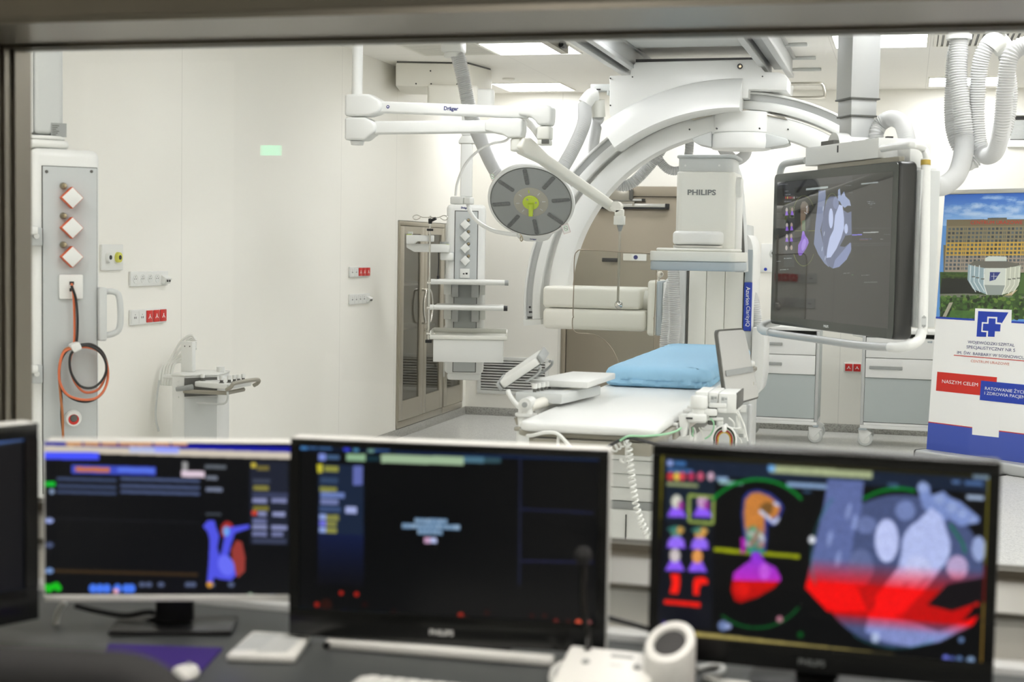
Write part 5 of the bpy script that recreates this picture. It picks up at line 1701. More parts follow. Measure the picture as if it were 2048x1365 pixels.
pod(tx_ - .055, ct(768, 213).x, zu0, zu1, ct(768, 229).z, ct(768, 198).z, M['arm_white'], g, 'tube_joint', .12)
xs, xe = ct(760, 213).x, ct(1056, 228).x
z0, z1 = ct(780, 226).z, ct(780, 203).z
z2, z3 = ct(1056, 237).z, ct(1056, 214).z
obj('upper_arm', MB().prism([(xs, z0), (xe, z2), (xe, z3), (xs, z1)], -.035, .035, XZ(YT), .012, 3), M['arm_white'], g)
q = ct(906, 219.5)
sl = math.atan2(z2 - z0, xe - xs)
Pt = facing(Vector((q.x, YT - .0355, q.z))) @ Matrix.Rotation(sl, 4, 'Z')
obj('lettering', text_mb('Dräger', Pt, width=ct(922, 220).x - ct(893, 220).x, bold=.03), M['navy'], g)
q = ct(780, 215)
b = MB(facing(Vector((q.x, YT - .0352, q.z))))
b.lathe([(0, .001), (.0095, .0008), (.0098, .0002)], None, 20)
rd = obj('round_mark', b, M['navy'], g)
b = MB(facing(Vector((q.x, YT - .0365, q.z))))
b.box(-.004, .004, -.003, .004, 0, .0006)
obj('mark_sign', b, M['print_white'], rd)
# end joint of the upper arm
a, e = ct(1041, 233), ct(1108, 212)
zb_ = ct(1100, 252).z
o = [(a.x, a.z), (a.x + .015, a.z - .0), (ct(1066, 236).x, ct(1066, 236).z), (ct(1074, 242).x, ct(1074, 243).z), (ct(1080, 251).x, zb_), (ct(1105, 252).x, zb_), (e.x, ct(1108, 240).z), (e.x, e.z - .01), (e.x - .02, e.z), (a.x + .02, e.z), (a.x, e.z - .025)]
obj('arm_elbow', MB().prism(o, -.055, .055, XZ(YT), .016, 3), M['white'], g)
a, e = ct(1076, 291), ct(1104, 253)
el = obj('elbow_drum', MB().prism(rrect(e.x - a.x, .09, .02, 5, (a.x + e.x) / 2, YT), a.z + .03, zb_ - .003, None, .01, 3).prism(rrect((e.x - a.x) * .92, .085, .016, 5, (a.x + e.x) / 2, YT), a.z, a.z + .029, None, .006), M['offwhite'], g)
a = ct(1083, 287, YT - .044)
obj('display_window', MB().box(a.x, ct(1098, 287, YT - .044).x, YT - .0465, YT - .0435, a.z - .002, a.z + .022, .002), M['dark_grey'], el)
# spring arm away from the elbow, seen behind
p0 = Vector(((ct(1090, 270)).x, YT, ct(1090, 272).z))
p1 = at(1040, 226, Y=9.35)
obj('spring_arm', MB().tube([p0 + Vector((-.02, .03, .0)), p0.lerp(p1, .35), p1], [.036, .033, .03], 14), M['white'], g)
# curved yokes
y1 = [p1 + Vector((.0, .02, 0)), p1 + Vector((-.02, .04, -.05)), at(1015, 279, Y=9.54), at(985, 287, Y=9.52), at(955, 303, Y=9.50), at(930, 330, Y=9.48), at(915, 365, Y=9.47), at(911, 392, Y=9.47)]
obj('upper_yoke', MB().tube(smooth_path(y1, .012), .0085, 12), M['arm_white'], g)
ja, jb = at(904, 409, Y=9.47), at(945, 394, Y=9.47)
obj('yoke_joint', MB().box(ja.x, ja.x + (jb.x - ja.x) * .65, 9.42, 9.51, ja.z, jb.z, .01, 3).box(ja.x + (jb.x - ja.x) * .67, jb.x, 9.42, 9.51, ja.z, jb.z - .004, .008, 3), M['white'], g)
y2 = [at(936, 409, Y=9.46), at(941, 425, Y=9.44), at(957, 445, Y=9.40), at(985, 461, Y=9.36), at(1010, 467, Y=9.34), at(1034, 470, Y=9.34)]
obj('lower_yoke', MB().tube(smooth_path(y2, .012), .0135, 12), M['arm_white'], g)
# lamp head
M['lens_grey'] = mat('lens_grey', c(246, 246, 243), .4)
LC = at(1062, 404, Y=9.32)
ncam = Vector((-.13, -.645, .753)).normalized()
nw = ROT @ ncam
LP = frame(LC, (ROT @ Vector((.975, -.2, 0))), nw.cross(ROT @ Vector((.975, -.2, 0))))
if (LP.to_3x3() @ Vector((0, 0, 1))).dot(nw) < 0:
    LP = frame(LC, (ROT @ Vector((-.975, .2, 0))), nw.cross(ROT @ Vector((-.975, .2, 0))))
dl = (LC - Vector((0, 0, EYE))).length
RL = 89 / F * dl * .985
hd = obj('lamp_head', MB().lathe([(.0, -.1), (.1, -.1), (.16, -.075), (RL * .93, -.045), (RL * .985, -.03), (RL, -.012), (RL * .99, .002), (RL * .955, .006), (RL * .93, .002), (.0, .0)], LP, 72), M['arm_white'], g)
obj('lens_plate', MB().lathe([(0, .0035), (RL * .91, .0035), (RL * .92, .002), (RL * .92, .001)], LP, 72), M['mid_grey'], hd)
obj('plate_rim', MB().lathe([(RL * .921, .001), (RL * .921, .0055), (RL * .932, .0055), (RL * .932, .001)], LP, 72), M['dark_grey'], hd)
hb2 = obj('lamp_hub', MB().lathe([(0, .007), (RL * .38, .007), (RL * .4, .0037)], LP, 48), M['dark_grey'], hd)
bpy.data.materials['dark_grey_plastic']
M['led'] = mat('led_glass', c(104, 106, 106), .18, noise=.5, scale=90)
M['hub_grey'] = mat('hub_grey', c(166, 163, 152), .45)
hb2.data.materials[0] = M['hub_grey']
for i in range(8):
    a = R(22.5 + 45 * i - 4)
    Pi_ = LP @ Matrix.Rotation(a, 4, 'Z')
    st = obj('led_strip', MB(Pi_).prism(rrect(RL * .44, RL * .115, RL * .04, 4, RL * .69, 0), .0038, .0052), M['mid_grey'], hd)
    obj('led_cover', MB(Pi_).prism(rrect(RL * .425, RL * .095, RL * .035, 4, RL * .69, 0), .0053, .0075, None, .001), M['led'], st)
for i in range(8):
    a = R(45 * i + 18)
    obj('hub_light', MB(LP @ Matrix.Rotation(a, 4, 'Z')).box(RL * .26, RL * .34, -RL * .012, RL * .012, .0072, .0085), M['light_grey'] if i != 2 else M['lime'], hb2)
hn = obj('sterile_handle', MB().lathe([(0, .016), (RL * .18, .015), (RL * .19, .012), (RL * .19, .0075)], LP, 40), M['lime'], hd)
dn = (LP.inverted().to_3x3() @ (ROT @ Vector((-.08, -1, .25)))).normalized()
obj('handle_grip', MB(LP).tube([(0, 0, .017), tuple(Vector((dn.x, dn.y, .3)) * RL * .28), tuple(Vector((dn.x, dn.y, .32)) * RL * .5)], [.017, .0155, .014], 14), M['lime'], hn)
b = MB(LP)
for i in range(3):
    a = R(120 * i + 20)
    b.lathe([(0, .0175), (.007, .0165), (.0075, .0152)], Matrix.Translation((RL * .12 * math.cos(a), RL * .12 * math.sin(a), 0)), 10)
obj('handle_screws', b, M['hub_grey'], hn)
dv = Vector((dn.x, dn.y, 0)).normalized()
Pb = LP @ Matrix.Rotation(math.atan2(dv.y, dv.x), 4, 'Z')
obj('head_chin', MB(Pb).prism([(RL * .85, -RL * .5), (RL * 1.1, -RL * .36), (RL * 1.17, -RL * .18), (RL * 1.17, RL * .18), (RL * 1.1, RL * .36), (RL * .85, RL * .5)], -.07, -.012, None, .014, 3), M['arm_white'], hd)
q = at(1051, 465.5, Y=9.32)
up_ = (ROT @ Vector((.06, 1, 0)))
lt = LP.inverted() @ q
Pc = LP @ Matrix.Translation((dv.x * RL * 1.085, dv.y * RL * 1.085, -.0118)) @ Matrix.Rotation(math.atan2(dv.y, dv.x) + math.pi / 2, 4, 'Z')
obj('lettering', text_mb('Dräger', Pc, width=.045, bold=.03), M['navy'], hd)
q = at(1043, 473, Y=9.32)
obj('hook', MB().tube(smooth_path([q + Vector((-.012, 0, .012)), q + Vector((.0, 0, .004)), q + Vector((.008, -.0, -.02)), q + Vector((.0, 0, -.032)), q + Vector((-.008, 0, -.02)), q + Vector((-.004, 0, .0))], .004), .0035, 8), M['brass'], hd)
for (px, py, w, h_, rot_, lab) in ((1132, 458, .05, .062, -18, 'small paper tag with green sign hanging at the right rim of the surgical lamp'), (985, 354, .03, .045, 20, 'small paper tag peeking out at the upper left rim of the surgical lamp')):
    q = at(px, py, Y=9.44 if px > 1000 else 9.52)
    Pg = facing(q) @ Matrix.Rotation(R(-rot_ if px > 1000 else rot_), 4, 'Z') @ Matrix.Rotation(R(8), 4, 'X')
    tg = thing('paper_tag', lab, 'tag', q)
    obj('sheet', MB(Pg).prism(rrect(w, h_, .003, 2), 0, .001), M['paper'], tg)
    b = MB(Pg)
    for x_, y_, w_, h2_ in ((0, h_ / 2 - .002, w - .003, .0014), (0, -h_ / 2 + .002, w - .003, .0014), (w / 2 - .002, 0, .0014, h_ - .003), (-w / 2 + .002, 0, .0014, h_ - .003)):
        b.box(x_ - w_ / 2, x_ + w_ / 2, y_ - h2_ / 2, y_ + h2_ / 2, .0011, .0014)
    obj('border', b, M['cable_red'], tg)
    ring = [(.012 * math.cos(R(a)), .004 + .016 * math.sin(R(a)), .0016) for a in range(0, 360, 20)]
    obj('ring_sign', MB(Pg).tube(ring, .0013, 6, closed=True), M['cable_green'], tg)
    obj('ring_bar', MB(Pg).tube([(-.01, .012, .0018), (.011, -.008, .0018)], .0012, 6), M['dark_grey'], tg)
    obj('string', MB().tube([q + Vector((0, 0, h_ / 2)), q + Vector((-.02 if px > 1000 else .02, .03, h_ / 2 + .03))], .001, 5), M['paper'], tg)

# lower arm with the hanging shield
zl0, zl1 = ct(714, 282).z, ct(714, 236).z
g = thing('hanging_shield', 'clear wire-edged radiation shield hanging from a bent white ceiling arm', 'shield', (tx_, YT, 1.2))
pod(tx_ - .055, ct(757, 258).x, zl0, zl1 - .001, ct(757, 272).z, ct(757, 242).z, M['arm_white'], g, 'tube_joint', .12)
obj('joint_cap', MB().cyl((tx_ + .005, YT, zl0 - .003), (tx_ + .005, YT, zl0 - .024), .042, .036), M['white'], g)
xs, xe = ct(750, 258).x, ct(990, 255).x
obj('lower_arm', MB().prism([(xs, ct(755, 269).z), (xe, ct(985, 266).z), (xe, ct(985, 241).z), (xs, ct(755, 243).z)], -.035, .035, XZ(YT), .012, 3), M['arm_white'], g)
a, e = ct(974, 266), ct(1050, 237)
zb_ = ct(1030, 277).z
o = [(a.x, a.z + .008), (ct(1000, 268).x, ct(1000, 269).z), (ct(1010, 271).x, ct(1010, 271).z), (ct(1020, 277).x, zb_), (ct(1046, 277).x, zb_), (e.x, ct(1049, 262).z), (e.x, e.z - .012), (e.x - .02, e.z), (a.x + .02, ct(985, 239).z), (a.x, ct(975, 246).z)]
obj('arm_elbow', MB().prism(o, -.055, .055, XZ(YT), .016, 3), M['white'], g)
a, e = ct(1022, 302), ct(1046, 278)
obj('elbow_drum', MB().prism(rrect(e.x - a.x, .085, .03, 6, (a.x + e.x) / 2, YT), a.z - .004, zb_ - .002, None, .012, 3), M['offwhite'], g)
# spring arm down to the right
s0, s1 = ct(1046, 291), at(1222, 412, Y=8.9)
ux = (s1 - s0).normalized()
Ps = frame(s0, ux, (0, 0, 1))
Ls = (s1 - s0).length
o = [(-.045, -.03), (0, -.052), (Ls * .2, -.03), (Ls * .92, -.027), (Ls + .04, -.025), (Ls + .045, .02), (Ls * .9, .026), (Ls * .22, .03), (.07, .05), (.02, .055), (-.04, .03)]
obj('spring_arm', MB(Ps).prism(o, -.032, .032, None, .012, 3), M['warm_white'], g)
q = at(1237, 414, Y=8.89)
obj('arm_knuckle', MB().cyl((q.x - .012, 8.85, q.z), (q.x - .012, 8.935, q.z), .034, n=28), M['warm_white'], g)
a, e = at(1230, 433, Y=8.88), at(1247, 418, Y=8.88)
obj('swivel', MB().box(a.x, e.x, 8.85, 8.92, a.z, e.z, .01), M['warm_white'], g)
a, e = at(1229, 450, Y=8.88), at(1249, 432, Y=8.88)
obj('swivel_block', MB().box(a.x, e.x, 8.845, 8.915, a.z, e.z, .004), M['offwhite'], g)
rx = at(1239, 500, Y=8.88).x
obj('rod_cone', MB().cyl((rx, 8.88, a.z), (rx, 8.88, at(1239, 463, Y=8.88).z), .02, .009), M['mid_grey'], g)
zr = at(1237, 610, Y=8.88).z
obj('rod', MB().cyl((rx, 8.88, at(1239, 463, Y=8.88).z), (rx - .003, 8.88, zr), .0075), M['steel'], g)
q = at(1238, 610, Y=8.87)
Pd = facing(Vector((q.x, 8.855, q.z)))
b = MB(Pd)
b.lathe([(0, .018), (.008, .016), (.024, .004), (.026, -.004), (.024, -.012), (0, -.014)], None, 28)
obj('clamp_disc', b, M['chrome'], g)
YR = 8.85
edge = [(1307, 703), (1308.5, 640), (1307, 636), (1309, 633), (1312, 560), (1313, 520), (1308, 509), (1296, 507), (1240, 504), (1168, 500), (1155, 503), (1149, 515), (1148, 560), (1146, 628), (1148, 633), (1145, 638), (1145, 655), (1150, 664), (1160, 667), (1185, 669), (1205, 678), (1222, 695), (1233, 715), (1239, 732)]
ep = [at(x, y, Y=YR) for x, y in edge]
obj('edge_trim', MB().tube(smooth_path(ep, .012), .0032, 8), M['wire'], g)
ctr = at(1238, 610, Y=YR)
poly = [(p.x, p.z) for p in ep]
obj('shield_pane', MB().prism(poly, 0, .006, XZ(YR + .003)), M['shield_glass'], g)

# ------------------------------------------------------------------ large screen on its ceiling column
A = at(1545, 499, d=8.08)
B = min((at(1793, 500, d=6.4 + .002 * i) for i in range(400)), key=lambda q: abs(math.atan2(q.y - A.y, q.x - A.x) - R(-60.8)))
A.z = B.z = 1.588
ux = (B - A).normalized()
SP = frame((A + B) / 2, ux, (0, 0, 1))        # local: x along the screen, y up, z towards its viewer
SWd, SHt = (B - A).length, .826
def proj(p):
    q = ROT.transposed() @ (Vector(p) - Vector((0, 0, EYE)))
    return (CX + F * q.x / -q.z, CY - F * q.y / -q.z)


def canvas_on(P, x0, x1, y0, y1, w, bg):
    quad = [proj(P @ Vector(v)) for v in ((x0, y1, 0), (x1, y1, 0), (x1, y0, 0), (x0, y0, 0))]
    h = int(w * (y1 - y0) / (x1 - x0))
    return Canvas(w, h, quad, bg)


g = thing('hanging_screen', 'large dark-framed screen in a white cradle hanging from a telescopic ceiling column', 'screen', (SP @ Vector((0, 0, -.15))).to_2d().to_3d() + Vector((0, 0, 1.17)))
obj('screen_case', MB(SP).prism(rrect(SWd, SHt, .03, 6), -.098, -.001, None, .02, 4), M['cabinet_black'], g)
obj('front_glass', MB(SP).prism(rrect(SWd - .01, SHt - .01, .028, 6), -.0008, .0022), M['bezel'], g)
sx0, sx1, sy0, sy1 = -SWd / 2 + .045, SWd / 2 - .05, -SHt / 2 + .05, SHt / 2 - .047
cv = canvas_on(SP, sx0, sx1, sy0, sy1, 1100, (12, 12, 14))
def z3(l):
    return [(1540 + x / 3.59, 320 + y / 3.59) for x, y in l]


def scr(cv, Z, small=True):
    pass


Zs = z3
cv.poly(Zs([(52, 165), (595, 112), (595, 160), (52, 210)]), (52, 54, 60), .7)
cv.poly(Zs([(105, 205), (180, 200), (178, 770), (103, 770)]), (34, 36, 42))
cv.poly(Zs([(262, 205), (420, 188), (420, 204), (262, 220)]), (168, 178, 178))
cv.poly(Zs([(658, 168), (780, 156), (780, 166), (658, 178)]), (168, 176, 176))
for (x, y, w) in ((60, 178, 70), (110, 225, 26), (110, 250, 40), (185, 270, 40), (288, 255, 62), (570, 236, 26), (545, 185, 45), (104, 300, 52), (104, 709, 56), (530, 815, 48), (660, 830, 60), (50, 730, 30), (75, 790, 60)):
    pts = Zs([(x, y), (x + w, y - w * .06)])
    cv.dashes(pts[0][0], pts[0][1], pts[1][0], 1.3, (200, 205, 215), .8, -.06)
for i, cc in enumerate(((200, 60, 60), (220, 180, 80), (190, 60, 60), (200, 60, 60), (170, 90, 120), (200, 200, 210))):
    q = Zs([(116 + i * 12, 272)])[0]
    cv.ell(q[0], q[1], 1, 2.6, cc, .9)
cv.arc(*Zs([(245, 430)])[0], 23, 48, 215, 325, .6, (150, 160, 70))
cv.arc(*Zs([(245, 590)])[0], 23, 48, 30, 150, .6, (150, 160, 70))
cv.line(Zs([(180, 510), (400, 508)]), .8, (150, 160, 60))
cv.poly(Zs([(222, 330), (235, 300), (255, 296), (275, 315), (284, 345), (280, 385), (262, 380), (256, 430), (257, 505), (228, 505), (222, 430)]), (150, 140, 130), .75, (150, 110, 70))
cv.poly(Zs([(232, 440), (256, 430), (257, 512), (232, 512)]), (90, 150, 120), .5)
cv.line(Zs([(262, 345), (270, 330), (268, 390), (250, 375)]), 1.1, (230, 230, 235), .9)
cv.poly(Zs([(236, 512), (248, 512), (258, 545), (276, 570), (282, 595), (262, 640), (228, 688), (212, 688), (203, 665), (206, 610), (225, 575)]), (150, 110, 220), 1, (120, 80, 190))
cv.ell(*Zs([(245, 610)])[0], 4, 12, (185, 160, 245), .6, rot=.2)
for i, (x, y) in enumerate(((123, 370), (162, 368), (125, 480), (158, 478), (124, 560), (156, 558), (121, 642), (157, 640))):
    q = Zs([(x, y)])[0]
    cv.ell(q[0], q[1] - 2.6, 2.3, 5, (170, 150, 140) if i % 2 else (190, 180, 175))
    if i < 6:
        cv.poly([(q[0] - 3, q[1] + 8), (q[0] - 1.5, q[1]), (q[0] + 1.5, q[1]), (q[0] + 3.4, q[1] + 8)], (140, 95, 215))
cv.line(Zs([(148, 338), (176, 336), (175, 415), (147, 416), (148, 338)]), .5, (170, 190, 110))
# section image
cv.poly(Zs([(352, 222), (402, 217), (404, 260), (395, 330), (385, 420), (365, 505), (385, 600), (400, 700), (430, 775), (395, 745), (350, 680), (318, 605), (330, 450), (345, 330)]), (118, 130, 165))
cv.poly(Zs([(404, 300), (430, 265), (480, 260), (498, 300), (500, 340), (560, 380), (588, 370), (590, 540), (540, 545), (588, 600), (585, 660), (550, 720), (500, 770), (455, 782), (420, 760), (395, 700), (385, 600), (370, 500), (388, 400)]), (96, 106, 140))
cv.poly(Zs([(493, 215), (505, 205), (512, 260), (535, 225), (545, 260), (575, 290), (585, 330), (560, 330), (540, 345), (520, 330), (505, 300), (490, 290)]), (150, 165, 205))
cv.poly(Zs([(500, 320), (525, 330), (535, 420), (535, 490), (515, 560), (480, 640), (440, 700), (408, 705), (415, 640), (432, 560), (460, 500), (470, 400)]), (190, 202, 240))
cv.ell(*Zs([(441, 420)])[0], 4.5, 20, (196, 208, 245))
cv.ell(*Zs([(550, 495)])[0], 3.6, 10, (190, 202, 240))
cv.ell(*Zs([(475, 310)])[0], 5.5, 12, (122, 134, 172))
cv.poly(Zs([(470, 720), (530, 650), (580, 590), (588, 640), (555, 715), (500, 768), (455, 780)]), (130, 142, 185))
cv.poly(Zs([(505, 620), (545, 545), (590, 548), (585, 590), (540, 625)]), (30, 32, 40))
for x, y in ((385, 350), (392, 530), (378, 640), (400, 705)):
    q = Zs([(x, y)])[0]
    cv.ell(q[0], q[1], 1, 5, (200, 208, 230), .7, rot=.15)
cv.arc(*Zs([(450, 420)])[0], 16, 50, 215, 300, .6, (150, 165, 70))
# right half
cv.poly(Zs([(592, 535), (664, 533), (664, 541), (592, 544)]), (120, 110, 235))
cv.poly(Zs([(672, 518), (783, 516), (783, 523), (672, 526)]), (180, 186, 186))
cv.poly(Zs([(678, 876), (775, 874), (775, 882), (678, 884)]), (120, 126, 126), .7)
for y in (492, 598, 606, 616):
    cv.line(Zs([(592, y), (868, y - 2)]), .5, (110, 112, 125), .8)
for (x, y, w, cc) in ((700, 300, 50, (190, 200, 215)), (705, 312, 56, (190, 200, 215)), (718, 322, 22, (190, 200, 215)), (725, 342, 10, (190, 200, 215)), (645, 568, 90, (90, 100, 200)), (645, 575, 60, (190, 110, 80)), (797, 570, 22, (220, 220, 225)), (822, 536, 45, (120, 124, 140)), (590, 826, 14, (90, 200, 90))):
    q = Zs([(x, y)])[0]
    cv.dashes(q[0], q[1], q[0] + w / 3.59, 1.4, cc, .9)
cv.line(Zs([(592, 150), (592, 900)]), .4, (90, 92, 100), .6)
cv.blur(1)
M['big_screen'] = screen_mat('large_screen_picture', cv.image('large_screen_picture'), .85, .03, c(6), .5, 1.95)
obj('display', quad_mb(SP, sx0, sx1, sy0, sy1, .0026), M['big_screen'], g)
q = SP.inverted() @ at(*z3([(412, 1195)])[0], d=7.4)
obj('lettering', text_mb('PHILIPS', SP @ Matrix.Translation((0, -SHt / 2 + .026, .0027)), width=.055, bold=.03), M['print_white'], g)
# housing above the screen, local coordinates of the screen
def sl(px, py, z):
    """screen-frame coordinates of a pixel at local depth z"""
    r = ROT @ Vector((px - CX, -(py - CY), -F)) / F
    n = SP.to_3x3() @ Vector((0, 0, 1))
    o = SP @ Vector((0, 0, z))
    t = (o - Vector((0, 0, EYE))).dot(n) / r.dot(n)
    return SP.inverted() @ (Vector((0, 0, EYE)) + r * t)


z_h = -.02
a, e = sl(1610, 334, z_h), sl(1757, 288, z_h)
hx0, hx1 = a.x, e.x
hy0, hy1 = SHt / 2 + .026, e.y + .03
obj('cradle_head', MB(SP).box(hx0, hx1, hy0, hy1, -.3, z_h, .004), M['arm_white'], g)
obj('head_slot', MB(SP).box((hx0 + hx1) / 2 - .03, (hx0 + hx1) / 2 - .018, hy0 + .05, hy0 + .085, z_h + .0003, z_h + .002), M['print_black'], g)
obj('mount_strip', MB(SP).box(hx0 + (hx1 - hx0) * .16, hx1 + .18, SHt / 2 - .02, hy0 - .002, -.06, -.03, .003), M['taupe'], g)
c0 = sl(1641, 300, -.1)
obj('motor_drum', MB(SP).lathe([(0, 0), (.07, 0), (.07, .26), (0, .26)], Matrix.Translation((hx0 + .24, hy1 - .005, -.32)), 32), M['arm_white'], g)
obj('drum_slot', MB(SP).box(hx0 + .16, hx0 + .3, hy1 + .0, hy1 + .022, -.06, -.03), M['dark_grey'], g)
b = MB(SP)
for f_ in (.5, .68, .8, .93):
    b.box(hx0 + (hx1 - hx0) * f_ - .012, hx0 + (hx1 - hx0) * f_ + .012, hy1, hy1 + .012, -.12, -.09)
obj('bolts', b, M['black'], g)
obj('rear_frame', MB(SP).box(-SWd / 2 + .1, SWd / 2 + .02, -SHt / 2 + .06, SHt / 2 - .04, -.2, -.1, .006), M['light_grey'], g)
obj('side_plate', MB(SP).box(hx1 + .002, hx1 + .12, SHt / 2 - .02, hy1 - .02, -.2, -.12, .004), M['arm_white'], g)
# telescopic column
cq = at(1712, 285, d=7.55)
ct_ = SP @ Vector(((hx0 + hx1) / 2 + .14, 0, -.16))
ct_ = Vector((cq.x, cq.y, 0))
rotc = Matrix.Translation(ct_) @ Matrix.Rotation(math.atan2(ux.y, ux.x), 4, 'Z')
zs = [at(1712, y, d=7.55).z for y in (290, 236, 202)]
for i, (za_, zb2, s) in enumerate(((hy1 + 1.588, zs[1], .128), (zs[1] + .006, zs[2], .142), (zs[2] + .006, H - .012, .158))):
    obj('column_segment', MB(rotc).box(-s / 2 * 1.05, s / 2 * 1.05, -s / 2, s / 2, za_, zb2, .004), M['alu_paint'], g)
    if i:
        obj('segment_collar', MB(rotc).box(-s / 2 * 1.05 - .004, s / 2 * 1.05 + .004, -s / 2 - .004, s / 2 + .004, za_ - .007, za_ + .002, .002), M['dark_grey'], g)
obj('ceiling_disc', MB().cyl((ct_.x, ct_.y, H - .03), (ct_.x, ct_.y, H - .001), .24, n=48), M['white'], g)
# cradle tubes
zt2 = .0
rt = [SP @ sl(1765, 297, -.03), SP @ sl(1800, 292, .0), SP @ sl(1828, 290, .02), at(1846, 297, d=6.78), at(1853, 312, d=6.76), at(1853, 330, d=6.76), at(1850, 500, d=6.74), at(1845, 640, d=6.73), at(1843, 668, d=6.72)]
p_up = smooth_path(rt[:6], .01)
obj('cradle_tube', MB().tube(p_up, .0175, 14), M['arm_white'], g)
obj('handle_post', MB().tube([at(1851.5, 318, d=6.76), at(1851.5, 337, d=6.76), at(1849.5, 500, d=6.74), at(1845, 668, d=6.72)], [.022, .022, .022, .022], 14), M['arm_white'], g)
a = at(1851.5, 326, d=6.735)
obj('amber_mark', MB().cyl(at(1851.3, 331, d=6.757), at(1851.5, 321, d=6.759), .0228, n=14), mat('amber_label', c(176, 150, 60), .4), g)
Pa = facing(at(1848, 636, d=6.695))
ar = obj('arrow_plate', MB(Pa).prism(rrect(.022, .05, .006, 3, 0, -.018), -.004, .001), M['light_grey'], g)
obj('arrows', MB(Pa).tube([(-.006, .0, .002), (.006, .0, .002), (0, .011, .002)], .0012, 5, closed=True).tube([(-.006, -.034, .002), (.006, -.034, .002), (0, -.045, .002)], .0012, 5, closed=True), M['print_black'], g)
lo = [at(1843, 664, d=6.72), at(1838, 680, d=6.7), at(1820, 691, d=6.68), at(1795, 696, d=6.72), at(1720, 691, d=6.95), at(1640, 680, d=7.3), at(1560, 669, d=7.7), at(1532, 664, d=7.85)]
obj('bottom_bar', MB().tube(smooth_path(lo[3:], .02), .019, 14), M['alu_paint'], g)
obj('bar_elbow', MB().tube(smooth_path(lo[:4] + [at(1780, 695, d=6.77)], .01), .024, 14), M['arm_white'], g)
obj('bar_elbow', MB().tube(smooth_path([at(1540, 665, d=7.8), at(1526, 662, d=7.9), at(1522, 655, d=7.98), at(1535, 648, d=8.1), at(1556, 645, d=8.2)], .01), .022, 14), M['light_grey'], g)
lf = [SP @ Vector((hx0 + .01, (hy0 + hy1) / 2, -.06)), at(1590, 324, d=7.98), at(1570, 328, d=8.1), at(1563, 336, d=8.14), at(1560, 350, d=8.15), at(1560, 375, d=8.15)]
lf[0] = at(1612, 321, d=7.88)
obj('cradle_tube', MB().tube(smooth_path(lf, .01), .019, 14), M['light_grey'], g)
a = at(1869, 345, d=6.9)
obj('post_bracket', MB().box(a.x - .03, a.x + .012, a.y - .02, a.y + .05, a.z - .16, a.z + .02, .005), M['white'], g)

# hoses of the screen
hz = [at(1765, 290, d=7.5), at(1752, 283, d=7.5), at(1752, 265, d=7.5), at(1762, 247, d=7.5), at(1783, 237, d=7.45), at(1803, 246, d=7.35), at(1812, 270, d=7.25), at(1818, 300, d=7.2), at(1826, 340, d=7.15)]
hz = [at(1745, 300, d=7.5)] + hz[1:]
obj('hose', hose_mb(hz, .042, .0125, 20), M['hose'], g)
hv = [at(1868, 373, d=6.95), at(1888, 371, d=7.0), at(1912, 352, d=7.1), at(1924, 320, d=7.2), at(1929, 280, d=7.25), at(1926, 240, d=7.25), at(1921, 200, d=7.25), at(1916, 150, d=7.25), at(1917, 110, d=7.25), at(1918, 76, d=7.25)]
obj('corrugated_hose', hose_mb(hv, .0475, .0125, 22), M['hose'], label='white corrugated hose rising from the screen post straight to the ceiling', cat='hose')
hv = [at(1993, 88, d=7.2), at(1972, 96, d=7.2), at(1960, 130, d=7.22), at(1955, 180, d=7.25), at(1953, 230, d=7.27), at(1956, 280, d=7.27), at(1966, 307, d=7.25), at(1978, 312, d=7.2), at(1992, 300, d=7.1), at(2003, 260, d=7.0), at(2008, 210, d=6.95), at(2012, 160, d=6.92), at(2020, 115, d=6.9), at(2036, 96, d=6.9), at(2060, 88, d=6.9)]
hv[0] = at(1990, 82, d=7.2)
obj('corrugated_hose', hose_mb(hv, .043, .0125, 22), M['hose'], label='white corrugated hose hanging in a deep loop at the right edge', cat='hose')
q = at(1992, 75, d=7.2)
g = thing('hose_hanger', 'white ceiling bracket holding the deep hose loop at the right', 'hose fitting', (q.x, q.y, q.z))
obj('bracket', MB().cyl((q.x, q.y, q.z - .03), (q.x, q.y, q.z + .02), .02).box(q.x - .05, q.x + .05, q.y - .03, q.y + .03, q.z + .02, q.z + .05, .004).cyl((q.x, q.y, q.z + .05), (q.x, q.y, H - .001), .018), M['white'], g)
obj('cuff', MB().tube(smooth_path([at(1977, 95, d=7.2), at(1986, 84, d=7.2), at(1996, 83, d=7.25), at(2008, 98, d=7.28)], .01), .05, 18), M['white'], g)
hv = [at(1992, 82, d=7.3), at(2005, 100, d=7.32), at(2014, 130, d=7.35), at(2022, 180, d=7.4), at(2020, 220, d=7.42), at(2012, 260, d=7.42), at(2000, 285, d=7.42)]
obj('hose', hose_mb(hv, .034, .0125, 18), M['hose'], g)
q = at(1918, 74, d=7.25)
g = thing('hose_flange', 'white ring where the straight hose rises to the ceiling', 'hose fitting', (q.x, q.y, q.z))
obj('ring', MB().cyl((q.x, q.y, q.z - .012), (q.x, q.y, q.z + .01), .062, n=32), M['white'], g)
obj('riser', MB().cyl((q.x, q.y, q.z + .0105), (q.x, q.y, H - .001), .05, n=24), M['white'], g)
hv = [at(1919, 80, d=7.36), at(1911, 110, d=7.42), at(1906, 170, d=7.48), at(1905, 230, d=7.48), at(1910, 268, d=7.46), at(1921, 296, d=7.44), at(1938, 325, d=7.44), at(1950, 318, d=7.44)]
obj('hose', hose_mb(hv, .043, .0125, 20), M['hose'], g)
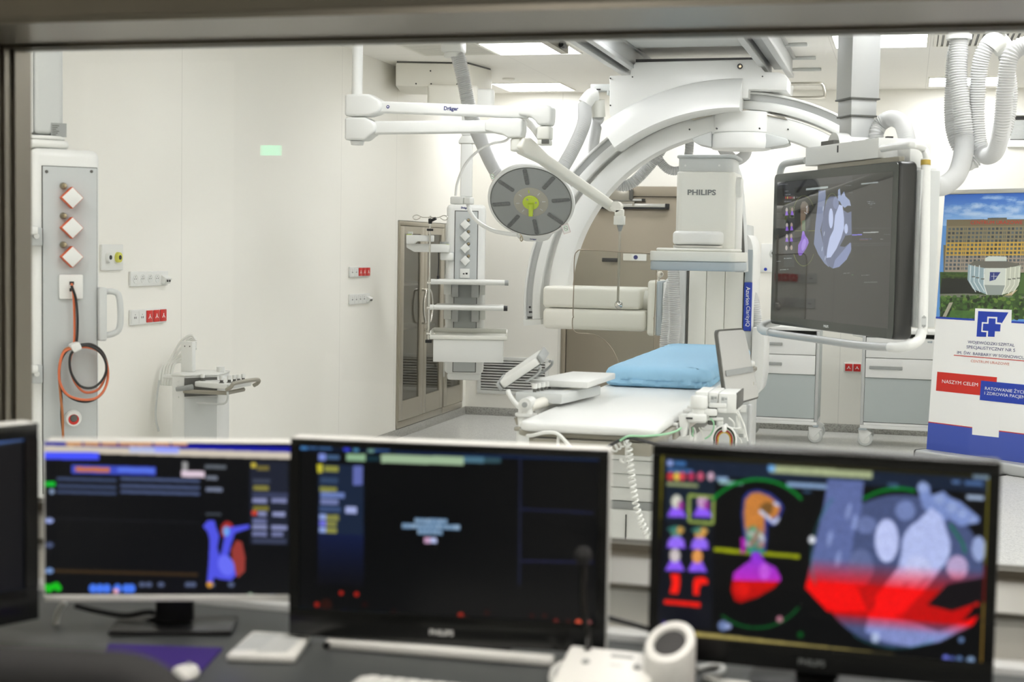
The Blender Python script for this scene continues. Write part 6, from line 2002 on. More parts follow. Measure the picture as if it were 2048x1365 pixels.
# ------------------------------------------------------------------ drawer trolleys at the end wall
def caster(P, x, y, parent, turn):
    Q = P @ Matrix.Translation((x, y, 0)) @ Matrix.Rotation(turn, 4, 'Z')
    r = .062
    cs = obj('caster', MB(Q).prism([(-.03, .06), (.012, .035), (.012, .05), (.055, .1), (.07, .115), (.03, .135), (-.04, .135)], -.02, .02, XZ(), .004), M['arm_white'], parent)
    W = Q @ Matrix.Translation((.015, 0, r)) @ Matrix.Rotation(R(90), 4, 'X')
    w = obj('wheel', MB().lathe([(0, -.014), (r * .9, -.014), (r, -.009), (r, .009), (r * .9, .014), (0, .014)], W, 36), M['light_grey'], cs)
    obj('hub_disc', MB().lathe([(0, .0145), (r * .62, .0145), (r * .64, .0142)], W, 30).lathe([(r * .8, -.0145), (r * .0, -.0145)][::-1], W, 30), M['white'], w)


def trolley(label, x0, yf, w):
    g = thing('drawer_trolley', label, 'trolley', (x0 + w / 2, yf + .22, 0))
    P = Matrix.Translation((x0, yf, 0))
    d = .44
    zb_, zt_ = .15, .93
    for x in (0, w - .026):
        for y in (0, d - .026):
            obj('post', MB(P).box(x, x + .026, y, y + .026, zb_ + .03, zt_, .003), M['alu_paint'], g)
    obj('top_board', MB(P).box(.0, w, -.004, d, zt_ + .001, zt_ + .03, .006), M['trolley_white'], g)
    obj('back_panel', MB(P).box(.026, w - .026, d - .03, d - .02, zb_ + .03, zt_), M['trolley_grey'], g)
    obj('side_panel', MB(P).box(.004, .02, .028, d - .028, zb_ + .03, zt_), M['trolley_grey'], g)
    obj('side_panel', MB(P).box(w - .02, w - .004, .028, d - .028, zb_ + .03, zt_), M['trolley_grey'], g)
    obj('front_panel', MB(P).box(.028, w - .028, .004, .02, .205, .565), M['trolley_grey'], g)
    obj('base', MB(P).box(.0, w, -.008, d, zb_, zb_ + .028, .004).box(.028, w - .028, .0, .02, zb_ + .0285, .2, .002), M['trolley_white'], g)
    for (za, zb2, hasl) in ((.57, .728, 0), (.733, .895, 1)):
        dr = obj('drawer', MB(P).box(.03, w - .03, -.012, .3, za, zb2, .003), M['trolley_white'], g)
        zh = za + (zb2 - za) * .52
        obj('handle', MB(P).box(.06, .06 + w * .42, -.028, -.0125, zh - .012, zh + .012, .004), M['mid_grey'], dr)
        if hasl:
            obj('lock', MB(P).cyl((w - .08, -.0125, zb2 - .02), (w - .08, -.02, zb2 - .02), .008).box(w - .11, w - .085, -.018, -.0125, zb2 - .024, zb2 - .016), M['blue_grey'], dr)
    obj('push_bar', MB(P).tube(smooth_path([(-.0, d * .2, zt_ - .03), (-.06, d * .2, zt_ - .02), (-.075, d * .3, zt_ - .02), (-.075, d * .7, zt_ - .02), (-.06, d * .8, zt_ - .02), (-.0, d * .8, zt_ - .03)], .02), .013, 10), M['white'], g)
    for x, y, tn in ((.03, .03, R(-8)), (w - .03, .03, R(172) if False else R(-14)), (.03, d - .03, R(20)), (w - .03, d - .03, R(10))):
        caster(P, x, y, g, tn)
    for x in (.012, w - .012):
        obj('corner_bumper', MB(P).box(x - .022, x + .045 * (1 if x < w / 2 else .5), -.014, .05, zb_ - .014, zb_ - .0005, .005), M['blue_grey'], g)
    return g


q1, q2 = at(1637, 760, Y=12.32), at(1722, 780, Y=12.28)
trolley('white and grey drawer trolley between the scanner column and the big screen', q1.x - .62, 12.32, .62)
trolley('white and grey drawer trolley between the red sockets and the banner', q2.x, 12.28, .62)

# ------------------------------------------------------------------ roll-up banner
B0 = at(1853, 899, Z=.09)
bd = Vector((math.cos(R(-38)), math.sin(R(-38)), 0))
bn = Vector((bd.y, -bd.x, 0))           # towards the viewer
best = None
for hgt in np.arange(1.85, 2.2, .01):
    for s in np.arange(-.1, .5, .01):
        p = proj(B0 + Vector((0, 0, hgt)) - bn * s)
        e = (p[0] - 1889.5) ** 2 + (p[1] - 389) ** 2
        if best is None or e < best[0]:
            best = (e, hgt, s)
_, BH, BS = best
BP = frame(B0, bd, Vector((0, 0, BH)) - bn * BS)
BL_ = (Vector((0, 0, BH)) - bn * BS).length


def on(P, px, py, z=0.):
    r = ROT @ Vector((px - CX, -(py - CY), -F)) / F
    n = P.to_3x3() @ Vector((0, 0, 1))
    o = P @ Vector((0, 0, z))
    t = (o - Vector((0, 0, EYE))).dot(n) / r.dot(n)
    return P.inverted() @ (Vector((0, 0, EYE)) + r * t)


def b1(x, y):
    return on(BP, 1880 + x / 4.875, 370 + y / 4.875)


def b2(x, y):
    return on(BP, 1860 + x / 4.55, 600 + y / 4.55)


BW = 2 * b2(549, 575).x
print('BANNER', BW, BH, BS)
g = thing('rollup_banner', 'tall roll-up banner with hospital photo, blue emblem and red slogan box', 'banner', B0 - Vector((0, 0, .09)) + bd * BW / 2)
obj('cloth', MB(BP).box(0, BW, 0, BL_, -.004, 0), M['paper'], g)
obj('top_profile', MB(BP).box(-.006, BW + .006, BL_ - .004, BL_ + .03, -.012, .008, .004), M['alu'], g)
cb = frame(B0 - Vector((0, 0, .09)), bd, (0, 0, 1))
cs = obj('cassette', MB(cb).prism(rrect(.2, .086, .02, 4, 0, .045), 0, BW + .06, Matrix(((0, 0, 1, -.03), (0, 1, 0, 0), (-1, 0, 0, .0), (0, 0, 0, 1))), .004), M['alu_paint'], g)
obj('cassette_end', MB(cb).prism(rrect(.21, .09, .022, 4, 0, .0455), -.008, 0, Matrix(((0, 0, 1, -.0305), (0, 1, 0, 0), (-1, 0, 0, .0), (0, 0, 0, 1)))), M['dark_grey'], g)
obj('back_pole', MB().cyl(BP @ Vector((BW / 2, 0, -.03)), BP @ Vector((BW / 2, BL_, -.02)), .009), M['alu'], g)
obj('swing_foot', MB(cb).box(BW * .72, BW * .76, -.0, .008, .1, .32, .002), M['black'], g)
yp = b2(80, 160).y
pc = canvas_on(BP, .002, BW - .002, yp, BL_ - .004, 1000, (96, 150, 215))
def c1(l):
    return [(1880 + x / 4.875, 370 + y / 4.875) for x, y in l]


# sky
XR_ = 1500
pc.poly(c1([(0, 60), (XR_, 40), (XR_, 400), (0, 400)]), (38, 92, 190), 1, (150, 192, 236))
random.seed(11)
for (x, y, rx, ry) in ((530, 125, 130, 30), (330, 200, 120, 40), (540, 220, 110, 40), (180, 245, 140, 40), (720, 240, 130, 50), (700, 150, 60, 20), (800, 170, 70, 25), (950, 190, 180, 60), (1200, 150, 200, 70), (400, 300, 300, 40), (800, 310, 300, 40)):
    for _ in range(26):
        q = c1([(x + random.gauss(0, rx * .45), y + random.gauss(0, ry * .4))])[0]
        pc.ell(q[0], q[1], rx * .3 / 4.875, ry * .38 / 4.875, (196, 216, 240), .16, n=16)
pc.blur(5)
# long slab block
pc.poly(c1([(35, 585), (66, 590), (66, 860), (35, 860)]), (112, 104, 84))
pc.poly(c1([(66, 340), (XR_, 330), (XR_, 870), (45, 852)]), (136, 126, 98))
pc.poly(c1([(62, 562), (XR_, 545), (XR_, 690), (52, 690)]), (196, 160, 74))
pc.poly(c1([(52, 690), (XR_, 690), (XR_, 880), (42, 852)]), (158, 146, 132))
pc.poly(c1([(465, 322), (652, 320), (652, 342), (465, 342)]), (98, 98, 92))
pc.poly(c1([(285, 338), (430, 334), (430, 342), (285, 342)]), (60, 80, 150))
pc.poly(c1([(66, 340), (XR_, 330), (XR_, 398), (66, 402)]), (120, 108, 84))
for j, y in enumerate((432, 472, 512, 550, 588, 628, 667, 705, 742, 780, 818)):
    for i in range(36):
        x = 96 + i * 38.6 - j * 3.2
        if i % 5 == 4:
            for dx in (-9, 7):
                pc.rect(*c1([(x + dx - 5, y - 13 - i * .3)])[0], *c1([(x + dx + 5, y + 11 - i * .3)])[0], (84, 90, 92), .85)
        else:
            pc.rect(*c1([(x - 13, y - 12 - i * .3)])[0], *c1([(x + 11, y + 11 - i * .3)])[0], random.choice(((62, 76, 88), (74, 86, 96), (52, 60, 66), (90, 100, 108))), .92)
# ground and trees
pc.poly(c1([(0, 850), (XR_, 860), (XR_, 1320), (0, 1300)]), (58, 84, 40))
pc.poly(c1([(20, 905), (290, 900), (420, 1060), (0, 1060)]), (38, 40, 34))
pc.poly(c1([(0, 1065), (250, 1060), (560, 1080), (800, 1090), (XR_, 1090), (XR_, 1110), (0, 1095)]), (122, 122, 112))
for _ in range(420):
    x, y = random.uniform(0, XR_), random.uniform(1080, 1310)
    cc = random.choice(((30, 44, 22), (46, 72, 30), (66, 104, 40), (88, 128, 52), (24, 32, 20), (112, 140, 60)))
    q = c1([(x, y)])[0]
    pc.ell(q[0], q[1], random.uniform(8, 26) / 4.875, random.uniform(8, 24) / 4.875, cc, .8, n=12)
for _ in range(70):
    q = c1([(random.uniform(20, 300), random.uniform(870, 910))])[0]
    pc.ell(q[0], q[1], 3, 2, random.choice(((70, 92, 40), (50, 68, 30))), .8, n=10)
pc.poly(c1([(800, 870), (XR_, 870), (XR_, 1060), (760, 1060)]), (74, 104, 50))
pc.poly(c1([(25, 1285), (90, 1150), (128, 1145), (60, 1288)]), (168, 164, 146))
pc.poly(c1([(80, 1300), (340, 1300), (340, 1230), (110, 1220)]), (76, 120, 52), .8)
# faceted white hall
pc.poly(c1([(620, 1080), (760, 1020), (700, 1080)]), (196, 176, 140))
pc.poly(c1([(440, 715), (480, 695), (650, 700), (650, 745), (440, 745)]), (204, 212, 206))
pc.poly(c1([(445, 745), (650, 740), (640, 790), (440, 795)]), (178, 190, 188))
pc.poly(c1([(285, 775), (345, 738), (440, 745), (640, 745), (770, 768), (790, 790), (640, 815), (440, 815)]), (108, 106, 98))
pc.poly(c1([(275, 775), (340, 795), (440, 812), (425, 975), (460, 1072), (405, 1050), (320, 1015), (268, 925)]), (150, 172, 180))
pc.poly(c1([(440, 812), (645, 812), (638, 985), (605, 1075), (458, 1075), (428, 975)]), (208, 214, 206))
pc.poly(c1([(645, 812), (740, 795), (790, 782), (780, 940), (735, 1030), (610, 1072), (638, 985)]), (196, 200, 184))
pc.poly(c1([(428, 975), (638, 982), (605, 1075), (458, 1075)]), (150, 158, 154))
for x in (300, 340, 385):
    pc.line(c1([(x, 785), (x - 8, 945), (x + 50, 1045)]), 1.8, (214, 224, 226))
for x in (690, 735, 775):
    pc.line(c1([(x, 800), (x - 10, 975), (x - 70, 1062)]), 1.6, (226, 228, 214))
pc.line(c1([(432, 815), (428, 975), (458, 1072)]), 1.8, (226, 230, 226))
pc.line(c1([(645, 815), (638, 985), (606, 1073)]), 1.8, (232, 234, 222))
for (x, y) in ((310, 890), (350, 900), (400, 912), (660, 915), (705, 910), (750, 905)):
    pc.rect(*c1([(x, y)])[0], *c1([(x + 32, y + 12)])[0], (90, 92, 84), .8)
pc.poly(c1([(488, 852), (590, 852), (540, 925), (482, 940)]), (52, 64, 128))
pc.line(c1([(525, 862), (525, 925)]), .9, (220, 224, 226))
pc.line(c1([(500, 892), (560, 892)]), .9, (220, 224, 226))
pc.blur(1)
M['banner_photo'] = print_mat('banner_photograph_print', pc.image('banner_photograph'))
obj('photo_print', quad_mb(BP, .002, BW - .002, yp, BL_ - .004, .0006), M['banner_photo'], g)


def lay(pts, f, z):
    return [(v.x, v.y) for v in (f(*p) for p in pts)]


def plate(name, pts, f, z, mm, bev=0):
    return obj(name, MB(BP).prism(lay(pts, f, z), z, z + .0004), mm, g)


def words(s, xa, xb, y, f, mm, z=.0016, bold=0., name='lettering', hh=None):
    a, e = f(xa, y[0]), f(xb, y[1])
    mb = text_mb(s, BP @ Matrix.Translation(((a.x + e.x) / 2, (a.y + e.y) / 2, z)), width=e.x - a.x, bold=0, vfit=hh, flat=.82)
    return obj(name, mb, mm, g)


words('CENTRUM URAZOWE', 300, 806, (368, 366), b1, M['print_red'], .0012, .02)
ylo = b2(80, 165).y
obj('blue_line', MB(BP).box(.0, b2(408, 175).x, ylo - .006, ylo + .008, .0006, .0012), M['label_blue'], g)
obj('blue_line', MB(BP).box(b2(742, 195).x, BW, ylo - .006, ylo + .008, .0006, .0012), M['label_blue'], g)
plate('emblem_field', [(412, 78), (745, 92), (740, 230), (406, 215)], b2, .0007, M['paper'])
lg = plate('emblem', [(440, 103), (715, 115), (655, 214), (560, 262), (518, 338), (424, 335)], b2, .0013, M['label_blue'])
plate('emblem_cross_edge', [(524, 154), (614, 157), (611, 206), (652, 210), (645, 300), (602, 298), (598, 345), (512, 345), (516, 296), (468, 292), (474, 203), (521, 206)], b2, .0019, M['paper'])
plate('emblem_cross', [(537, 168), (600, 171), (597, 220), (645, 224), (640, 289), (593, 287), (589, 338), (528, 336), (531, 284), (481, 281), (486, 217), (534, 219)], b2, .0025, M['label_blue'])
words('WOJEWÓDZKI SZPITAL', 345, 771, (388, 411), b2, M['navy'], hh=None)
words('SPECJALISTYCZNY NR 5', 334, 776, (437, 461), b2, M['navy'])
words('IM. ŚW. BARBARY W SOSNOWCU', 249, 862, (480, 517), b2, M['navy'])
a, e = b2(217, 507), b2(905, 558)
obj('red_rule', MB(BP).box(a.x, e.x, (a.y + e.y) / 2 - .003, (a.y + e.y) / 2 + .003, .0006, .0012), M['print_red'], g)
words('CENTRUM URAZOWE', 373, 724, (559, 583), b2, mat('pale_red_print', c(206, 120, 100), .5))
a, e = b2(67, 655), b2(605, 780)
zz0 = b2(56, 828).y
obj('slogan_box', MB(BP).box(a.x, e.x, zz0, a.y, .0006, .0012), mat('slogan_red', c(206, 36, 22), .5), g)
words('NASZYM CELEM', 112, 438, (744, 771), b2, M['print_white'], .0018, .02)
a = b2(470, 736)
zz0 = b2(461, 913).y
obj('slogan_box', MB(BP).box(a.x - .004, BW - .02, zz0, a.y, .0014, .002), M['label_blue'], g)
a, e = b2(503, 808), b2(830, 832)
s_ = (e.x - a.x) / 13.3 * 1.25
for s2, xa, xb, yy in (('RATOWANIE ŻYCIA', 503, 890, (806, 834)), ('I ZDROWIA PACJENTA', 498, 925, (858, 892))):
    words(s2, xa, xb, yy, b2, M['print_white'], .0026, .02)
yb0 = b2(0, 1119).y
plate_w = obj('bottom_band', MB(BP).box(0, BW, .0, yb0, .0006, .0012), mat('bottom_blue', c(62, 84, 176), .45), g)
obj('red_rule', MB(BP).box(0, BW, yb0, yb0 + .007, .0006, .0012), M['print_red'], g)
plate('white_square', [(392, 1000), (634, 1018), (626, 1254), (384, 1228)], b2, .0014, M['paper'])

# ------------------------------------------------------------------ control desk
DZ_ = .855
g = thing('control_desk', 'long grey control desk under the observation window', 'desk', (-.4, 2.2, 0))
obj('desktop', MB().box(-2.3, 1.5, 1.85, 2.6, DZ_ - .03, DZ_, .003), M['desk'], g)
obj('rear_board', MB().box(-2.3, 1.5, 2.602, 2.655, DZ_ - .03, DZ_ + .012, .003), M['desk_light'], g)
for x in (-2.28, -.42, 1.44):
    obj('leg', MB().box(x, x + .04, 1.95, 2.6, 0, DZ_ - .031, .003), M['desk'], g)
obj('front_panel', MB().box(-2.24, 1.44, 2.55, 2.57, .2, DZ_ - .031), M['desk'], g)


def monitor(label, L, Rr, zb_, zt_, case, bez, picture, tilt=0., depth=.045, parts=True, bot=None):
    """desk monitor whose front runs from L to Rr"""
    L, Rr = Vector(L), Vector(Rr)
    L.z = Rr.z = (zb_ + zt_) / 2
    P = frame((L + Rr) / 2, Rr - L, (0, 0, 1))
    w, h = (Rr - L).length, zt_ - zb_
    o = P @ Vector((0, 0, -.055))
    g = thing('desk_monitor', label, 'monitor', (o.x, o.y, DZ_))
    obj('case', MB(P).prism(rrect(w, h, .008, 4), -depth, -.006, None, .006, 3), case, g)
    bl, br, bb, bt = bez
    fz = MB(P).box(-w / 2 + .002, w / 2 - .002, -h / 2 + .002, -h / 2 + bb, -.0058, .002, .0015).box(-w / 2 + .002, w / 2 - .002, h / 2 - bt, h / 2 - .002, -.0058, .002, .0015)
    fz.box(-w / 2 + .002, -w / 2 + bl, -h / 2 + bb, h / 2 - bt, -.0058, .002).box(w / 2 - br, w / 2 - .002, -h / 2 + bb, h / 2 - bt, -.0058, .002)
    obj('bezel', fz, M['black_gloss'] if bot is None else bot, g)
    cvs = canvas_on(P @ Matrix.Translation((0, 0, -.003)), -w / 2 + bl, w / 2 - br, -h / 2 + bb, h / 2 - bt, 640, (5, 6, 8))
    picture(cvs)
    n = 'picture_' + str(len(bpy.data.images))
    sm = screen_mat('desk_screen_picture', cvs.image(n), 1.0, .3, c(6), .4)
    obj('display', quad_mb(P, -w / 2 + bl, w / 2 - br, -h / 2 + bb, h / 2 - bt, -.003), sm, g)
    obj('stand_neck', MB(P).box(-.035, .035, -h / 2 - (zb_ - DZ_) + .012, 0, -depth - .022, -depth - .002, .006), M['black'], g)
    obj('stand_base', MB().box(-.11, .11, -.06, .05, .0015, .011, .004, L=Matrix.Translation((o.x, o.y, DZ_)) @ Matrix.Rotation(math.atan2((Rr - L).y, (Rr - L).x), 4, 'Z')), M['black'], g)
    return g, P, w, h


# pictures, drawn where the photograph shows them
def zc(x, y):
    return (560 + x / 2.6, 840 + y / 2.6)


def pic_center(cv):
    Z = lambda l: [zc(*p) for p in l]
    def R_(x0, y0, x1, y1, col, al=1., sl=.035):
        cv.poly(Z([(x0, y0), (x1, y0 + (x1 - x0) * sl), (x1, y1 + (x1 - x0) * sl), (x0, y1)]), col, al)
    R_(60, 110, 1690, 160, (10, 22, 42))
    cv.poly(Z([(200, 230), (435, 238), (435, 600), (200, 595)]), (24, 36, 58))
    cv.poly(Z([(200, 595), (435, 600), (435, 870), (195, 860)]), (16, 26, 62), 1, (8, 8, 14))
    for (x, y, w, h, cc) in ((105, 120, 40, 34, (70, 130, 190)), (150, 124, 45, 28, (60, 100, 150)), (200, 126, 70, 28, (60, 100, 150)), (330, 124, 34, 40, (60, 70, 220)), (380, 132, 30, 34, (80, 140, 180)), (455, 136, 35, 34, (110, 150, 140)), (490, 138, 80, 26, (50, 90, 150)),
                             (1450, 146, 55, 34, (90, 150, 200)), (1550, 148, 90, 36, (80, 140, 200)), (200, 176, 38, 36, (130, 150, 230)), (240, 182, 70, 24, (70, 100, 140)), (345, 176, 100, 38, (150, 190, 150)),
                             (525, 180, 430, 44, (168, 196, 160)), (955, 190, 105, 34, (80, 120, 140)), (1060, 196, 90, 28, (50, 80, 90)), (450, 188, 70, 26, (20, 50, 60)), (194, 230, 28, 46, (210, 200, 50)), (230, 240, 75, 30, (150, 150, 60)), (380, 240, 50, 100, (100, 110, 180)),
                             (210, 300, 90, 30, (50, 70, 100)), (205, 348, 90, 26, (140, 140, 60)), (210, 376, 125, 30, (110, 130, 190)), (210, 412, 95, 28, (120, 130, 180)), (205, 450, 110, 28, (60, 80, 120)), (340, 452, 60, 36, (170, 180, 230)),
                             (205, 490, 34, 30, (150, 170, 230)), (240, 494, 65, 30, (140, 140, 70)), (205, 524, 34, 30, (120, 120, 230)), (240, 528, 55, 28, (140, 140, 70)), (205, 558, 34, 30, (150, 170, 230)), (240, 562, 55, 28, (150, 150, 70))):
        R_(x, y, x + w, y + h, cc, .92, .03)
    R_(600, 168, 1690, 178, (18, 40, 80), .7)
    for x0, x1, y in ((700, 870, 525), (635, 935, 552), (715, 845, 583)):
        q0, q1 = zc(x0, y), zc(x1, y + 8)
        R_(x0, y - 14, x1, y + 14, (110, 150, 190), .8, .03)
        cv.dashes(q0[0], q0[1], q1[0], 7, (190, 210, 230), .6, .03)
    R_(750, 612, 815, 642, (180, 190, 230), 1, .03)
    R_(748, 612, 782, 642, (200, 140, 170), .7, .03)
    cv.line(Z([(1250, 200), (1245, 860)]), 5, (22, 26, 48))
    cv.line(Z([(1255, 465), (1630, 485)]), 5, (22, 26, 52))
    cv.line(Z([(1250, 735), (1630, 742)]), 5, (24, 26, 56))
    for (x, y, r, cc) in ((318, 902, 12, (170, 30, 20)), (398, 908, 13, (170, 30, 20)), (192, 962, 14, (150, 26, 14)), (240, 962, 30, (40, 10, 6)), (940, 1018, 16, (150, 34, 20)), (965, 1040, 22, (60, 16, 12)), (1435, 1050, 14, (110, 36, 30)), (1500, 1050, 10, (70, 26, 24)), (1552, 1056, 17, (230, 90, 60)), (1605, 1058, 15, (150, 80, 80)), (1310, 1020, 10, (60, 14, 10)), (1375, 1020, 10, (60, 14, 10)), (1075, 1005, 14, (40, 8, 6)), (440, 962, 12, (40, 8, 6)), (590, 1000, 12, (30, 8, 6))):
        q = zc(x, y)
        cv.ell(q[0], q[1], r / 2.6, r / 2.6, cc, .95, n=20)
    cv.blur(1)


def zr_(x, y):
    return (1200 + x / 2.415, 850 + y / 2.415)


def pic_right(cv):
    Z = lambda l: [zr_(*p) for p in l]
    Q = lambda x, y: zr_(x, y)
    k2 = 1 / 2.415
    P_ = lambda l, *a, **kk: cv.poly(Z(l), *a, **kk)
    yel = (128, 120, 30)
    P_([(265, 120), (1900, 225), (1870, 1200), (240, 1030)], (4, 5, 7))
    P_([(310, 160), (1870, 262), (1870, 330), (310, 235)], (20, 32, 52))
    P_([(318, 235), (560, 262), (550, 480), (312, 470)], (18, 30, 44))
    P_([(312, 470), (550, 480), (540, 990), (270, 960)], (10, 14, 24))
    for (x0, y0, x1, y1, cc) in ((325, 170, 352, 200, (150, 170, 230)), (358, 175, 415, 198, (60, 110, 170)), (325, 210, 450, 228, (60, 110, 170)), (820, 195, 1315, 232, (176, 186, 140)), (812, 195, 846, 226, (110, 170, 230)), (322, 276, 475, 296, (150, 158, 110)), (560, 250, 620, 270, (150, 180, 220)), (575, 268, 690, 286, (150, 190, 190)), (900, 276, 1095, 300, (140, 170, 210)), (1800, 240, 1885, 262, (120, 150, 200)), (1700, 268, 1740, 284, (90, 120, 170)), (1760, 272, 1850, 292, (80, 110, 160)), (1770, 338, 1855, 362, (170, 190, 220)), (980, 315, 1020, 330, (50, 80, 110)), (1390, 280, 1440, 300, (60, 90, 120))):
        s = .06
        P_([(x0, y0), (x1, y0 + (x1 - x0) * s), (x1, y1 + (x1 - x0) * s), (x0, y1)], cc, .92)
    for x, cc in ((340, (220, 60, 60)), (372, (240, 210, 80)), (398, (230, 70, 80)), (440, (200, 50, 90)), (485, (220, 90, 120)), (535, (220, 180, 200))):
        q = Q(x, 250)
        cv.ell(q[0], q[1], 17 * k2, 22 * k2, cc, .9, n=16)
    # thumbnails
    for i, (x, y) in enumerate(((370, 400), (495, 400), (368, 550), (482, 555), (362, 660), (470, 665))):
        P_([(x - 48, y + 45), (x - 20, y - 10), (x + 20, y - 10), (x + 48, y + 48)], (140, 90, 250))
        cv.ell(*Q(x, y - 28), 26 * k2, 34 * k2, ((205, 205, 190), (190, 150, 190), (90, 130, 110), (200, 150, 80), (200, 190, 190), (220, 150, 80))[i])
        if i in (0, 1):
            cv.ell(*Q(x + 22, y - 10), 16 * k2, 22 * k2, (150, 40, 140), .8)
        if i in (2, 3):
            cv.ell(*Q(x, y - 45), 44 * k2, 16 * k2, (50, 120, 110), .8)
            cv.ell(*Q(x + 20, y - 40), 18 * k2, 18 * k2, (230, 160, 70), .8)
            cv.ell(*Q(x, y + 20), 42 * k2, 30 * k2, (150, 110, 255), .8)
    for a, b in (((430, 340), (550, 350)), ((550, 350), (545, 478)), ((545, 478), (430, 468)), ((430, 468), (430, 340))):
        cv.line(Z([a, b]), 6, (150, 170, 80))
    P_([(340, 720), (385, 722), (388, 770), (378, 820), (335, 816), (348, 765)], (255, 26, 14))
    P_([(450, 760), (460, 738), (500, 735), (522, 750), (520, 772), (492, 770), (478, 800), (480, 826), (450, 824)], (255, 26, 14))
    P_([(310, 843), (486, 860), (486, 884), (308, 866)], (236, 24, 12))
    # central form
    for a0, a1 in ((205, 335),):
        cv.arc(*Q(760, 560), 290 * k2, 295 * k2, 222, 318, 6, (0, 130, 40))
    cv.arc(*Q(755, 720), 260 * k2, 262 * k2, 38, 130, 4.5, (4, 92, 34))
    P_([(550, 592), (965, 628), (965, 648), (550, 614)], (150, 160, 12))
    P_([(690, 350), (715, 322), (760, 312), (820, 328), (870, 368), (890, 400), (870, 450), (840, 490), (812, 480), (808, 560), (800, 620), (720, 620), (692, 530), (682, 430)], (40, 50, 130))
    P_([(702, 360), (730, 332), (765, 326), (815, 345), (858, 378), (872, 402), (858, 440), (830, 455), (795, 440), (795, 520), (788, 545), (716, 545), (700, 500), (694, 430)], (196, 124, 56))
    P_([(770, 395), (800, 372), (838, 380), (830, 430), (800, 440), (775, 420)], (120, 84, 40))
    P_([(700, 500), (795, 505), (790, 590), (712, 590)], (150, 150, 140), .8)
    for _ in range(26):
        q = Q(random.uniform(705, 790), random.uniform(500, 600))
        cv.ell(q[0], q[1], 4, 6, random.choice(((210, 215, 225), (120, 120, 110), (170, 100, 70), (60, 150, 100))), .7, n=10)
    cv.line(Z([(770, 415), (845, 478), (862, 448)]), 7, (200, 206, 235))
    cv.line(Z([(838, 376), (866, 392)]), 6, (190, 200, 235))
    P_([(680, 545), (702, 545), (702, 620), (680, 620)], (170, 30, 170))
    P_([(712, 590), (790, 598), (792, 625), (712, 620)], (40, 150, 110), .9)
    P_([(735, 612), (770, 614), (800, 665), (850, 690), (875, 742), (870, 760), (640, 752), (645, 715), (690, 680), (725, 655)], (124, 54, 210), 1, (190, 40, 190))
    cv.ell(*Q(795, 710), 26 * k2, 40 * k2, (210, 110, 235), .6)
    P_([(640, 752), (868, 758), (840, 790), (760, 835), (680, 862), (650, 852), (632, 800)], (205, 8, 6), 1, (165, 4, 4))
    cv.ell(*Q(690, 800), 34 * k2, 34 * k2, (250, 30, 20), .5)
    # scan on the right
    P_([(1110, 262), (1275, 272), (1262, 420), (1225, 540), (1205, 700), (1280, 900), (1100, 905), (990, 790), (1040, 560), (1080, 390)], (92, 106, 158))
    cv.ell(*Q(1452, 706), 400 * k2, 368 * k2, (70, 82, 122), n=80)
    P_([(1100, 262), (1275, 272), (1262, 420), (1225, 540), (1205, 700), (1290, 900), (1130, 905), (990, 790), (1040, 560), (1080, 390)], (92, 106, 158))
    cv.ell(*Q(1285, 485), 50 * k2, 42 * k2, (104, 118, 166))
    cv.ell(*Q(1475, 415), 48 * k2, 48 * k2, (112, 128, 178))
    cv.ell(*Q(1260, 690), 60 * k2, 90 * k2, (96, 108, 152))
    P_([(1530, 300), (1550, 280), (1590, 290), (1600, 340), (1660, 320), (1690, 350), (1740, 370), (1835, 450), (1830, 475), (1740, 490), (1680, 450), (1660, 480), (1600, 440), (1560, 400)], (120, 140, 196))
    for x, y, r in ((1700, 400, 26), (1750, 430, 22), (1800, 460, 18), (1640, 360, 24), (1560, 300, 26)):
        cv.ell(*Q(x, y), r * k2, r * k2, (150, 168, 214), .8)
    cv.ell(*Q(1575, 590), 118 * k2, 130 * k2, (176, 188, 236), n=50)
    P_([(1530, 470), (1600, 400), (1650, 440), (1690, 560), (1682, 640), (1630, 720), (1560, 810), (1460, 915), (1330, 950), (1330, 830), (1440, 690), (1462, 590)], (176, 188, 236))
    for x, y, w_, h_ in ((1480, 760, 90, 50), (1400, 860, 80, 40), (1540, 700, 60, 70), (1350, 900, 50, 30)):
        cv.ell(*Q(x, y), w_ * k2, h_ * k2, (206, 210, 246), .45, rot=-.7)
    for x, y, w_, h_ in ((1450, 800, 70, 9), (1400, 830, 60, 8), (1500, 850, 60, 8), (1350, 860, 40, 8), (1560, 760, 40, 8)):
        cv.ell(*Q(x, y), w_ * k2, h_ * k2, (90, 96, 140), .6, rot=-.75)
    cv.ell(*Q(1385, 560), 58 * k2, 105 * k2, (186, 196, 244))
    cv.ell(*Q(1725, 690), 52 * k2, 58 * k2, (180, 160, 200))
    cv.ell(*Q(1830, 600), 34 * k2, 62 * k2, (150, 166, 210))
    P_([(1640, 1000), (1830, 920), (1800, 970), (1640, 1050), (1500, 1075), (1380, 1050), (1280, 1000), (1300, 900), (1500, 950)], (128, 140, 196))
    cv.ell(*Q(1330, 1030), 20 * k2, 26 * k2, (190, 205, 235), .8)
    for x, y in ((1200, 420), (1230, 470), (1110, 550), (1150, 650)):
        cv.ell(*Q(x, y), 12 * k2, 40 * k2, (140, 156, 206), .8, rot=.2)
    P_([(1580, 870), (1680, 770), (1850, 740), (1850, 850), (1700, 900)], (14, 10, 16))
    # red band across the picture
    red = np.zeros((cv.h, cv.w))
    Hh = cv.map(Z([(990, 640), (990, 750), (990, 903), (990, 960)]))
    yy = cv.yy
    lum = cv.a.mean(2)
    x_ok = cv.xx > cv.map(Z([(985, 700)]))[0][0]
    t1 = np.clip((yy - Hh[0][1]) / (Hh[1][1] - Hh[0][1]), 0, 1) * (yy < Hh[1][1])
    t2 = (yy >= Hh[1][1]) & (yy < Hh[2][1])
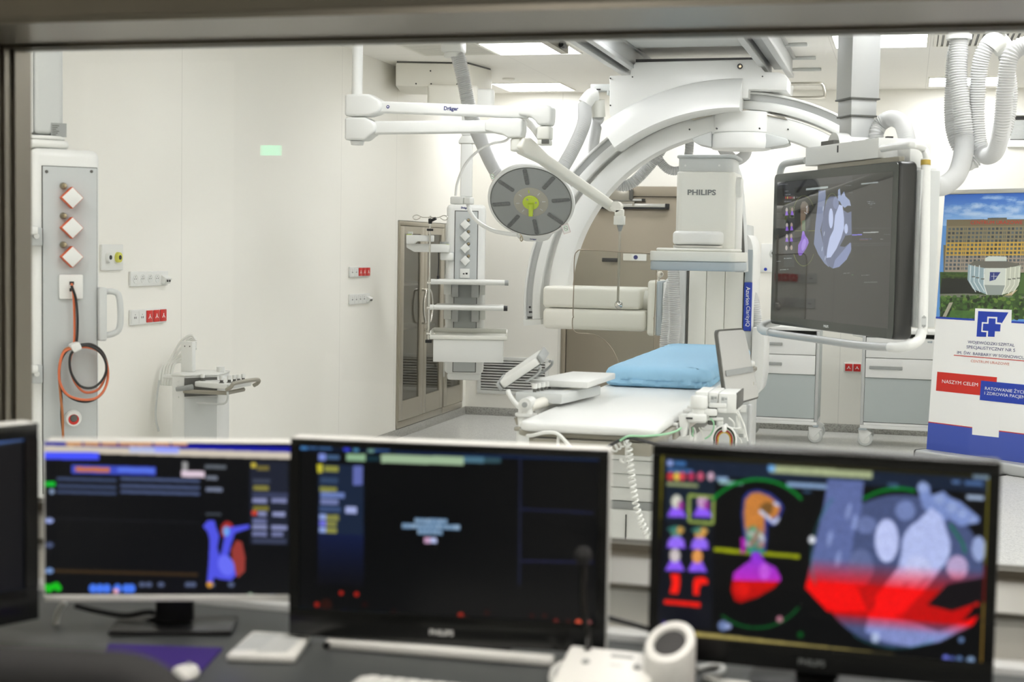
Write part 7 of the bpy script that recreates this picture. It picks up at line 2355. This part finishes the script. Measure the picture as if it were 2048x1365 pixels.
    t3 = np.clip(1 - (yy - Hh[2][1]) / (Hh[3][1] - Hh[2][1]), 0, 1) * (yy >= Hh[2][1])
    for tt, kk in ((t1, .75), (t2 * 1., 1.), (t3, .6)):
        w = (tt * kk * x_ok * (lum > .06))[..., None]
        tgt = np.stack([np.clip(lum * 2.1, 0, 1), lum * .04, lum * .06], 2)
        cv.a = (cv.a * (1 - w) + tgt * w).astype(np.float32)
    cv.arc(*Q(1440, 640), 320 * k2, 330 * k2, 238, 285, 6, (0, 130, 40))
    cv.arc(*Q(1380, 640), 360 * k2, 400 * k2, 160, 225, 3, (40, 120, 120), .7)
    cv.line(Z([(1690, 480), (1750, 570), (1765, 620)]), 5, (20, 110, 70))
    cv.ell(*Q(1024, 556), 17 * k2, 20 * k2, (220, 225, 235))
    cv.arc(*Q(1440, 800), 340 * k2, 280 * k2, 60, 130, 2.5, (60, 150, 160), .6)
    for (x, y, r, cc) in ((595, 972, 26, (120, 140, 190)), (620, 975, 16, (150, 165, 210)), (868, 940, 16, (200, 130, 150)), (968, 1015, 16, (0, 80, 24)), (310, 960, 10, (110, 70, 200)), (1670, 1128, 16, (120, 130, 240)), (1700, 1130, 12, (90, 110, 200)), (1735, 1135, 18, (90, 120, 170)), (1790, 1140, 20, (140, 170, 210)), (1745, 1040, 14, (110, 140, 190)), (1820, 868, 12, (220, 20, 10))):
        cv.ell(*Q(x, y), r * k2, r * k2, cc, .9, n=18)
    # coloured frame of the active window
    for a, b in (((300, 150), (278, 600)), ((1880, 262), (1865, 680)), ((300, 148), (1880, 254))):
        cv.line(Z([a, b]), 7 if a[0] == b[0] or abs(a[0] - b[0]) < 40 else 4, yel, .9 if abs(a[0] - b[0]) < 40 else .35)
    cv.line(Z([(278, 600), (272, 760)]), 7, (140, 60, 16))
    cv.line(Z([(272, 760), (262, 1000)]), 7, (90, 16, 10))
    cv.line(Z([(1865, 680), (1858, 860)]), 7, (120, 16, 8))
    cv.line(Z([(1858, 860), (1846, 1170)]), 7, (140, 110, 40))
    cv.line(Z([(455, 1010), (1850, 1168)]), 9, (160, 146, 84))
    cv.line(Z([(262, 990), (455, 1010)]), 9, (60, 50, 30))
    cv.blur(5)
    cv.grain(.1)
    cv.blur(1)


def zl_(x, y):
    return (x / 2.552, 830 + y / 2.552)


def pic_second(cv):
    Z = lambda l: [zl_(*p) for p in l]
    Q = lambda x, y: zl_(x, y)
    k2 = 1 / 2.552
    def S(x0, y0, x1, y1, cc, al=1., s=.028):
        cv.poly(Z([(x0, y0), (x1, y0 + (x1 - x0) * s), (x1, y1 + (x1 - x0) * s), (x0, y1)]), cc, al)
    S(215, 120, 1600, 940, (12, 13, 16))
    S(215, 128, 1600, 158, (20, 24, 150))
    for i in range(7):
        S(336 + i * 90, 134, 336 + i * 90 + (82 if i != 3 else 120), 158, (206, 150, 96), 1, .026)
    S(215, 156, 1600, 192, (206, 196, 180))
    S(660, 160, 915, 192, (180, 190, 230), .9)
    S(790, 162, 910, 192, (150, 160, 250), .9)
    S(215, 190, 505, 228, (70, 84, 250), 1, .01)
    S(365, 255, 795, 300, (60, 76, 190), 1, .025)
    S(385, 266, 560, 290, (206, 116, 60), .95)
    S(600, 270, 790, 292, (90, 120, 230), .9)
    S(930, 240, 960, 288, (150, 150, 150))
    S(925, 285, 1045, 318, (220, 200, 215))
    for y in (318, 354, 384):
        S(290, y, 595, y + 18, (58, 70, 100))
        S(615, y, 1020, y + 18, (70, 82, 116))
    for x in (235, 255, 272):
        cv.ell(*Q(x, 354), 12 * k2, 14 * k2, (20, 190, 50))
    cv.ell(*Q(265, 392), 14 * k2, 14 * k2, (130, 150, 180))
    for y, cc in ((540, (150, 165, 220)), (666, (70, 80, 110)), (797, (110, 140, 190))):
        cv.ell(*Q(252, y), 22 * k2, 16 * k2, cc)
    S(215, 525, 1020, 532, (40, 42, 48), .5)
    S(275, 788, 1010, 806, (66, 48, 26), .8)
    for x, y in ((238, 880), (270, 878), (298, 886), (250, 892), (288, 872)):
        cv.ell(*Q(x, y), 17 * k2, 17 * k2, (24, 190, 30))
    for x in (475, 510, 545, 600, 645, 670):
        cv.ell(*Q(x, 888), 22 * k2, 24 * k2, (70, 120, 240))
    cv.ell(*Q(592, 902), 14 * k2, 14 * k2, (230, 170, 190))
    for x in (725, 760, 822, 960, 985, 1080, 1180):
        cv.ell(*Q(x, 868), 18 * k2, 14 * k2, (80, 90, 120))
    # heart model
    cv.poly(Z([(1180, 690), (1205, 640), (1235, 650), (1252, 730), (1250, 800), (1215, 832), (1190, 800)]), (150, 58, 52))
    cv.ell(*Q(1160, 590), 34 * k2, 46 * k2, (160, 44, 44))
    cv.poly(Z([(1035, 570), (1060, 540), (1095, 540), (1105, 580), (1120, 620), (1110, 680), (1120, 720), (1130, 700), (1150, 600), (1170, 575), (1270, 560), (1275, 580), (1200, 605), (1180, 660), (1165, 720), (1195, 770), (1205, 820), (1180, 848), (1120, 840), (1095, 830), (1082, 870), (1055, 870), (1065, 760), (1070, 640), (1060, 600)]), (80, 84, 226))
    cv.ell(*Q(1155, 770), 40 * k2, 54 * k2, (110, 116, 250), .8, rot=-.4)
    cv.ell(*Q(1155, 595), 18 * k2, 26 * k2, (110, 170, 240), .9)
    cv.ell(*Q(1070, 868), 16 * k2, 16 * k2, (210, 150, 60))
    cv.blur(2)
    # text column
    S(1045, 255, 1155, 275, (90, 96, 104))
    S(1050, 312, 1110, 332, (110, 116, 130))
    S(1050, 370, 1135, 392, (110, 118, 140))
    S(1050, 500, 1130, 514, (60, 66, 74))
    S(1275, 235, 1470, 660, (30, 34, 48))
    for (x, y, w, cc) in ((1282, 250, 26, (210, 190, 60)), (1312, 264, 60, (120, 110, 50)), (1290, 330, 90, (60, 66, 84)), (1292, 366, 80, (140, 134, 60)), (1290, 400, 180, (60, 66, 96)), (1288, 430, 75, (140, 146, 190)), (1385, 430, 80, (130, 136, 180)), (1292, 470, 80, (130, 124, 50)), (1284, 494, 28, (220, 70, 50)), (1315, 498, 45, (140, 146, 190)), (1390, 500, 65, (150, 156, 200)), (1290, 535, 70, (110, 116, 160)), (1288, 565, 75, (140, 146, 190)), (1385, 568, 80, (140, 146, 190)), (1288, 600, 75, (120, 126, 170)), (1385, 602, 60, (120, 126, 170)), (1290, 636, 170, (60, 66, 90))):
        S(x, y - 4, x + w, y + 20, cc, .9, .02)
    cv.ell(*Q(1278, 925), 16 * k2, 16 * k2, (150, 170, 150))
    cv.ell(*Q(1390, 930), 20 * k2, 14 * k2, (110, 130, 190))
    cv.blur(1)


def pic_left(cv):
    Z = lambda l: [zl_(*p) for p in l]
    def S(x0, y0, x1, y1, cc, al=1., s=-.15):
        cv.poly(Z([(x0, y0), (x1, y0 + (x1 - x0) * s), (x1, y1 + (x1 - x0) * s), (x0, y1)]), cc, al)
    S(-900, 200, 170, 1200, (9, 10, 15))
    S(-300, 180, 145, 200, (40, 60, 90))
    S(-20, 122, 140, 150, (70, 96, 150))
    S(75, 105, 140, 128, (70, 96, 150))
    S(20, 930, 115, 958, (90, 110, 160))
    cv.blur(1)


L, Rr = at(576, 1270, d=2.6), at(1212, 1306, d=2.515)
monitor('black desk monitor in the middle with a mostly dark screen behind the gooseneck microphone', L, Rr, .873, 1.228, M['monitor_white'], (.019, .019, .052, .016), pic_center)
Pm_ = frame((L + Rr) / 2, Rr - L, (0, 0, 1))
mon = [o for o in bpy.data.objects if o.name.startswith('desk_monitor')][-1]
q = on(Pm_, 883, 1266, .003)
obj('lettering', text_mb('PHILIPS', Pm_ @ Matrix.Translation((q.x, q.y, .003)), width=.042, bold=.03), M['print_white'], mon)
L, Rr = at(1293, 1318, d=2.44), at(1986, 1394, d=2.288)
monitor('black desk monitor on the right showing a colourful heart scan with a red band', L, Rr, .89, 1.25, M['black'], (.0165, .018, .043, .0195), pic_right)
mon = [o for o in bpy.data.objects if o.name.startswith('desk_monitor') and o.parent is None][-1]
Pm_ = frame((L + Rr) / 2, Rr - L, (0, 0, 1))
q = on(Pm_, 1623, 1326, .003)
obj('lettering', text_mb('PHILIPS', Pm_ @ Matrix.Translation((q.x, q.y, .003)), width=.042, bold=.03), M['print_grey'], mon)
L, Rr = at(86, 1200, d=2.63), at(592, 1217, d=2.668)
monitor('white-rimmed desk monitor with a blue heart model, second from the left', L, Rr, at(86, 1206, d=2.63).z, at(88, 878, d=2.63).z, M['monitor_white'], (.003, .003, .013, .003), pic_second, bot=M['monitor_white'])
L, Rr = at(-330, 1230, d=2.3), at(79, 1230, d=2.58)
monitor('black desk monitor cut off by the left edge of the view, turned inward', L, Rr, at(79, 1240, d=2.58).z, at(79, 841, d=2.58).z, M['monitor_white'], (.02, .028, .06, .028), pic_left)


def D(px, py):
    return at(px, py, Z=DZ_)


# things lying on the desk
a, e = D(648, 1300), D(1104, 1338)
g = thing('speaker_bar', 'long white bar lying in front of the middle desk monitor', 'speaker', ((a.x + e.x) / 2, a.y, DZ_))
ang = math.atan2(e.y - a.y, e.x - a.x)
Lb = (e - a).length
Pb = Matrix.Translation(a) @ Matrix.Rotation(ang, 4, 'Z')
obj('body', MB(Pb).box(0, Lb, 0, .03, .0015, .017, .005), M['monitor_white'], g)
obj('end_button', MB(Pb).cyl((.006, -.0005, .009), (.006, -.006, .009), .006), M['black'], g)
a, e, f_ = D(452, 1326), D(590, 1330), D(622, 1284)
g = thing('control_pad', 'small white control pad with grey inset on the desk left of the middle monitor', 'control pad', (a + e) / 2 + Vector((0, .05, 0)))
poly = [(a.x, a.y), (e.x, e.y), (f_.x, f_.y), (f_.x - (e.x - a.x) * .95, f_.y - .012)]
obj('body', MB().prism(poly, DZ_ + .001, DZ_ + .014, None, .004), M['monitor_white'], g)
cxx = sum(p[0] for p in poly) / 4
cyy = sum(p[1] for p in poly) / 4
obj('inset', MB().prism([(cxx + (p[0] - cxx) * .42 + .018, cyy + (p[1] - cyy) * .7) for p in poly], DZ_ + .0142, DZ_ + .0152), M['light_grey'], g)
obj('touch_area', MB().prism([(cxx + (p[0] - cxx) * .4 - .028, cyy + (p[1] - cyy) * .7) for p in poly], DZ_ + .0142, DZ_ + .0148), M['panel_grey'], g)
a = D(738, 1367)
g = thing('keyboard', 'white keyboard at the front of the desk below the middle monitor', 'keyboard', (a.x + .17, a.y - .07, DZ_))
obj('body', MB().prism(rrect(.36, .13, .012, 4, a.x + .17, a.y - .075), DZ_ + .001, DZ_ + .016, None, .004), M['monitor_white'], g)
for r_ in range(5):
    for cc in range(15):
        x, y = a.x + .008 + cc * .0227, a.y - .13 + r_ * .0225
        obj('key', MB().box(x, x + .0195, y, y + .019, DZ_ + .0163, DZ_ + .021, .002, 1), M['white'], g) if (r_ * 15 + cc) < 75 else None
a, e = D(378, 1360), D(446, 1300)
obj('mouse_mat', MB().prism([(a.x - .12, a.y - .12), (D(388, 1365).x, a.y - .12 + .1), (e.x, e.y), (e.x - .2, e.y - .04)], DZ_ + .0005, DZ_ + .0035), M['purple'], label='purple mat on the desk behind the black chair', cat='mat')
q = D(376, 1357)
ms = thing('computer_mouse', 'small white mouse on the purple mat', 'mouse', (q.x, q.y, DZ_ + .004))
obj('body', MB().lathe([(0, 0), (.02, .0), (.022, .006), (.018, .016), (.0, .02)], Matrix.Translation((q.x, q.y - .01, DZ_ + .0036)) @ Matrix.Diagonal((1, 1.4, 1, 1)), 24), M['monitor_white'], ms)
obj('wheel', MB().cyl((q.x - .003, q.y + .004, DZ_ + .0215), (q.x + .003, q.y + .004, DZ_ + .0215), .004), M['mid_grey'], ms)

# intercom with gooseneck microphone
ra, rb = at(1147, 1290, d=2.42), at(1300, 1302, d=2.38)
g = thing('intercom', 'white desk intercom with a black gooseneck microphone', 'intercom', ((ra.x + rb.x) / 2, ra.y - .06, DZ_))
zt_ = ra.z
dn = .15
IP = frame(Vector((ra.x, ra.y, DZ_)), Vector((rb.x - ra.x, rb.y - ra.y, 0)), (0, 0, 1))
wI = (rb - ra).length + .02
zr2 = zt_ - DZ_
side = [(0, 0.001), (0, zr2), (-dn, .02), (-dn, .001)]
MI = IP @ Matrix(((0, 0, 1, 0), (0, 1, 0, 0), (-1, 0, 0, 0), (0, 0, 0, 1)))
obj('body', MB(MI).prism(side, -.005, wI, None, .006, 3), M['monitor_white'], g)
slp = math.atan2(zr2 - .02, dn)
def ip(x, t, lift=.001):
    """point on the sloped face: x along it, t metres down from the rear edge"""
    n = Vector((0, math.cos(slp), math.sin(slp)))
    return IP @ (Vector((x, zr2 - t * math.sin(slp), t * math.cos(slp))) + Vector((0, math.cos(slp), math.sin(slp))) * lift)


TP = frame(ip(wI / 2, .0, 0), IP.to_3x3() @ Vector((1, 0, 0)), ip(0, 0, 0) - ip(0, .1, 0))
obj('label_strip', MB(TP).box(-.005, .032, -.026, -.018, .0004, .0012), M['mid_grey'], g)
for x in (-.04, .045):
    obj('button', MB(TP).lathe([(0, .004), (.006, .003), (.007, .0005)], Matrix.Translation((x, -.05, 0)), 16), M['mid_grey'], g)
obj('script_mark', MB(TP).box(.0, .02, -.052, -.048, .0003, .0008), M['light_grey'], g)
gn = [ip(.028, .014, .0), at(1174, 1270, d=2.41), at(1168, 1230, d=2.41), at(1165, 1190, d=2.415), at(1166, 1150, d=2.42), at(1166, 1118, d=2.42)]
mic = obj('gooseneck', MB().tube(smooth_path(gn, .006), .0055, 10), M['black_gloss'], g)
q = at(1166, 1113, d=2.42)
obj('microphone_foam', MB().lathe([(0, -.016), (.009, -.014), (.0145, -.004), (.0145, .006), (.009, .014), (0, .016)], Matrix.Translation(q), 24), M['chair'], mic)
# loudspeaker cup
fc = at(1340, 1284, d=2.33)
g = thing('desk_speaker', 'white cylindrical desk speaker with slanted black face beside the intercom', 'speaker', (fc.x, fc.y, DZ_))
rS = .041
sl_ = .62
dirv = Vector((.25, .97, 0))
def ring(r, z0, slant, n=40, zoff=0.):
    return [Vector((fc.x + r * math.cos(2 * math.pi * k_ / n), fc.y + r * math.sin(2 * math.pi * k_ / n), 0)) + Vector((0, 0, z0 + slant * (Vector((r * math.cos(2 * math.pi * k_ / n), r * math.sin(2 * math.pi * k_ / n), 0)).dot(dirv)) + zoff)) for k_ in range(n)]


def stack(rs, cap0=True, cap1=True):
    n = len(rs[0])
    m = MB()
    vs = [v for r_ in rs for v in r_]
    fs = [(i * n + k_, i * n + (k_ + 1) % n, (i + 1) * n + (k_ + 1) % n, (i + 1) * n + k_) for i in range(len(rs) - 1) for k_ in range(n)]
    fs.append(tuple(range(n))[::-1])
    fs.append(tuple((len(rs) - 1) * n + k_ for k_ in range(n)))
    return m.add(vs, fs)


obj('body', stack([ring(rS * .96, DZ_ + .001, 0), ring(rS, DZ_ + .006, 0), ring(rS, fc.z - .008, sl_), ring(rS * .94, fc.z, sl_), ring(rS * .66, fc.z + .001, sl_), ring(rS * .63, fc.z - .006, sl_)]), M['monitor_white'], g)
obj('speaker_face', stack([ring(rS * .62, fc.z - .0055, sl_), ring(rS * .6, fc.z - .003, sl_)]), M['black'], g)
for i, (pts, lab) in enumerate(((((1392, 1340), (1420, 1333), (1445, 1336), (1436, 1350), (1408, 1356), (1440, 1364), (1500, 1372)), 'white cable curling on the desk right of the cylindrical speaker'), (((1150, 1350), (1128, 1328), (1108, 1340), (1104, 1362), (1120, 1390)), 'white cable loop on the desk left of the intercom'))):
    obj('cable', MB().tube(smooth_path([at(x, y, Z=DZ_ + .006) for x, y in pts], .006), .0055, 8), M['cable_white'], label=lab, cat='cable')
obj('cable', MB().tube(smooth_path([at(1216, 1236, d=2.64), at(1240, 1243, d=2.64), at(1270, 1251, d=2.64), at(1300, 1260, d=2.66)], .01), .005, 8), M['cable_black'], label='black cable stretched between the middle and right desk monitors', cat='cable')
for i, (pts, lab) in enumerate(((((150, 1212), (190, 1222), (250, 1232), (300, 1225), (330, 1240), (340, 1290)), 'black cable sagging under the white-rimmed monitor'), (((345, 1218), (330, 1232), (300, 1242), (260, 1255), (240, 1290)), 'black cable crossing behind the stand of the white-rimmed monitor'), (((130, 1205), (118, 1222), (112, 1245), (110, 1290)), 'white cable bent down beside the white-rimmed monitor'))):
    obj('cable', MB().tube(smooth_path([at(x, y, d=2.72) for x, y in pts], .01), .0055, 8), M['cable_white' if i == 2 else 'cable_black'], label=lab, cat='cable')

# black office chair in the corner
cx_, cy_ = -.925, 1.3
g = thing('office_chair', 'black office chair with rounded back at the lower left', 'chair', (cx_, cy_ + .25, 0))
P = frame(Vector((cx_, cy_, .9)), (1, .14, 0), (0, -.1, 1))
obj('backrest', MB(P).prism(rrect(.52, .52, .1, 8, 0, -.015), -.05, .03, None, .025, 4), M['chair'], g)
obj('back_support', MB().tube(smooth_path([(cx_, cy_ + .05, .85), (cx_, cy_ + .02, .6), (cx_, cy_ + .1, .47), (cx_, cy_ + .28, .45)], .02), .022, 10), M['black'], g)
obj('seat', MB().prism(rrect(.5, .48, .1, 8, cx_, cy_ + .32), .45, .53, None, .03, 4), M['chair'], g)
obj('gas_column', MB().cyl((cx_, cy_ + .3, .09), (cx_, cy_ + .3, .45), .028), M['black'], g)
for i in range(5):
    a = R(72 * i + 20)
    e = Vector((cx_ + .29 * math.cos(a), cy_ + .3 + .29 * math.sin(a), .075))
    lg_ = obj('leg', MB().tube([(cx_, cy_ + .3, .11), e], [.03, .018], 10), M['black'], g)
    obj('caster', MB().cyl(e + Vector((-.02 * math.sin(a), .02 * math.cos(a), -.047)), e + Vector((.02 * math.sin(a), -.02 * math.cos(a), -.047)), .027), M['black'], lg_)

# ------------------------------------------------------------------ light and view
w = bpy.data.worlds.new('world')
w.use_nodes = True
w.node_tree.nodes['Background'].inputs['Color'].default_value = (.05, .05, .05, 1)
w.node_tree.nodes['Background'].inputs['Strength'].default_value = .2
SC.world = w
vs_ = SC.view_settings
vs_.view_transform = 'Standard'
vs_.look = 'None'
vs_.gamma = 1
vs_.use_curve_mapping = False
vs_.exposure = 0.
SC.cycles.use_denoising = True
SC.cycles.max_bounces = 10
SC.cycles.diffuse_bounces = 8
SC.cycles.transparent_max_bounces = 12
SC.cycles.sample_clamp_indirect = 6
SC.cycles.caustics_reflective = False
SC.cycles.caustics_refractive = False
